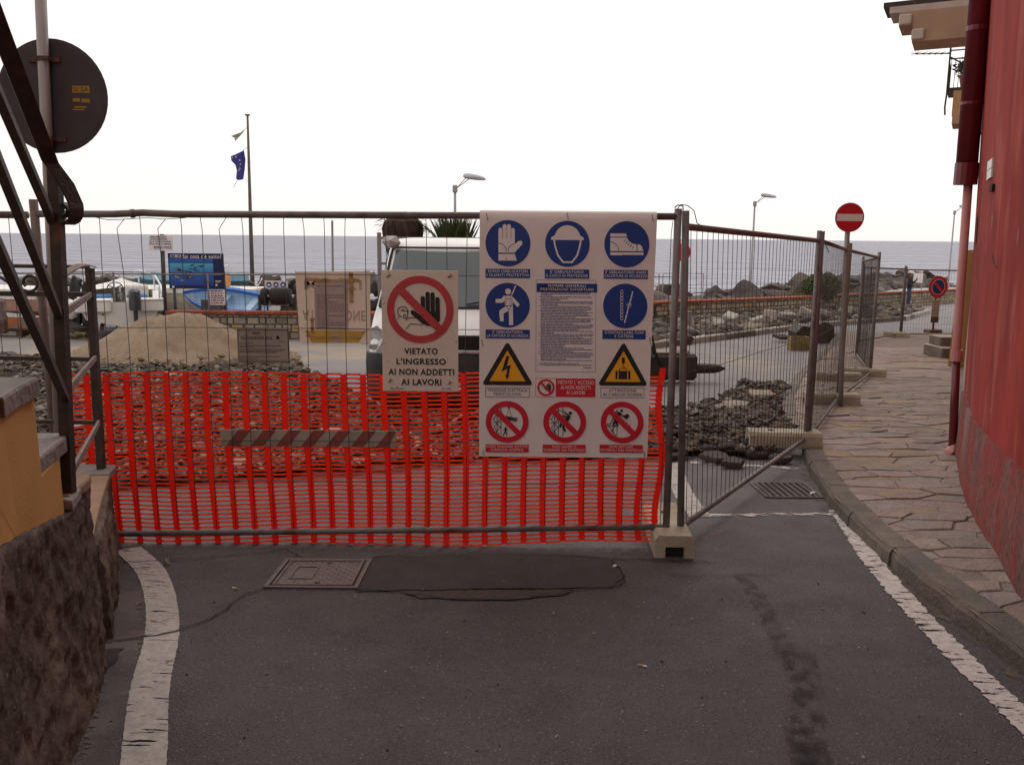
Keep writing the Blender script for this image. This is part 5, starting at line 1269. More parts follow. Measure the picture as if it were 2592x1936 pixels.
mb = MB(); mb.bbox((5.0, 24.6, gz(24.6) + .38), (.14, .14, .6), .02); tag(mb.build('stone_bollard', M_PALEB, origin=(5.0, 24.6, gz(24.6))), 'short pale stone post standing in the earth bed', 'post')
mb = MB(); mb.tube([(4.72, 24.8, gz(24.8) + .05), (4.5, 25.0, gz(24.8) + .85)], .03, 6); tag(mb.build('leaning_stake', M_PALEB, origin=(4.72, 24.8, gz(24.8))), 'thin pale stake leaning in the earth bed', 'stake')
fk = empty('kerb', (5, 22.5, gz(22.5)), kind='structure', label='low broken kerb edging the earth bed')
kk = [(-3.6, 21.0), (0, 20.4), (3.2, 20.3), (5.65, 23.1), (9.7, 28.1), (14.6, 32.4), (18.2, 38)]
for (a, b), (c, d) in zip(kk, kk[1:]):
    L = math.hypot(c - a, d - b); n_ = int(L / .9); az = math.atan2(d - b, c - a)
    for i in range(n_):
        t = (i + .5) / n_; x, y = a + (c - a) * t, b + (d - b) * t; mb = MB(); mb.bbox((x, y, gz(y) + .06), (L / n_ - .03, .2, .2), .02, rz=az); mb.build('kerb_stone', M_PALEB if g.random() < .6 else M_KERB, fk)

# ================================================================ breakwater boulders
M_BOUL = [mat('boulder_grey', (0.115, 0.093, 0.085), (0.075, 0.06, 0.055), scale=1.1, rough=.9, bump=.8, bscale=6, rnd=.25),
          mat('boulder_brown', (0.098, 0.072, 0.056), (0.06, 0.044, 0.035), scale=1.1, rough=.9, bump=.8, bscale=6, rnd=.25),
          mat('boulder_pale', (0.20, 0.163, 0.148), (0.15, 0.122, 0.11), scale=1.1, rough=.9, bump=.8, bscale=6, rnd=.2)]
def boulder_mesh(seed, m):
    g = random.Random(seed); bm = bmesh.new(); bmesh.ops.create_icosphere(bm, subdivisions=3, radius=1)
    pl = [(Vector((g.gauss(0, 1), g.gauss(0, 1), g.gauss(0, 1))).normalized(), g.uniform(.28, .60)) for _ in range(16)]
    for v in bm.verts:
        for nrm, d in pl:
            k = v.co.dot(nrm) - d
            if k > 0: v.co -= nrm * k * .985
        v.co += v.co.normalized() * .05 * noise.fractal(v.co * 2.5 + Vector((seed, 0, 0)), 1, 2, 3)
    me = bpy.data.meshes.new('boulder'); bm.to_mesh(me); bm.free(); me.materials.append(m); return me
BM_ = [boulder_mesh(100 + i, M_BOUL[(0, 0, 1, 1, 2, 0, 1)[i % 7]]) for i in range(14)]
bg_ = random.Random(77)
def boulder(x, y, z, s_, grp, lab):
    me = bg_.choice(BM_); kind_ = {'boulder_grey': 'grey', 'boulder_brown': 'brown', 'boulder_pale': 'pale'}[me.materials[0].name]; lab = kind_ + ' ' + lab
    o = bpy.data.objects.new('boulder', me); col.objects.link(o); o.location = (x, y, z)
    o.scale = (s_ * bg_.uniform(.9, 1.6), s_ * bg_.uniform(.8, 1.2), s_ * bg_.uniform(.55, .9)); o.rotation_euler = (bg_.uniform(-.4, .4), bg_.uniform(-.4, .4), bg_.uniform(0, 6.28)); tag(o, lab, 'boulder', kind_ + ' ' + grp)
for i in range(62):                                   # behind the boats
    x = -19 + i * .36 + bg_.uniform(-.2, .2)
    for row in range(2):
        y = 33.2 + row * 1.5 + bg_.uniform(-.5, .5) + max(0, x + 6) * .5; boulder(x, y, gz(y) + .42 + row * .62 + bg_.uniform(-.15, .15), bg_.uniform(.5, .85), 'boulders behind the boats', 'angular boulder of the breakwater behind the boats')
RL = [(5.3, 38.5), (11, 44), (15, 50), (20, 58), (27, 70), (34, 82), (46, 94)]
for (a, b), (c, d) in zip(RL, RL[1:]):
    L = math.hypot(c - a, d - b); n_ = int(L / 1.25); tx, ty = (c - a) / L, (d - b) / L
    for i in range(n_):
        for row in range(3):
            s_ = bg_.uniform(.9, 1.6); k = (i + bg_.random()) / n_; off = -row * 1.5 - 1.0
            x, y = a + (c - a) * k + ty * off * -1, b + (d - b) * k - tx * off * -1
            x, y = a + (c - a) * k - ty * (row * 1.6 - 2.2), b + (d - b) * k + tx * (row * 1.6 - 2.2)
            y = max(y, 33); boulder(x, y, gz(y) - .12 + row * .20 * (1 + max(0, (y - 50)) * .035) + bg_.uniform(-.2, .25), s_, 'boulders behind the low wall', 'big angular boulder of the breakwater behind the low brick-topped wall')
# round bush in front of the boulders
bu = empty('round_bush', (12.9, 36.6, gz(36.6)), 'dark green round bush growing against the low wall', 'bush')
mb = MB(); mb.tube([(12.9, 36.6, gz(36.6)), (12.92, 36.6, gz(36.6) + .8)], [.09, .05], 6); mb.build('stem', M_IRON, bu)
mb = MB(); leaf_cloud(mb, (12.9, 36.5, gz(36.6) + 1.05), (.80, .7, .62), 2600, .16, random.Random(15), .6); mb.build('foliage', mat('bush_leaf', (0.055, 0.085, 0.022), (0.10, 0.12, 0.03), scale=2.5, rough=.7), bu)
# ================================================================ road signs on poles
M_GALV = mat('grey_sign_pole', (0.32, 0.285, 0.28), (0.25, 0.22, 0.215), scale=8, rough=.55, metal=.3, stretch=(1, 1, .3))
M_BACK = mat('dark_sign_back', (0.042, 0.033, 0.042), (0.054, 0.042, 0.052), scale=7, rough=.6)
M_RUSTY = mat('rusty_steel', (0.15, 0.07, 0.045), (0.09, 0.045, 0.032), scale=12, rough=.85, bump=.3)
M_STICK = mat('yellow_sticker', (0.42, 0.24, 0.02), (0.32, 0.18, 0.015), scale=20, rough=.6)

# back of a round sign on a tall pole beside the stair
sx, sy = -2.555, 4.87
bsn = empty('round_sign', (sx - .11, sy, gz(sy)), 'dark back of a round road sign clamped to a tall grey pole by the stair', 'road sign')
part_tube('pole', [(sx - .075, sy, gz(sy) - .1), (sx - .0, sy, 1.9), (sx + .055, sy, 3.6)], .0295, M_GALV, bsn, 14)
mb = MB(); mb.lathe([(.278, sy + .035), (.300, sy + .037), (.300, sy + .043), (.285, sy + .05)], (sx + .043, 0, 2.603), 'Y', 44); mb.build('disc', M_BACK, bsn)
for z in (2.79, 2.375):
    mb = MB(); mb.box((sx + .027 + (z - 2.6) * .03, sy, z), (.072, .066, .02)); mb.box((sx + .02, sy + .03, z), (.17, .012, .024)); mb.build('clamp', M_RUSTY, bsn)
p = Print(lambda u, v: (sx + .043 + u, 2.603 - v), sy + .0345, .0006)
p.rect('a', .112, -.055, .206, -.018, 1); p.text('b', 'SI SA', .116, -.050, .202, -.024, 2); p.rect('a', .110, .010, .150, .028, 1); p.rect('a', .158, .012, .204, .032, 1); p.rect('a', .118, .052, .182, .060, 1); p.rect('a', .108, .066, .172, .072, 1)
p.done(bsn, {'a': ('sticker', M_STICK, None), 'b': ('lettering', M_BACK, 'a')})

# no entry sign
ns = empty('no_entry_sign', (4.03, 10.5, gz(10.5) + KH), 'red no entry sign with a white bar on a grey pole in the fence line', 'road sign')
part_tube('pole', [(4.045, 10.5, gz(10.5) + KH), (3.99, 10.5, 1.3), (3.972, 10.5, 2.28)], .030, M_GALV, ns, 12)
mb = MB(); mb.lathe([(.166, 10.455), (.172, 10.452), (.172, 10.446), (.150, 10.445)], (3.972, 0, 2.137), 'Y', 40); mb.build('disc', mat('sign_rim_grey', (0.30, 0.30, 0.28), (0.24, 0.24, 0.22), scale=9, rough=.5), ns)
p = Print(lambda u, v: (3.972 + u, 2.137 - v), 10.4446, .0008); p.disc('r', 0, 0, .164, 1, 40); p.rect('w', -.152, -.040, .152, .042, 2); p.done(ns, {'r': ('red_face', M_SRED, None), 'w': ('bar', M_SWHT, 'r')})

# no parking sign turned away, with a plate under it
nx, ny, nzb = 12.14, 25.0, gz(25)
npk = empty('no_parking_sign', (nx, ny, nzb), 'round no parking sign with a plate under it on a weighted base', 'road sign')
part_tube('pole', [(0 + nx, ny, nzb), (nx, ny, .75)], .03, M_RUSTY, npk, 8)
mb = MB(); mb.bbox((nx, ny, nzb + .08), (.42, .32, .22), .03); mb.build('base_weight', M_RUSTY, npk)
mb = MB(); mb.lathe([(.30, ny - .05), (.315, ny - .052), (.315, ny - .06)], (nx, 0, .583), 'Y', 36); mb.build('disc', mat('sign_rim_grey', (.3, .3, .28)), npk)
p = Print(lambda u, v: (nx + u, .583 - v), ny - .0605, .002)
p.disc('r', 0, 0, .312, 1, 36); p.disc('w', 0, 0, .218, 2, 30); p.disc('b', 0, 0, .205, 3, 30); p.poly('w2', [(-.185, -.125), (-.125, -.185), (.185, .125), (.125, .185)], 4); p.poly('rb', [(-.175, -.115), (-.115, -.175), (.175, .115), (.115, .175)], 5)
p.done(npk, {'r': ('red_face', M_SRED, None), 'w': ('rim_line', M_SWHT, 'r'), 'b': ('blue_field', mat('np_blue', (.012, .025, .20), (.01, .02, .17)), 'r'), 'w2': ('bar_edge', M_SWHT, 'r'), 'rb': ('bar', M_SRED, 'r')})
mb = MB(); mb.bbox((nx - .02, ny - .055, -.06), (.25, .012, .52), .003); o = mb.build('plate', mat('np_plate', (.42, .33, .32), (.34, .26, .25), scale=5), npk)
mb = MB(); mb.bbox((nx - .02, ny - .06, -.36), (.25, .012, .16), .003); mb.build('plate', M_RUSTY, npk)
npk.rotation_euler = (0, 0, R(13)); npk.location = (nx, ny, nzb)

# small round sign peeping out behind the gate posts
hs_ = empty('small_round_sign', (5.80, 30.2, gz(30)), 'round sign on a thin post half hidden behind the gate posts', 'road sign')
part_tube('pole', [(5.80, 30.2, gz(30)), (5.80, 30.2, 1.6)], .03, M_GALV, hs_, 6)
mb = MB(); mb.lathe([(.29, 30.15), (.30, 30.14), (.28, 30.13)], (5.80, 0, 1.42), 'Y', 24); mb.build('disc', M_SRED, hs_)

# ================================================================ the small white lorry
M_TRW = mat('lorry_white_paint', (0.90, 0.89, 0.88), (0.86, 0.85, 0.84), scale=2, rough=.28, spec=.6)
M_TRB = mat('bumper_plastic', (0.030, 0.030, 0.033), (0.038, 0.037, 0.040), scale=9, rough=.6)
M_GLASS = mat('windscreen_glass', (0.075, 0.098, 0.108), (0.11, 0.135, 0.145), scale=.8, rough=.06, spec=.8)  # opaque; grey-blue base carries the reflected street and sky
M_RUB_ = mat('tyre_rubber', (0.018, 0.017, 0.017), (0.028, 0.026, 0.026), scale=12, rough=.85)
M_RIM = mat('steel_rim', (0.40, 0.40, 0.40), (0.30, 0.30, 0.30), scale=9, rough=.5, metal=.4)
M_LENS = mat('headlamp_lens', (0.55, 0.56, 0.58), (0.36, 0.36, 0.38), scale=14, rough=.08, spec=.8)
M_CHROME = mat('grey_grille_trim', (0.42, 0.40, 0.39), (0.33, 0.31, 0.30), scale=9, rough=.4)
TX, TY, TG = -.80, 10.0, gz(10.6)
tk = empty('lorry', (TX, TY + 1.5, TG), 'small white flatbed lorry with dark bumper loaded with palm', 'lorry')
def sect(z, hw, yf, r=.22, back=11.85):
    P = [(TX - hw, back, z)]
    for k in range(7): a = R(180 + 15 * k); P.append((TX - hw + r + r * math.cos(a), TY + yf + r + r * math.sin(a), z))
    for k in range(1, 4): u = k / 4; P.append((TX - (hw - r) * (1 - 2 * u), TY + yf - .04 * math.sin(math.pi * u), z))
    for k in range(7): a = R(270 + 15 * k); P.append((TX + hw - r + r * math.cos(a), TY + yf + r + r * math.sin(a), z))
    return P + [(TX + hw, back, z)]
SEC = [(-.02, .84, .10), (.30, .90, .02), (.56, .90, .02), (.74, .895, .09), (.92, .875, .27), (1.02, .86, .40), (1.40, .795, .60), (1.70, .745, .76), (1.78, .72, .86), (1.835, .67, .98), (1.855, .55, 1.15)]
def sec_at(z, d=0.0):
    for a, b in zip(SEC, SEC[1:]):
        if z <= b[0] + 1e-6: t = (z - a[0]) / (b[0] - a[0]); return z, a[1] + (b[1] - a[1]) * t + d, a[2] + (b[2] - a[2]) * t - d
    return SEC[-1][0], SEC[-1][1] + d, SEC[-1][2] - d
mb = MB(); mb.loft([sect(*q_) for q_ in SEC], caps=True); n_ = len(sect(*SEC[0]))
o = mb.build('cab', M_TRW, tk); auto_smooth(o, 35)
mb = MB(); rows = [sect(*sec_at(1.05 + .66 * k / 6, .006))[5:-5] for k in range(7)]
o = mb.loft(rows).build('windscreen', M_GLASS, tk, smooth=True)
mb = MB(); P = sect(*sec_at(1.035, .009)); T = sect(*sec_at(1.735, .009))
mb.tube([P[k] for k in range(4, n_ - 4)], .016, 6); mb.tube([T[k] for k in range(4, n_ - 4)], .014, 6)
for k in (4, n_ - 5): mb.tube([sect(*sec_at(1.035 + .70 * j / 6, .009))[k] for j in range(7)], .016, 6)
mb.build('windscreen_seal', M_TRB, o)
for sgn in (0, 1):                                         # side windows
    rws = []
    for k in range(4):
        s_ = sect(*sec_at(1.08 + .58 * k / 3, .006)); a = s_[0] if sgn == 0 else s_[-1]; b = s_[2] if sgn == 0 else s_[-3]; rws.append([a, b])
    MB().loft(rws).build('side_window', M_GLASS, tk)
# wipers
for x0, x1 in ((-1.42, -.92), (-.55, .0)):
    mb = MB(); mb.tube([(x0, TY + .36, 1.075), ((x0 + x1) / 2, TY + .37, 1.125), (x1, TY + .36, 1.075)], .011, 5); mb.build('wiper', M_TRB, tk)
# bumper and grille
mb = MB(); mb.loft([sect(z, hw, yf, .24, 10.85) for z, hw, yf in ((-.06, .86, .03), (.02, .915, -.05), (.40, .93, -.07), (.52, .925, -.04), (.535, .88, .04))], caps=True); o = mb.build('bumper', M_TRB, tk); auto_smooth(o, 40)
mb = MB(); mb.bbox((TX, TY - .075, .28), (.95, .03, .16), .01); mb.build('air_intake', M_HOLE, o)
mb = MB(); mb.bbox((TX, TY + .005, .66), (1.05, .05, .17), .015); gr = mb.build('grille', M_HOLE, tk)
mb = MB(); mb.bbox((TX, TY - .035, .555), (1.15, .04, .045), .012); mb.build('grille_trim', M_CHROME, gr)
mb = MB(); mb.bbox((TX, TY - .11, .16), (.52, .012, .115), .004); mb.build('number_plate', M_WHITE, tk)
for s_ in (-1, 1):
    mb = MB()
    P = [(TX + s_ * .60, TY + .015, .55), (TX + s_ * .66, TY + .02, .74), (TX + s_ * .77, TY + .07, .845), (TX + s_ * .865, TY + .17, .80), (TX + s_ * .905, TY + .26, .66), (TX + s_ * .90, TY + .24, .56), (TX + s_ * .78, TY + .05, .545)]
    Q = [(x + s_ * .004, y - .03, z) for x, y, z in P]; mb.loft([P, Q], closed=True); mb.f.append(tuple(range(len(P), 2 * len(P)))); mb.m.append(0); h_ = mb.build('headlight', M_LENS, tk)
    mb = MB(); mb.bbox((TX + s_ * .80, TY + .06, .60), (.16, .03, .06), .008); mb.build('indicator', M_CHROME, h_)
    mb = MB(); mb.chunk((TX + s_ * .70, TY + .80, 1.80), (.14, .2, .13), random.Random(3)); mb.build('marker_lamp', M_CHROME, tk)
    mb = MB(); mb.bbox((TX + s_ * 1.0, TY + .55, 1.15), (.13, .08, .26), .02); m_ = mb.build('mirror', M_TRB, tk); mb = MB(); mb.tube([(TX + s_ * .86, TY + .6, 1.08), (TX + s_ * .98, TY + .56, 1.1)], .014, 6); mb.build('mirror_arm', M_TRB, m_)
for wx, wy in ((-.72, 1.0), (.72, 1.0), (-.72, 3.1), (.72, 3.1)):
    mb = MB(); xc = TX + wx; mb.lathe([(.18, xc - .09), (.275, xc - .09), (.295, xc - .06), (.295, xc + .06), (.275, xc + .09), (.18, xc + .09)], (0, TY + wy, TG + .285), 'X', 22); w_ = mb.build('wheel', M_RUB_, tk); auto_smooth(w_, 30)
    mb = MB(); mb.lathe([(.06, xc - .05), (.18, xc - .092), (.18, xc + .092), (.06, xc + .05)], (0, TY + wy, TG + .285), 'X', 18); mb.build('rim', M_RIM, w_)
mb = MB(); mb.box((TX, TY + 2.1, .10), (.8, 3.9, .16)); mb.build('chassis', M_TRB, tk)
mb = MB(); mb.bbox((TX, TY + 3.1, .42), (1.85, 2.4, .10), .02); bd = mb.build('load_bed', M_CHROME, tk)
for s_ in (-1, 1): mb = MB(); mb.bbox((TX + s_ * .92, TY + 3.1, .65), (.035, 2.4, .38), .008); mb.build('side_board', M_CHROME, bd)
for x in (-1.03, 1.0): mb = MB(); mb.box((TX + x, TY + 2.0, 1.17), (.05, .05, 1.5)); mb.build('rack_post', M_GALV, tk)
for z in (1.845, 1.5): mb = MB(); mb.box((TX - .015, TY + 2.0, z), (2.05, .035, .035)); mb.build('rack_bar', M_GALV, tk)
# palm cuttings carried on the lorry
M_PTR = mat('palm_trunk_fibre', (0.085, 0.05, 0.033), (0.045, 0.027, 0.02), scale=9, rough=.95, bump=.8, bscale=30, stretch=(1, 1, .35))
M_PLF = mat('palm_leaf', (0.085, 0.105, 0.028), (0.05, 0.068, 0.02), scale=4, rough=.6)
g = random.Random(19)
pt = empty('palm_stump', (-1.58, 12.6, .47), 'hairy brown palm stump tied on the lorry behind the cab', 'palm stump')
mb = MB(); mb.lathe([(.16, .47), (.20, 1.5), (.27, 1.80), (.285, 1.95), (.26, 2.08), (.17, 2.17), (.06, 2.20)], (-1.58, 12.6, 0), n=16)
mb.v = [(x + .02 * noise.noise(Vector((x * 9, y * 9, z * 3))), y, z + .03 * noise.noise(Vector((x * 7, y * 7, 1)))) for x, y, z in mb.v]; mb.build('trunk', M_PTR, pt)
for k in range(16): a = 6.283 * k / 16; mb = MB(); mb.add([(-1.58 + .28 * math.cos(a - .15), 12.6 + .28 * math.sin(a - .15), 1.82), (-1.58 + .28 * math.cos(a + .15), 12.6 + .28 * math.sin(a + .15), 1.82), (-1.58 + .30 * math.cos(a + .1), 12.6 + .30 * math.sin(a + .1), 1.98), (-1.58 + .26 * math.cos(a), 12.6 + .26 * math.sin(a), 2.10), (-1.58 + .30 * math.cos(a - .1), 12.6 + .30 * math.sin(a - .1), 1.98)], [(0, 1, 2, 3, 4)]); mb.build('leaf_base', M_PTR, pt)
mb = MB()
for _ in range(90):
    a = g.uniform(0, 6.283); r_ = g.uniform(.1, .28); z = g.uniform(1.9, 2.15); d = Vector((math.cos(a), math.sin(a), g.uniform(-.3, .8))).normalized(); p0 = Vector((-1.58 + r_ * math.cos(a), 12.6 + r_ * math.sin(a), z)); mb.tube([p0, p0 + d * .07, p0 + d * g.uniform(.12, .2) + Vector((0, 0, -.03))], .003, 3)
o = mb.build('fibre', M_PTR, pt); o['kind'] = 'stuff'
def spikes(mb, c, n, L, g, spread):
    for _ in range(n):
        d = Vector((g.gauss(0, spread), g.gauss(0, spread), 1)).normalized(); s_ = d.cross(Vector((g.uniform(-1, 1), g.uniform(-1, 1), .2))).normalized() * .012; l_ = L * g.uniform(.7, 1.1); p0 = Vector(c) + Vector((g.uniform(-.12, .12), g.uniform(-.1, .1), 0)); b_ = p0 + d * l_ * .55; t_ = p0 + d * l_ + Vector((d.x, d.y, -.3)) * l_ * .12
        mb.add([p0 - s_ * .6, p0 + s_ * .6, b_ + s_, t_, b_ - s_], [(0, 1, 2, 3, 4)])
tf = empty('cut_palm', (-.85, 12.7, .47), 'spiky green palm crown standing on the lorry bed', 'palm crown')
mb = MB(); mb.lathe([(.10, .47), (.12, 1.3), (.15, 1.6), (.06, 1.72)], (-.85, 12.7, 0), n=10); mb.build('trunk', M_PTR, tf)
mb = MB(); spikes(mb, (-.84, 12.7, 1.50), 420, .72, g, .19); mb.build('fronds', M_PLF, tf)
fr_ = empty('palm_frond', (-1.08, 12.4, 1.7), 'single cut palm frond leaning between stump and crown on the lorry', 'palm frond')
a, b = Vector((-.98, 12.45, 1.75)), Vector((-1.42, 12.5, 2.16)); mb = MB(); mb.tube([Vector((-.85, 12.5, .47)), a, b], [.014, .013, .009], 6); mb.build('stalk', mat('frond_stalk', (.16, .15, .06), (.11, .10, .04)), fr_)
mb = MB()
for k in range(46):
    t = k / 46; p0 = a + (b - a) * (t * .75 - .1); d = Vector((g.uniform(-.5, -.1), g.uniform(-.4, .4), g.choice((-1, 1)) * g.uniform(.3, .8))).normalized() * .12; s_ = Vector((.008, 0, .006)); mb.add([p0 - s_, p0 + s_, p0 + d], [(0, 1, 2)])
mb.build('leaflets', M_PLF, fr_)

# ================================================================ hydraulic hammer lying on the road
M_HAM = mat('oily_black_steel', (0.030, 0.022, 0.018), (0.055, 0.038, 0.028), scale=8, rough=.6, c3=(0.15, 0.08, 0.04), s3=5, t3=(.6, .75))
hz_ = gz(13.7); hx, hy = 2.72, 13.7
hm = empty('breaker_hammer', (hx - .3, hy, hz_), 'black hydraulic breaker hammer with a pointed chisel lying on the road', 'breaker hammer')
mb = MB(); mb.bbox((hx - .28, hy, hz_ + .27), (.95, .42, .42), .05); bd = mb.build('body', M_HAM, hm)
mb = MB(); mb.bbox((hx - .85, hy, hz_ + .32), (.45, .5, .5), .06); mb.build('bracket', M_HAM, hm)
mb = MB(); mb.lathe([(.085, hx + .15), (.085, hx + .20), (.078, hx + .50), (.06, hx + .58), (.012, hx + .68)], (0, hy, hz_ + .23), 'X', 16); o = mb.build('chisel', M_HAM, hm); auto_smooth(o, 40)
mb = MB(); mb.lathe([(.11, hz_ + .48), (.11, hz_ + .51), (.07, hz_ + .53)], (hx - .02, hy, 0), n=16); mb.build('cap', mat('rusty_cap', (.32, .18, .10), (.2, .12, .08)), hm)
mb = MB(); mb.bbox((hx - .25, hy - .05, hz_ + .492), (.6, .22, .016), .004); mb.build('top_plate', mat('rusty_cap', (.32, .18, .10)), hm)
for k in range(3): mb = MB(); mb.tube([(hx - .9 + .1 * k, hy - .1, hz_ + .5), (hx - .75 + .1 * k, hy - .3, hz_ + .75), (hx - .5, hy - .35, hz_ + .5), (hx - .35, hy - .3, hz_ + .2)], .022, 7); mb.build('hose', M_RUB_, hm)

# unclear dark thing built as a bucket and a yellow crate by the far fence
o = empty('rusty_bucket_shape', (7.5, 22.35, gz(22.3)), 'dark rusty bucket-shaped thing standing behind the pavement fence', 'bucket')
mb = MB(); mb.extr([(-.5, 0), (.45, 0), (.62, .22), (.58, .55), (.30, .70), (-.05, .52), (-.35, .56), (-.55, .34)], lambda u, w: (7.75 + u * .85, 22.2, gz(22.3) + w * .8), lambda u, w: (7.75 + u * .85, 22.9, gz(22.3) + w * .8)); mb.build('shell', M_HAM, o)
for k in range(4): mb = MB(); mb.bbox((7.05, 22.25 + .2 * k, gz(22.3) + .12), (.35, .07, .08), .01); mb.build('tooth', M_HAM, o)
o = empty('yellow_crate', (6.72, 20.3, gz(20.3)), 'small yellow crate on the road behind the pavement fence', 'crate')
mb = MB()
for dx, dy, w, d in ((0, -.14, .42, .02), (0, .14, .42, .02), (-.2, 0, .02, .26), (.2, 0, .02, .26)): mb.box((6.72 + dx, 20.3 + dy, gz(20.3) + .16), (w, d, .32))
mb.box((6.72, 20.3, gz(20.3) + .02), (.4, .26, .02)); mb.build('shell', mat('crate_yellow', (.24, .175, .06), (.18, .13, .045)), o)

# ================================================================ lamp posts, flag pole, thin pole
M_LAMP = mat('lamp_grey_paint', (0.36, 0.345, 0.37), (0.29, 0.275, 0.30), scale=5, rough=.5)
def lamp(x, y, zj, label, k=1.0):
    e = empty('street_lamp', (x, y, gz(y)), label, 'street lamp', 'lamps along the sea front'); 
    part_tube('pole', [(x, y, gz(y)), (x, y, gz(y) + 1.2), (x, y, zj)], [.085 * k, .06 * k, .045 * k], M_LAMP, e, 8)
    mb = MB(); mb.bbox((x, y, zj), (.17 * k, .15 * k, .26 * k), .03); mb.build('joint', M_LAMP, e)
    for dx in (-.02, .07): mb = MB(); mb.tube([(x + .06, y, zj + .03), (x + .42 * k + dx, y, zj + .38 * k - dx * .6)], .016 * k, 5); mb.build('arm', M_LAMP, e)
    mb = MB(); L = .80 * k; rings = []
    for t, r_ in ((0, .05), (.08, .14), (.25, .17), (.6, .16), (.9, .10), (1, .03)): rings.append([(x + .28 * k + t * L, y + r_ * k * math.cos(R(30 * j)) * .9, zj + .43 * k - .10 * t * k + r_ * k * (math.sin(R(30 * j)) * (.8 if math.sin(R(30 * j)) > 0 else .45))) for j in range(12)])
    mb.loft(rings, closed=True, caps=True); mb.build('lantern', mat('lamp_lantern', (.52, .50, .55), (.44, .42, .47), rough=.4), e, smooth=True)
lamp(-2.05, 31, 3.52, 'grey street lamp with a sloping arm behind the lorry')
lamp(12.25, 45, 3.66, 'grey street lamp with a sloping arm behind the boulders')
lamp(30.4, 61, 3.83, 'grey street lamp with a sloping arm beside the drain pipe')
mb = MB(); mb.tube([(-6.2, 30, gz(30)), (-6.16, 30, 2.38)], .04, 6); tag(mb.build('thin_pole', M_GALV, origin=(-6.2, 30, gz(30))), 'bare thin pole standing by the shore behind the beige sign', 'pole')
fpz = gz(36)
fl_ = empty('flag_pole', (-11.93, 40, gz(40)), 'tall dark flag pole on the shore behind the boats', 'flag pole')
part_tube('pole', [(-11.95, 40, gz(40) - .5), (-11.92, 40, 2), (-11.86, 40, 7.1)], [.11, .085, .045], mat('weathered_pole', (.115, .095, .08), (.085, .07, .06)), fl_, 8)
mb = MB(); mb.bbox((-11.86, 40, 7.12), (.22, .1, .07), .02); mb.build('truck', M_IRON, fl_)
def cloth(name, poly, m, label, attach, th=.012):
    mb = MB(); mb.add([(x, 40 + .10 * math.sin(x * 9 + z * 3), z) for x, z in poly] + [(x, 40 + th + .10 * math.sin(x * 9 + z * 3), z) for x, z in poly], [tuple(range(len(poly)))[::-1], tuple(range(len(poly), 2 * len(poly)))] + [(i, (i + 1) % len(poly), len(poly) + (i + 1) % len(poly), len(poly) + i) for i in range(len(poly))])
    e = empty(name, (attach[0], 40, attach[1]), label, 'flag'); mb.build('cloth', m, e); mb = MB()
    for a, b in attach[2]: mb.tube([(a[0], 40, a[1]), (b[0], 40, b[1])], .010, 4)
    mb.build('halyard', M_IRON, e); return e
cloth('torn_flag', [(-11.99, 6.52), (-12.0, 6.44), (-12.25, 6.22), (-12.46, 5.98), (-12.50, 6.14), (-12.62, 6.20), (-12.45, 6.28), (-12.2, 6.36)], mat('green_flag', (.30, .36, .16), (.42, .46, .30), scale=4), 'shred of a pale green flag streaming from the flag pole', (-11.99, 6.5, [((-11.99, 6.5), (-11.87, 6.62))]))
M_EU = mat('blue_flag', (0.045, 0.045, 0.24), (0.035, 0.035, 0.19), scale=5, rough=.8)
e = cloth('blue_flag', [(-12.11, 5.61), (-12.06, 5.2), (-12.08, 4.75), (-12.14, 4.32), (-12.42, 4.30), (-12.52, 4.36), (-12.46, 4.72), (-12.5, 4.95), (-12.7, 5.15), (-12.72, 5.34), (-12.4, 5.43)], M_EU, 'ragged blue flag with a few pale stars on the flag pole', (-12.1, 5.5, [((-12.11, 5.61), (-11.88, 5.75)), ((-12.1, 4.32), (-11.9, 4.25)), ((-12.42, 4.32), (-12.55, 4.1)), ((-12.55, 4.1), (-12.62, 3.95))]))
for x, z in ((-12.64, 5.28), (-12.42, 5.30), (-12.27, 5.15), (-12.24, 4.98), (-12.27, 4.80), (-12.33, 4.72)):
    P = []
    for k in range(10): r_ = .055 if k % 2 == 0 else .024; a = R(90 + 36 * k); xx, zz = x + r_ * math.cos(a), z + r_ * math.sin(a); P.append((xx, 40 - .012 + .10 * math.sin(x * 9 + z * 3), zz))
    mb = MB(); mb.add(P, [tuple(range(10))]); mb.build('star', mat('flag_star', (.55, .50, .35)), e)

# ================================================================ notice boards by the boats
M_PST = mat('dark_board_post', (0.045, 0.042, 0.045), (0.06, 0.056, 0.058), scale=9, rough=.6)
bo = empty('club_notice_board', (-9.05, 22.6, gz(22.6)), 'small white notice board lettered in blue on a dark post', 'notice board')
part_tube('post', [(-9.07, 22.6, gz(22.6)), (-9.02, 22.6, 1.87)], .055, M_PST, bo, 8)
mb = MB(); mb.bbox((-9.03, 22.52, 1.645), (.61, .02, .385), .004); mb.build('board', mat('board_white', (.72, .66, .66), (.66, .60, .60)), bo)
M_NAVY = mat('navy_letters', (.03, .03, .13), (.04, .04, .15))
p = Print(board((0, 0), (600, 0), (0, 380), (600, 380), -9.33, 1.835, -8.73, 1.455), 22.507, .002)
for t, x0, y0, x1, y1 in (('AREA DEMANIALE', 45, 15, 440, 55), ('IN CONCESSIONE', 45, 75, 470, 115), ('ALLA ASSOCIAZIONE', 10, 135, 560, 172), ('DEGLI SPORTIVI IMPERIA', 10, 196, 580, 232), ('BORGO FOCE', 120, 265, 570, 335)): p.text('t', t, x0, y0, x1, y1, 1, bold=.03)
p.done(bo, {'t': ('lettering', M_NAVY, None)})
ib = empty('sea_life_board', (-8.1, 22.4, gz(22.4)), 'blue sea-life information board with fish pictures and white title', 'notice board')
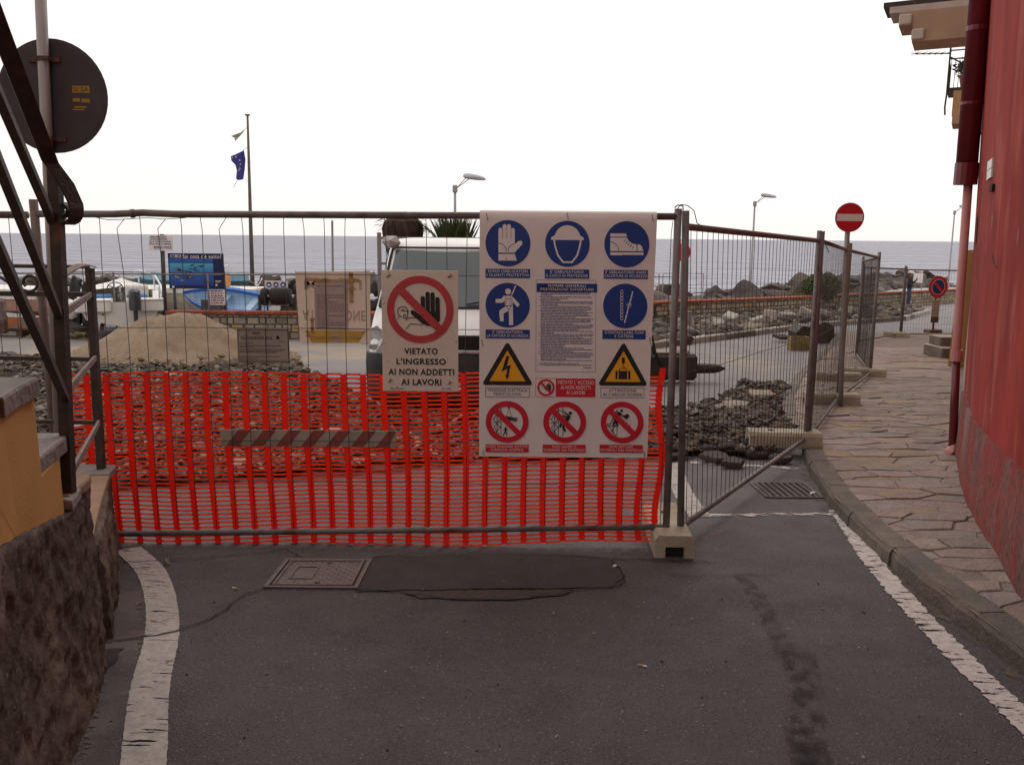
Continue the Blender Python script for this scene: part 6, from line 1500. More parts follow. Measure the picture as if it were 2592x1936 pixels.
for x in (-8.72, -7.43): part_tube('post', [(x, 22.45, gz(22.4)), (x, 22.45, .6)], .04, M_PST, ib, 6)
mb = MB(); mb.bbox((-8.11, 22.4, .945), (1.42, .03, .90), .006); mb.build('board', mat('board_navy', (.012, .018, .085), (.010, .014, .07)), ib)
def sea_pic():
    m = bpy.data.materials.new('printed_sea_picture'); m.use_nodes = True; n, l = m.node_tree.nodes, m.node_tree.links; b = n['Principled BSDF']; b.inputs['Roughness'].default_value = .4
    tc = n.new('ShaderNodeTexCoord'); sp_ = n.new('ShaderNodeSeparateXYZ'); l.new(tc.outputs['Generated'], sp_.inputs[0]); r_ = n.new('ShaderNodeValToRGB'); l.new(sp_.outputs[2], r_.inputs[0])
    e_ = r_.color_ramp.elements; e_[0].color = (.006, .03, .26, 1); e_[1].color = (.06, .36, .48, 1); x = e_.new(.55); x.color = (.012, .12, .40, 1); l.new(r_.outputs[0], b.inputs['Base Color']); return m
p = Print(board((0, 0), (1420, 0), (0, 900), (1420, 900), -8.82, 1.395, -7.40, .495), 22.384, .0025)
p.rect('pic', 35, 250, 1150, 820, 1); p.rect('st', 35, 130, 1150, 235, 1); p.rect('lg', 70, 38, 340, 110, 1); p.disc('lgb', 285, 74, 38, 2, 16, 24); p.rect('lgb', 85, 50, 190, 98, 2)
p.text('tt', "Sai cosa c'è sotto?", 385, 20, 1365, 128, 1, bold=.0)
g = random.Random(12); fc = ['fa', 'fb', 'fc']
for k in range(38):
    x, y, L = g.uniform(90, 1030), g.uniform(280, 780), g.uniform(50, 150); h = L * g.uniform(.12, .24); a = g.uniform(-.5, .3); c_, s_ = math.cos(a), math.sin(a); f_ = g.choice((-1, 1))
    pts = [(-.5, 0), (-.25, -.8), (.15, -.7), (.38, -.15), (.52, -.7), (.5, .7), (.38, .15), (.1, .8), (-.3, .7)]; p.poly(g.choice(('fa', 'fa', 'fb', 'fc')), [(x + f_ * u * L * c_ - v * h * s_, y + f_ * u * L * s_ + v * h * c_) for u, v in pts], 2 + k * .08)
for y in (690, 720): p.rect('tt', 1190, y, 1340 - (y - 690), y + 14, 1)
p.rect('tt', 1190, 775, 1235, 825, 1); p.rect('tt', 75, 830, 125, 880, 1)
p.done(ib, {'pic': ('picture', sea_pic(), None), 'st': ('title_strip', mat('strip_blue', (.03, .10, .35), (.025, .085, .30)), None), 'lg': ('logo', mat('logo_grey', (.5, .48, .55)), None), 'lgb': ('logo_mark', mat('logo_blue', (.06, .10, .28)), 'lg'), 'tt': ('lettering', M_SWHT, None), 'fa': ('fish', mat('fish_dark', (.02, .035, .07)), 'pic'), 'fb': ('fish', mat('fish_brown', (.10, .075, .05)), 'pic'), 'fc': ('fish', mat('fish_yellow', (.35, .36, .10)), 'pic')})
nb = empty('rules_board', (-7.56, 22.3, gz(22.3)), 'small pale board of faded red and blue lines below the sea-life board', 'notice board')
part_tube('post', [(-7.5, 22.33, gz(22.3)), (-7.5, 22.33, .48)], .03, M_PST, nb, 6)
mb = MB(); mb.bbox((-7.56, 22.28, .29), (.39, .012, .40), .003); mb.build('board', mat('board_white', (.72, .66, .66)), nb)
p = Print(board((0, 0), (390, 0), (0, 400), (390, 400), -7.755, .49, -7.365, .09), 22.272, .002)
for k in range(6):
    x = 25
    while x < 340: w = g.uniform(30, 90); p.rect('r' if k % 2 else 'b', x, 25 + k * 60, min(x + w, 360), 55 + k * 60); x += w + 18
p.done(nb, {'b': ('lettering', M_NAVY, None), 'r': ('lettering', mat('faded_red_letters', (.32, .12, .12)), None)})
sn = empty('small_safety_board', (-6.24, 23.0, gz(23)), 'small white board of blue safety pictograms behind the brick-topped wall', 'sign')
for x in (-6.5, -5.98): part_tube('post', [(x, 23.04, gz(23)), (x, 23.04, .6)], .025, M_PST, sn, 6)
mb = MB(); mb.bbox((-6.24, 23.0, .36), (.62, .014, .66), .003); mb.build('board', mat('board_white', (.72, .66, .66)), sn)
p = Print(board((0, 0), (620, 0), (0, 660), (620, 660), -6.55, .69, -5.93, .03), 22.99, .002)
for x, y in ((120, 105), (305, 105), (490, 105), (120, 300), (490, 300)):
    p.disc('b', x, y, 70, 1, 20)
    if x != 120 or y < 200: p.disc('w', x, y + 8, 34, 2, 12); p.rect('w', x - 45, y - 5, x + 45, y + 8, 2.5)
    else: p.rect('w', x - 25, y - 50, x - 12, y + 50, 2); p.rect('w', x + 12, y - 50, x + 25, y + 50, 2)
for k in range(5): p.rect('t', 230, 230 + k * 26, 380, 242 + k * 26)
p.done(sn, {'b': ('pictogram', M_BLUE, None), 'w': ('symbol', M_SWHT, 'b'), 't': ('lettering', M_NAVY, None)})
# ================================================================ boats drawn up on the slipway
M_GEL = mat('white_gelcoat', (0.74, 0.71, 0.67), (0.66, 0.63, 0.585), scale=2, rough=.4)
M_GELT = mat('cream_gelcoat', (0.62, 0.55, 0.46), (0.54, 0.47, 0.39), scale=2, rough=.5)
M_VINYL = mat('blue_vinyl', (0.10, 0.24, 0.55), (0.08, 0.20, 0.48), scale=4, rough=.5)
M_MOTOR = mat('outboard_cowl', (0.030, 0.032, 0.040), (0.045, 0.046, 0.055), scale=4, rough=.35)
M_STEEL = mat('stainless_rail', (0.72, 0.72, 0.72), (0.62, 0.62, 0.62), scale=6, rough=.3, metal=.3)
def hull_sections(L, B, H, n=14, bow=1.0, sheer=.12, chine=.55, stern_w=.86, rake=.25):
    """half-breadths along the length: t = 0 stern, 1 bow; each section runs from port gunwale under the keel to starboard gunwale"""
    S_ = []
    for i in range(n + 1):
        t = i / n; w = B / 2 * (stern_w + (1 - stern_w) * math.sin(math.pi * min(1, t * 1.3) / 2)) * (1 - max(0, (t - .5) / .5) ** 2.3 * .985)
        top = H * (1 + sheer * t * t); keel = H * .42 * max(0, (t - .72) / .28) ** 2 * bow
        x = L * t + rake * max(0, t - .6); pts = []
        for s_ in (-1, 1):
            half = [(s_ * w, top), (s_ * w * (1 - .04), keel + (top - keel) * .62), (s_ * w * (.80 + .1 * chine), keel + (top - keel) * .28)]
            pts.append(half)
        S_.append([(x, *q_) for q_ in pts[0]] + [(x, 0, keel)] + [(x, *q_) for q_ in pts[1][::-1]])
    return S_
def place(e, rz, rx=0.0, ry=0.0): e.rotation_euler = (rx, ry, rz)
def boat_base(name, loc, label): return empty(name, loc, label, 'boat', 'boats drawn up on the slipway')
def lb(mb, nm, m, e, smooth=False):
    """build from coordinates local to the boat"""
    o = BASE[e.name]; mb.v = [(x + o.x, y + o.y, z + o.z) for x, y, z in mb.v]; return mb.build(nm, m, e, smooth=smooth)
def stand(e, xs, w, h):
    for x in xs: mb = MB(); mb.box((x, 0, -h / 2 + .06), (.14, w, h + .1)); lb(mb, 'chock', M_RUSTY, e)

# white motor boat, stern towards the road
wb = boat_base('motor_boat', (-9.74, 21.55, -.40), 'white motor boat with black outboard and steering wheel on a trailer')
S_ = hull_sections(4.9, 2.12, .60, sheer=.45)
mb = MB(); mb.loft(S_); mb.f.append(tuple(range(7))); mb.m.append(0); h = lb(mb, 'hull', M_GEL, wb); auto_smooth(h, 40)
inner = [[(x, y * .86, max(z, .16) if j in (0, 6) else .16 + .10 * (j in (1, 5))) for j, (x, y, z) in enumerate(r)] for r in S_[1:-2]]
mb = MB(); mb.loft([[(x, y * (1 if j in (0,) else 1), z) for j, (x, y, z) in enumerate(r)] for r in inner]); lb(mb, 'cockpit_liner', M_GELT, wb)
for s_ in (0, 6):                                          # gunwale decks
    mb = MB(); rows_ = []
    for r in S_[:-1]: x, y, z = r[s_]; rows_.append([(x, y * 1.02, z + .02), (x, y * .80, z + .035), (x, y * .80, z - .10), (x, y * 1.02, z - .05)])
    mb.loft(rows_, closed=True, caps=True); lb(mb, 'gunwale', M_GEL, h)
mb = MB(); mb.loft([[(S_[i][0][0], S_[i][0][1] * .98, S_[i][0][2] + .03), (S_[i][0][0], 0, S_[i][0][2] + .14), (S_[i][6][0], S_[i][6][1] * .98, S_[i][6][2] + .03)] for i in range(8, 15)]); lb(mb, 'foredeck', M_GEL, wb)
for y0 in (.60, -.72):
    mb = MB(); mb.bbox((.15, y0, .50), (.55, .80 if y0 > 0 else .56, .28), .03); q_ = lb(mb, 'stern_box', M_GEL, wb)
    mb = MB(); mb.bbox((.15, y0, .655), (.58, .84 if y0 > 0 else .58, .03), .01); lb(mb, 'lid', M_GEL, q_)
for y0 in (.55, .72, .40): mb = MB(); mb.box((-.003, y0, .30), (.012, .035, .10 if y0 > .5 else .05)); lb(mb, 'drain_slot', M_RUSTY, h)
for y0 in (.45, -.42): mb = MB(); mb.bbox((1.7, y0, .52), (.5, .55, .16), .04); q_ = lb(mb, 'seat', M_GEL, wb); mb = MB(); mb.bbox((1.62, y0, .63), (.14, .52, .14), .04); lb(mb, 'cushion', M_VINYL, q_)
mb = MB(); mb.bbox((2.35, -.42, .66), (.25, .6, .5), .05); lb(mb, 'console', M_GEL, wb)
mb = MB(); cw = Vector((1.55, .10, .86)); wn_ = Vector((-.75, 0, .65)).normalized(); u_ = Vector((0, 1, 0)); v_ = wn_.cross(u_)
mb.tube([cw + u_ * .19 * math.cos(R(18 * k)) + v_ * .19 * math.sin(R(18 * k)) for k in range(20)], .014, 6, closed=True)
sw_ = lb(mb, 'steering_wheel', M_RUB_, wb)
for a in (90, 210, 330): mb = MB(); mb.tube([cw, cw + u_ * .19 * math.cos(R(a)) + v_ * .19 * math.sin(R(a))], .014, 5); lb(mb, 'spoke', M_RUB_, sw_)
mb = MB(); mb.tube([cw, cw + Vector((.45, 0, -.35))], .03, 6); lb(mb, 'column', M_RUB_, sw_)
mb = MB(); mb.tube([(4.9, 0, 1.0), (4.2, -.55, 1.22), (3.0, -.93, 1.12), (1.9, -1.02, .92), (1.1, -1.02, .66)], .026, 7); rl_ = lb(mb, 'bow_rail', M_STEEL, wb, True)
for x, y, z0, z1 in ((4.2, -.52, .78, 1.22), (3.0, -.9, .72, 1.12), (1.9, -1.0, .66, .92)): mb = MB(); mb.tube([(x, y, z0), (x, y, z1)], .022, 6); lb(mb, 'stanchion', M_STEEL, rl_)
mb = MB(); mb.tube([(4.9, 0, 1.0), (4.2, .55, 1.22), (3.4, .85, 1.16)], .026, 7); lb(mb, 'bow_rail', M_STEEL, wb, True)
mb = MB(); mb.loft([[(-.30 + a, -.30 + b * .9 - .04, z) for a, b in ((-.17, -.12), (.12, -.16), (.22, 0), (.12, .16), (-.17, .12), (-.24, 0))] for z in (.42, .55, .75, .88)] + [[(-.27 + a * .6, -.34 + b * .6, .94) for a, b in ((-.17, -.12), (.12, -.16), (.22, 0), (.12, .16), (-.17, .12), (-.24, 0))]], closed=True, caps=True); ob = lb(mb, 'outboard_motor', M_MOTOR, wb); auto_smooth(ob, 50)
mb = MB(); mb.bbox((-.26, -.34, .15), (.14, .10, .6), .03); lb(mb, 'shaft', M_MOTOR, ob); mb = MB(); mb.bbox((-.30, -.34, -.15), (.4, .06, .12), .02); lb(mb, 'cavitation_plate', M_MOTOR, ob)
mb = MB(); mb.tube([(-.05, -.34, .42), (.1, -.34, .5)], .05, 6); lb(mb, 'clamp', M_MOTOR, ob)
mb = MB(); mb.lathe([(.02, -.25), (.13, -.18), (.15, 0), (.13, .18), (.02, .25)], (.35, 1.12, .42), 'Z', 12); lb(mb, 'fender', M_WHITE, wb, True)
mb = MB(); mb.tube([(.05, -.92, .62), (.05, -.92, .86)], .018, 6); lb(mb, 'cleat', M_STEEL, wb)
for y0 in (-.45, .45): mb = MB(); mb.box((2.2, y0, -.06), (4.2, .08, .10)); lb(mb, 'trailer_beam', M_RUSTY, wb)
for y0 in (-.85, .85): mb = MB(); mb.lathe([(.10, y0 - .07), (.24, y0 - .07), (.26, y0), (.24, y0 + .07), (.10, y0 + .07)], (1.4, 0, -.10), 'Y', 16); lb(mb, 'trailer_wheel', M_RUB_, wb)
place(wb, R(114))

# teal boat with a pale blue band, bow to the slipway
M_TEAL = mat('teal_hull_paint', (0.050, 0.135, 0.160), (0.038, 0.105, 0.130), scale=3, rough=.55)
M_SKY = mat('pale_blue_paint', (0.27, 0.50, 0.64), (0.22, 0.43, 0.57), scale=3, rough=.5)
M_KEEL = mat('dark_antifouling', (0.028, 0.034, 0.038), (0.045, 0.05, 0.052), scale=4, rough=.8)
tb = boat_base('fishing_boat', (-9.1, 29.3, -.62), 'teal fishing boat with a pale blue band behind the blue board')
S_ = hull_sections(3.3, 1.7, 1.02, sheer=.10, rake=.15)
mb = MB(); mb.loft(S_); mb.f.append(tuple(range(7))); mb.m.append(0)
h = lb(mb, 'hull', [M_TEAL], tb); auto_smooth(h, 45)
mb = MB(); mb.loft([[(x, y * 1.01, z * .45) for x, y, z in r] for r in S_]); lb(mb, 'bottom_paint', M_KEEL, h)
mb = MB(); mb.loft([[(r[0][0], r[0][1] * 1.02, r[0][2] - .02), (r[0][0], r[0][1] * 1.03, r[0][2] + .20), (r[6][0], r[6][1] * 1.03, r[6][2] + .20), (r[6][0], r[6][1] * 1.02, r[6][2] - .02)] for r in S_[:-1]], caps=True); lb(mb, 'bulwark', M_SKY, tb)
stand(tb, (.8, 2.2), 1.2, .42); place(tb, R(214))

# cream boat with an orange cuddy
cb = boat_base('cuddy_boat', (-7.55, 26.0, -.55), 'cream boat with an orange cabin beyond the blue rowing boat')
S_ = hull_sections(3.9, 1.7, .80, sheer=.06)
mb = MB(); mb.loft(S_); mb.f.append(tuple(range(7))); mb.m.append(0); h = lb(mb, 'hull', M_GELT, cb); auto_smooth(h, 45)
mb = MB(); mb.loft([[(r[0][0], r[0][1] * 1.03, r[0][2] - .09), (r[0][0], r[0][1] * 1.03, r[0][2] + .06), (r[6][0], r[6][1] * 1.03, r[6][2] + .06), (r[6][0], r[6][1] * 1.03, r[6][2] - .09)] for r in S_], caps=True); lb(mb, 'gunwale', M_GEL, h)
M_ORG = mat('orange_canvas', (0.58, 0.17, 0.03), (0.50, 0.30, 0.16), scale=2.2, rough=.8)
mb = MB(); mb.bbox((1.7, 0, 1.06), (1.3, .95, .42), .06); lb(mb, 'cabin', M_ORG, cb)
mb = MB(); mb.tube([(1.1, -.45, 1.25), (1.1, -.4, 1.5), (1.1, .4, 1.5), (1.1, .45, 1.25)], .018, 6); lb(mb, 'hoop', M_STEEL, cb)
mb = MB(); mb.tube([(.3, -.6, .85), (.1, -.5, 1.12), (-.2, .4, 1.12)], .014, 5); lb(mb, 'stern_rail', M_STEEL, cb)
stand(cb, (.8, 2.7), 1.1, .30); place(cb, R(176))

# blue and white rowing boat tipped on its side
M_LBL = mat('light_blue_inside', (0.42, 0.58, 0.74), (0.36, 0.51, 0.67), scale=3, rough=.5)
M_RBL = mat('rowing_blue', (0.045, 0.17, 0.52), (0.035, 0.14, 0.44), scale=3, rough=.45)
rb = boat_base('rowing_boat', (-6.55, 24.0, -.42), 'blue and white rowing boat tipped over by the brick-topped wall')
S_ = hull_sections(2.6, 1.15, .46, sheer=.25, stern_w=.72)
mb = MB(); mb.loft(S_); mb.f.append(tuple(range(7))); mb.m.append(0); h = lb(mb, 'hull', M_GEL, rb); auto_smooth(h, 45)
mb = MB(); mb.loft([[(x, y * .93, z + .025) for x, y, z in r] for r in S_[:-1]]); lb(mb, 'inside', M_LBL, rb, True)
for s_ in (0, 6):
    mb = MB(); mb.loft([[(r[s_][0], r[s_][1] * 1.05, r[s_][2] + .025), (r[s_][0], r[s_][1] * .84, r[s_][2] + .03), (r[s_][0], r[s_][1] * .84, r[s_][2] - .06), (r[s_][0], r[s_][1] * 1.05, r[s_][2] - .05)] for r in S_], closed=True, caps=True); lb(mb, 'gunwale', M_RBL, h)
for x in (.7, 1.6): mb = MB(); mb.box((x, 0, .33), (.2, .92, .03)); lb(mb, 'thwart', M_LBL, rb)
stand(rb, (.6, 1.8), .6, .24); place(rb, R(168), R(-28), R(-4))

# hull ends at the left beyond the stair
pk = boat_base('upturned_boat', (-12.75, 24.2, -.42), 'white boat with a salmon-pink hull beyond the stair railing')
S_ = hull_sections(4.2, 1.8, .68, sheer=.1)
mb = MB(); mb.loft(S_); mb.f.append(tuple(range(7))); mb.m.append(0); h = lb(mb, 'hull', mat('salmon_hull', (.52, .29, .22), (.44, .24, .185), scale=2, rough=.6), pk); auto_smooth(h, 45)
mb = MB(); mb.loft([[(r[0][0], r[0][1] * 1.03, r[0][2] - .16), (r[0][0], r[0][1] * 1.04, r[0][2] + .10), (r[6][0], r[6][1] * 1.04, r[6][2] + .10), (r[6][0], r[6][1] * 1.03, r[6][2] - .16)] for r in S_], caps=True); lb(mb, 'deck', M_GEL, pk)
stand(pk, (.8, 2.9), 1.2, .4); place(pk, R(172))
kb = boat_base('small_dinghy', (-12.0, 22.0, -.62), 'orange and grey dinghy lying on the slipway under the pink hull')
S_ = hull_sections(2.1, .85, .38, sheer=.3, stern_w=.5)
mb = MB(); mb.loft(S_); mb.f.append(tuple(range(7))); mb.m.append(0); h = lb(mb, 'hull', mat('weathered_orange', (.40, .13, .04), (.22, .19, .17), scale=2.2, rough=.7, ramp=(.45, .55)), kb); auto_smooth(h, 45)
mb = MB(); mb.loft([[(r[0][0], r[0][1] * 1.02, r[0][2] + .01), (r[6][0], r[6][1] * 1.02, r[6][2] + .01)] for r in S_]); lb(mb, 'cover', mat('grey_cover', (.24, .215, .20), (.18, .16, .15)), kb)
stand(kb, (.5, 1.5), .4, .18); place(kb, R(168))

# dark cloth bundles on poles and a box between the stair post and the boat
pf = empty('cloth_bundle', (-11.35, 22.8, gz(22.8)), 'dark cloth bundles on poles standing behind the stair railing', 'bundle')
M_DKC = mat('dark_cloth', (.022, .024, .026), (.035, .036, .038), scale=6, rough=.9)
for dx, h_, w in ((-.12, 1.55, .15), (.16, 1.40, .13), (-.42, .95, .12)):
    rings = []
    for t, r_ in ((.12, .05), (.2, .75), (.5, 1.0), (.8, .7), (.97, .3), (1, .12)): rings.append([(-11.35 + dx + w * r_ * math.cos(R(36 * j)) * (1.25 if j % 2 else .8), 22.8 + w * r_ * math.sin(R(36 * j)) * (1.25 if j % 2 else .8), gz(22.8) + h_ * t) for j in range(10)])
    mb = MB(); mb.loft(rings, closed=True, caps=True); mb.build('cloth_wrap', M_DKC, pf); mb = MB(); mb.tube([(-11.35 + dx, 22.8, gz(22.8)), (-11.35 + dx, 22.8, gz(22.8) + h_ + .08)], .02, 6); mb.build('pole', M_STEEL, pf)
tp_ = empty('covered_stack', (-11.3, 21.8, gz(21.8)), 'low stack of nets under a dark cover beside the white motor boat', 'net stack')
mb = MB()
for j in range(7):
    t = j / 6; mb.v += [(-11.9 + 1.15 * i / 12, 21.5 + .9 * t, gz(21.8) + .42 * math.sin(math.pi * min(1, .12 + i / 13)) ** .6 * math.sin(math.pi * (.12 + .76 * t)) ** .5 + .05 * noise.noise(Vector((i * .7, t * 5, 0)))) for i in range(13)]
mb.f += [(j * 13 + i, j * 13 + i + 1, (j + 1) * 13 + i + 1, (j + 1) * 13 + i) for j in range(6) for i in range(12)]; mb.m += [0] * 72; mb.build('cover', mat('grey_brown_cover', (.09, .075, .07), (.055, .046, .044), scale=4, rough=.9), tp_)
mb = MB(); g = random.Random(23)
for _ in range(60): a = Vector((-11.9 + g.random() * 1.3, 21.35 + g.uniform(-.1, .1), gz(21.4) + g.uniform(.02, .16))); mb.tube([a, a + Vector((g.uniform(-.15, .15), g.uniform(-.1, .1), g.uniform(-.02, .06))), a + Vector((g.uniform(-.25, .25), g.uniform(-.1, .1), g.uniform(-.02, .03)))], .014, 4)
o = mb.build('ropes', mat('yellow_rope', (.34, .27, .12), (.22, .17, .08)), tp_); o['kind'] = 'stuff'

# stacked garden chairs behind the sea-life board
M_PLC = mat('grey_plastic_chair', (.15, .14, .155), (.12, .11, .125), scale=5, rough=.6)
for k, (x, y) in enumerate(((-8.22, 23.3), (-7.98, 23.2))):
    e = empty('garden_chair', (x, y, gz(y)), 'grey plastic garden chair behind the sea-life board', 'chair', 'garden chairs by the boats'); z = gz(y)
    mb = MB(); mb.bbox((x, y, z + .43), (.46, .44, .04), .015); mb.build('seat', M_PLC, e)
    mb = MB(); mb.bbox((x, y + .22, z + .68), (.44, .04, .48), .015); mb.build('backrest', M_PLC, e)
    for dx in (-.2, .2):
        for dy in (-.18, .2): mb = MB(); mb.tube([(x + dx * 1.1, y + dy * 1.1, z), (x + dx, y + dy, z + .43)], .025, 5); mb.build('leg', M_PLC, e)
        mb = MB(); mb.tube([(x + dx, y - .18, z + .42), (x + dx * 1.1, y - .16, z + .63), (x + dx * 1.1, y + .2, z + .65)], .02, 5); mb.build('armrest', M_PLC, e)
# black winch drum on the wall coping
dr = empty('winch_drum', (-6.1, 22.55, gz(22.2) + .70), 'black winch drum with round flanges behind the brick coping', 'drum'); zc = .30
mb = MB(); mb.lathe([(.15, -6.33), (.215, -6.30), (.225, -6.1), (.225, -5.9), (.19, -5.80), (.05, -5.78)], (0, 22.75, zc), 'X', 20); o = mb.build('barrel', M_RUB_, dr); auto_smooth(o, 40)
mb = MB(); mb.lathe([(.10, -6.56), (.22, -6.55), (.235, -6.48), (.22, -6.42), (.10, -6.41)], (0, 22.75, zc - .02), 'X', 20); mb.build('flange', M_RUB_, dr)
mb = MB(); mb.tube([(-6.55, 22.75, zc), (-5.7, 22.75, zc)], .03, 6); mb.build('axle', M_STEEL, dr)
for x in (-6.62, -5.68): mb = MB(); mb.box((x, 22.75, (zc + gz(22.7)) / 2), (.05, .1, zc - gz(22.7) + .06)); mb.build('stand_leg', M_IRON, dr)

# wire fence between the wall and the boats
wf = empty('mesh_fence', (-9.5, 22.9, gz(22.9)), 'thin galvanised mesh fence standing before the drawn-up boats', 'fence')
x0, x1, yf, zt = -14.5, -3.2, 21.0, 1.0
part_tube('top_rail', [(-14.5, 21.25, .90), (x1, 22.65, .86)], .018, M_TUBE, wf, 6)
for k in range(6): t = k / 5; x, y = x0 + (x1 - x0) * t, 21.25 + 1.4 * t; part_tube('post', [(x, y, gz(y)), (x, y, .92)], .022, M_TUBE, wf, 6)
mb = MB()
for k in range(76): t = k / 75; x, y = x0 + (x1 - x0) * t, 21.25 + 1.4 * t; mb.tube([(x, y, gz(y) + .05), (x, y, .89)], .0022, 3)
for k in range(9): z = -.58 + k * .18; mb.tube([(x0, 21.25, z), (x1, 22.65, z)], .0022, 3)
o = mb.build('wire_mesh', M_WIRE, wf); o['kind'] = 'stuff'
# tubular barrier beyond the right-hand wall
tb_ = empty('tubular_barrier', (5.0, 30.2, gz(30)), 'grey tubular barrier before the boulders beside the gate posts', 'barrier')
for pts in ([(4.2, 30.2, gz(30)), (4.2, 30.2, .66), (5.05, 30.2, .66), (5.05, 30.2, gz(30))], [(5.2, 30.3, gz(30)), (5.2, 30.3, .68), (6.6, 30.3, .70), (6.6, 30.3, gz(30))]): part_tube('frame', pts, .024, M_GALV, tb_, 6)
part_tube('bar', [(4.2, 30.2, .25), (5.05, 30.2, .25)], .018, M_GALV, tb_, 6)
# pale panel on the far breakwater
pn = empty('white_panel', (29.5, 63, gz(63)), 'pale board standing on the far quay behind the worker', 'board')
mb = MB(); mb.bbox((29.2, 63, -.75), (.68, .03, .68), .01); mb.build('board', mat('board_white', (.72, .66, .66)), pn)
for x in (28.9, 29.5): part_tube('post', [(x, 63.03, gz(63)), (x, 63.03, -.45)], .03, M_GALV, pn, 5)

# ================================================================ worker in a white helmet
def worker(loc, rz):
    e = empty('person', loc, 'person in a white helmet, dark jacket and jeans raising a hand to the mouth', 'person'); o = BASE[e.name]
    J = {'pel': (0, 0, .95), 'wst': (0, .01, 1.12), 'chs': (0, .02, 1.36), 'nck': (0, .01, 1.52), 'hd0': (0, -.01, 1.60), 'hd1': (0, -.02, 1.72),
         'shl': (.19, .02, 1.46), 'ell': (.25, -.08, 1.18), 'wrl': (.10, -.27, 1.38), 'shr': (-.19, .02, 1.46), 'elr': (-.25, .03, 1.18), 'wrr': (-.16, -.20, 1.08),
         'hpl': (.10, 0, .90), 'knl': (.12, -.04, .50), 'anl': (.13, .02, .10), 'tol': (.14, -.13, .05), 'hpr': (-.10, 0, .90), 'knr': (-.11, -.01, .50), 'anr': (-.12, .05, .10), 'tor': (-.14, -.10, .05)}
    Rd = {'pel': .15, 'wst': .145, 'chs': .165, 'nck': .065, 'hd0': .085, 'hd1': .095, 'shl': .085, 'ell': .062, 'wrl': .045, 'shr': .085, 'elr': .062, 'wrr': .045, 'hpl': .105, 'knl': .078, 'anl': .055, 'tol': .05, 'hpr': .105, 'knr': .078, 'anr': .055, 'tor': .05}
    E_ = [('pel', 'wst'), ('wst', 'chs'), ('chs', 'nck'), ('nck', 'hd0'), ('hd0', 'hd1'), ('chs', 'shl'), ('shl', 'ell'), ('ell', 'wrl'), ('chs', 'shr'), ('shr', 'elr'), ('elr', 'wrr'), ('pel', 'hpl'), ('hpl', 'knl'), ('knl', 'anl'), ('anl', 'tol'), ('pel', 'hpr'), ('hpr', 'knr'), ('knr', 'anr'), ('anr', 'tor')]
    ks = list(J); me = bpy.data.meshes.new('body'); me.from_pydata([J[k] for k in ks], [(ks.index(a), ks.index(b)) for a, b in E_], [])
    ob = bpy.data.objects.new('body', me); col.objects.link(ob); ob.modifiers.new('skin', 'SKIN')
    for i, k in enumerate(ks): me.skin_vertices[0].data[i].radius = (Rd[k], Rd[k] * (.72 if k in ('pel', 'wst', 'chs') else 1)); me.skin_vertices[0].data[i].use_root = (k == 'pel')
    ob.modifiers.new('sub', 'SUBSURF').levels = 2
    dg = bpy.context.evaluated_depsgraph_get(); m2 = bpy.data.meshes.new_from_object(ob.evaluated_get(dg)); bpy.data.objects.remove(ob)
    skin, coat, jean, shoe = mat('skin', (.36, .20, .14), (.30, .165, .115)), mat('dark_jacket', (.016, .017, .024), (.024, .025, .032), scale=8, rough=.9), mat('blue_jeans', (.055, .075, .125), (.04, .055, .095), scale=8, rough=.9), mat('dark_shoe', (.02, .018, .016))
    for m_ in (skin, coat, jean, shoe): m2.materials.append(m_)
    for p_ in m2.polygons:
        c = p_.center; p_.use_smooth = True; p_.material_index = 0
        if c.z < .12: p_.material_index = 3
        elif c.z < .95: p_.material_index = 2
        elif c.z < 1.53: p_.material_index = 1
        if .9 < c.z < 1.5 and c.y < -.22: p_.material_index = 0
    b = link('body', m2, e)
    for wr, dirv, k in (((.10, -.27, 1.38), Vector((-.35, -.25, .9)), 1), ((-.16, -.20, 1.08), Vector((.4, -.8, -.2)), -1)):
        dirv.normalize(); sd = dirv.cross(Vector((0, 1, .2))).normalized(); mb = MB()
        w_ = Vector(wr) + Vector(loc); mb.tube([w_, w_ + dirv * .09], [.032, .042], 8)
        for f_, L in ((-.03, .065), (-.01, .08), (.01, .075), (.03, .06)): q_ = w_ + dirv * .085 + sd * f_; mb.tube([q_, q_ + dirv * L * .6, q_ + dirv * L * .9 + Vector((0, .03, 0))], [.011, .010, .007], 6)
        q_ = w_ + dirv * .03 + sd * .035 * k; mb.tube([q_, q_ + sd * .035 * k + dirv * .03, q_ + sd * .04 * k + dirv * .06], [.013, .011, .008], 6); mb.build('hand', skin, e, smooth=True)
    hc = Vector(loc) + Vector((0, -.02, 1.70)); mb = MB(); mb.lathe([(.135, .02), (.132, .06), (.11, .12), (.07, .155), (.02, .168)], hc, n=18); mb.add([hc + Vector((.15 * math.cos(R(a)), -.03 + .19 * math.sin(R(a)), .018)) for a in range(180, 361, 15)] + [hc + Vector((.13 * math.cos(R(a)), .13 * math.sin(R(a)), .03)) for a in range(360, 179, -15)], [tuple(range(26))]); mb.build('helmet', M_WHITE, e, smooth=True)
    mb = MB(); mb.chunk(hc + Vector((0, -.115, -.055)), (.03, .04, .05), random.Random(1)); mb.build('nose', skin, e)
    for dx in (-.035, .035): mb = MB(); mb.lathe([(.004, -.004), (.012, 0), (.004, .004)], hc + Vector((dx, -.10, -.025)), 'Y', 8); mb.build('eye', M_BLACK, e)
    for dx in (-.10, .10): mb = MB(); mb.lathe([(.01, -.008), (.026, 0), (.01, .008)], hc + Vector((dx, 0, -.04)), 'X', 8); mb.build('ear', skin, e)
    mb = MB(); mb.box(hc + Vector((0, -.098, -.095)), (.05, .01, .008)); mb.build('mouth', mat('lips', (.22, .09, .08)), e)
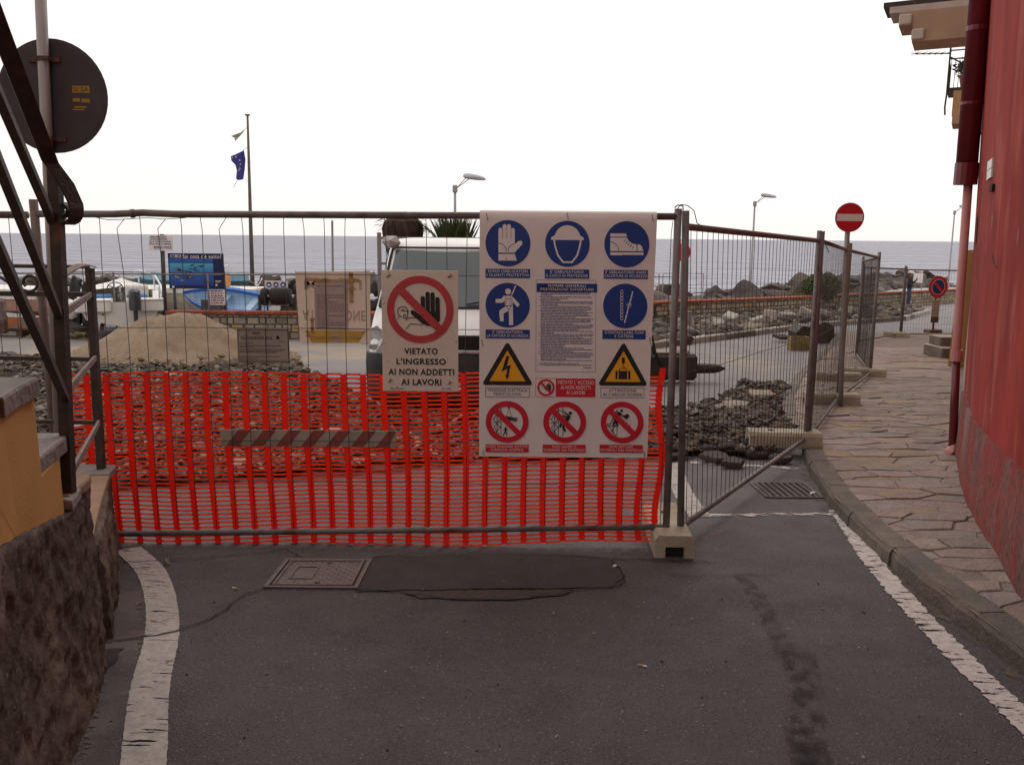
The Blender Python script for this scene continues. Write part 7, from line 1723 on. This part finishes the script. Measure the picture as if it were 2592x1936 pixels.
    mb = MB(); mb.lathe([(.09, -.06), (.102, -.02), (.105, .02)], hc + Vector((0, .02, 0)), n=14); mb.build('hair', mat('dark_hair', (.02, .015, .012)), e)
    e.rotation_euler = (0, 0, rz); e.scale = (1.02, 1.02, .985)
worker((19.50, 42.9, gz(42.9)), R(62))

# ================================================================ small things on the lane
# drain grate in the gutter
gx0, gx1, gy0, gy1 = 1.955, 2.355, 6.36, 6.81; gzc = gz(6.58)
gg = empty('drain_grate', (2.15, 6.58, gzc), 'rusty slotted drain grate in the gutter by the kerb', 'drain grate')
M_GRATE = mat('worn_iron_grate', (0.115, 0.095, 0.09), (0.08, 0.066, 0.062), scale=10, rough=.7, metal=.3, bump=.3)
def gq(x, y, z): return (x, y, gz(y) + z)
mb = MB(); mb.add([gq(gx0, gy0, .004), gq(gx1, gy0, .004), gq(gx1, gy1, .004), gq(gx0, gy1, .004)], [(0, 1, 2, 3)]); mb.build('pit', M_HOLE, gg)
for x, y, w, d in ((gx0 - .012, (gy0 + gy1) / 2, .03, .47), (gx1 + .012, (gy0 + gy1) / 2, .03, .47), ((gx0 + gx1) / 2, gy0 - .006, .40, .022), ((gx0 + gx1) / 2, gy1 + .006, .40, .022)): mb = MB(); mb.box((x, y, gz(y) + .005), (w, d, .014), rx=-.045); mb.build('frame', M_GRATE, gg)
for k in range(8): x = gx0 + .026 + k * .0497; mb = MB(); mb.box((x, (gy0 + gy1) / 2, gzc + .005), (.021, .44, .012), rx=-.045); mb.build('bar', M_GRATE, gg)
# square manhole cover with raised studs
mh = empty('manhole_cover', (-1.055, 4.575, gz(4.575)), 'square studded iron manhole cover let into the asphalt', 'manhole cover')
M_IRONC = mat('cast_iron_cover', (0.15, 0.12, 0.11), (0.115, 0.092, 0.085), scale=12, rough=.55, metal=.2, bump=.2, c3=(0.16, 0.115, 0.08), s3=7, t3=(.58, .72))
mc = Vector((-1.055, 4.575, 0)); mz = lambda x, y, h: (x, y, gz(y) + h)
def mrect(nm, x0, y0, x1, y1, z0, z1, m, par): mb = MB(); mb.prism([(mc.x + x0, mc.y + y0), (mc.x + x1, mc.y + y0), (mc.x + x1, mc.y + y1), (mc.x + x0, mc.y + y1)], lambda x, y: gz(y) + z0, lambda x, y: gz(y) + z1); return mb.build(nm, m, par)
mrect('pit', -.232, -.222, .232, .222, -.01, .0055, M_HOLE, mh)
for a in ((-.250, -.235, .250, -.212), (-.250, .212, .250, .235), (-.250, -.211, -.226, .211), (.226, -.211, .250, .211)): mrect('frame', *a, -.01, .012, M_IRONC, mh)
pl_ = mrect('plate', -.215, -.202, .215, .202, -.01, .009, M_IRONC, mh)
for a in ((-.213, -.2, .213, -.188), (-.213, .188, .213, .2), (-.213, -.187, -.2, .187), (.2, -.187, .213, .187)): mrect('rib', *a, .0085, .014, M_IRONC, pl_)
for a in ((-.15, -.105, -.02, -.095), (-.15, .085, -.02, .095), (-.15, -.094, -.14, .084), (-.03, -.094, -.02, .084)): mrect('badge_frame', *a, .0085, .0135, M_IRONC, pl_)
for i in range(15):
    for j in range(13):
        x, y = -.186 + i * .0266, -.172 + j * .0287
        if (i + j) % 2 or (-.165 < x < -.008 and -.12 < y < .11): continue
        if math.hypot(x - .02, y - .16) < .03 or math.hypot(x - .02, y + .16) < .03: continue
        mb = MB(); mb.add([mz(mc.x + x - .010, mc.y + y, .009), mz(mc.x + x, mc.y + y - .008, .009), mz(mc.x + x + .010, mc.y + y, .009), mz(mc.x + x, mc.y + y + .008, .009), mz(mc.x + x, mc.y + y, .014)], [(0, 1, 4), (1, 2, 4), (2, 3, 4), (3, 0, 4)]); mb.build('stud', M_IRONC, pl_)
for y in (.16, -.16): mb = MB(); mb.add([mz(mc.x + .02 + .017 * math.cos(R(30 * k)), mc.y + y + .011 * math.sin(R(30 * k)), .0102) for k in range(12)], [tuple(range(12))]); mb.build('lifting_hole', M_HOLE, pl_)
# cigarette ends and litter
M_CIG, M_CORK = mat('cigarette_paper', (.75, .72, .68)), mat('cork_tip', (.52, .25, .08))
def butt(x, y, az, label):
    e = empty('cigarette_end', (x, y, gz(y) + .006), label, 'cigarette end'); d = Vector((math.cos(az), math.sin(az), 0)); p0 = Vector((x, y, gz(y) + .008))
    mb = MB(); mb.tube([p0, p0 + d * .022], .0042, 8); mb.build('filter', M_CORK, e); mb = MB(); mb.tube([p0 + d * .022, p0 + d * .038], .004, 8); mb.build('paper', M_CIG, e)
butt(-1.43, 4.315, R(150), 'cigarette end on the asphalt beside the manhole cover')
butt(.55, 3.46, R(-25), 'cigarette end alone in the middle of the lane')
g = random.Random(41); mb = MB()
for _ in range(170):
    x, y = g.uniform(-1.5, 2.0), g.uniform(2.4, 4.9); s_ = g.uniform(.003, .010); mb.chunk((x, y, gz(y) + .003), (s_ * 1.5, s_, s_ * .7), g, g.choice((0, 0, 1)))
o = mb.build('grit', [mat('pale_grit', (.28, .25, .23)), M_RUB[0]]); tag(o, 'fine grit scattered over the lane', 'grit', kind='stuff')
for x, y, s_, m_, lab in ((-1.96, 4.72, .035, M_ST2, 'small pale stone on the end of the curved white line'), (-1.86, 4.1, .018, M_ST2, 'tiny pebble between the curved line and the stair base'), (.60, 4.74, .02, M_WHITE, 'crumpled scrap of white paper at the corner of the asphalt patch'), (2.33, 6.48, .03, M_WHITE, 'crumpled white litter on the end of the drain grate'), (3.98, 7.62, .11, M_PINKP, 'lump of pink mortar at the foot of the drain pipe')):
    mb = MB(); mb.chunk((x, y, gz(y) + s_ * .3 + (KH if x > 2.6 else 0)), (s_ * 1.7, s_, s_ * .8), g); tag(mb.build('pebble' if 'stone' in lab or 'peb' in lab else ('mortar_lump' if 'mortar' in lab else 'paper_scrap'), m_, origin=(x, y, gz(y))), lab, 'pebble' if 'peb' in lab or 'stone' in lab else ('mortar' if 'mortar' in lab else 'litter'))
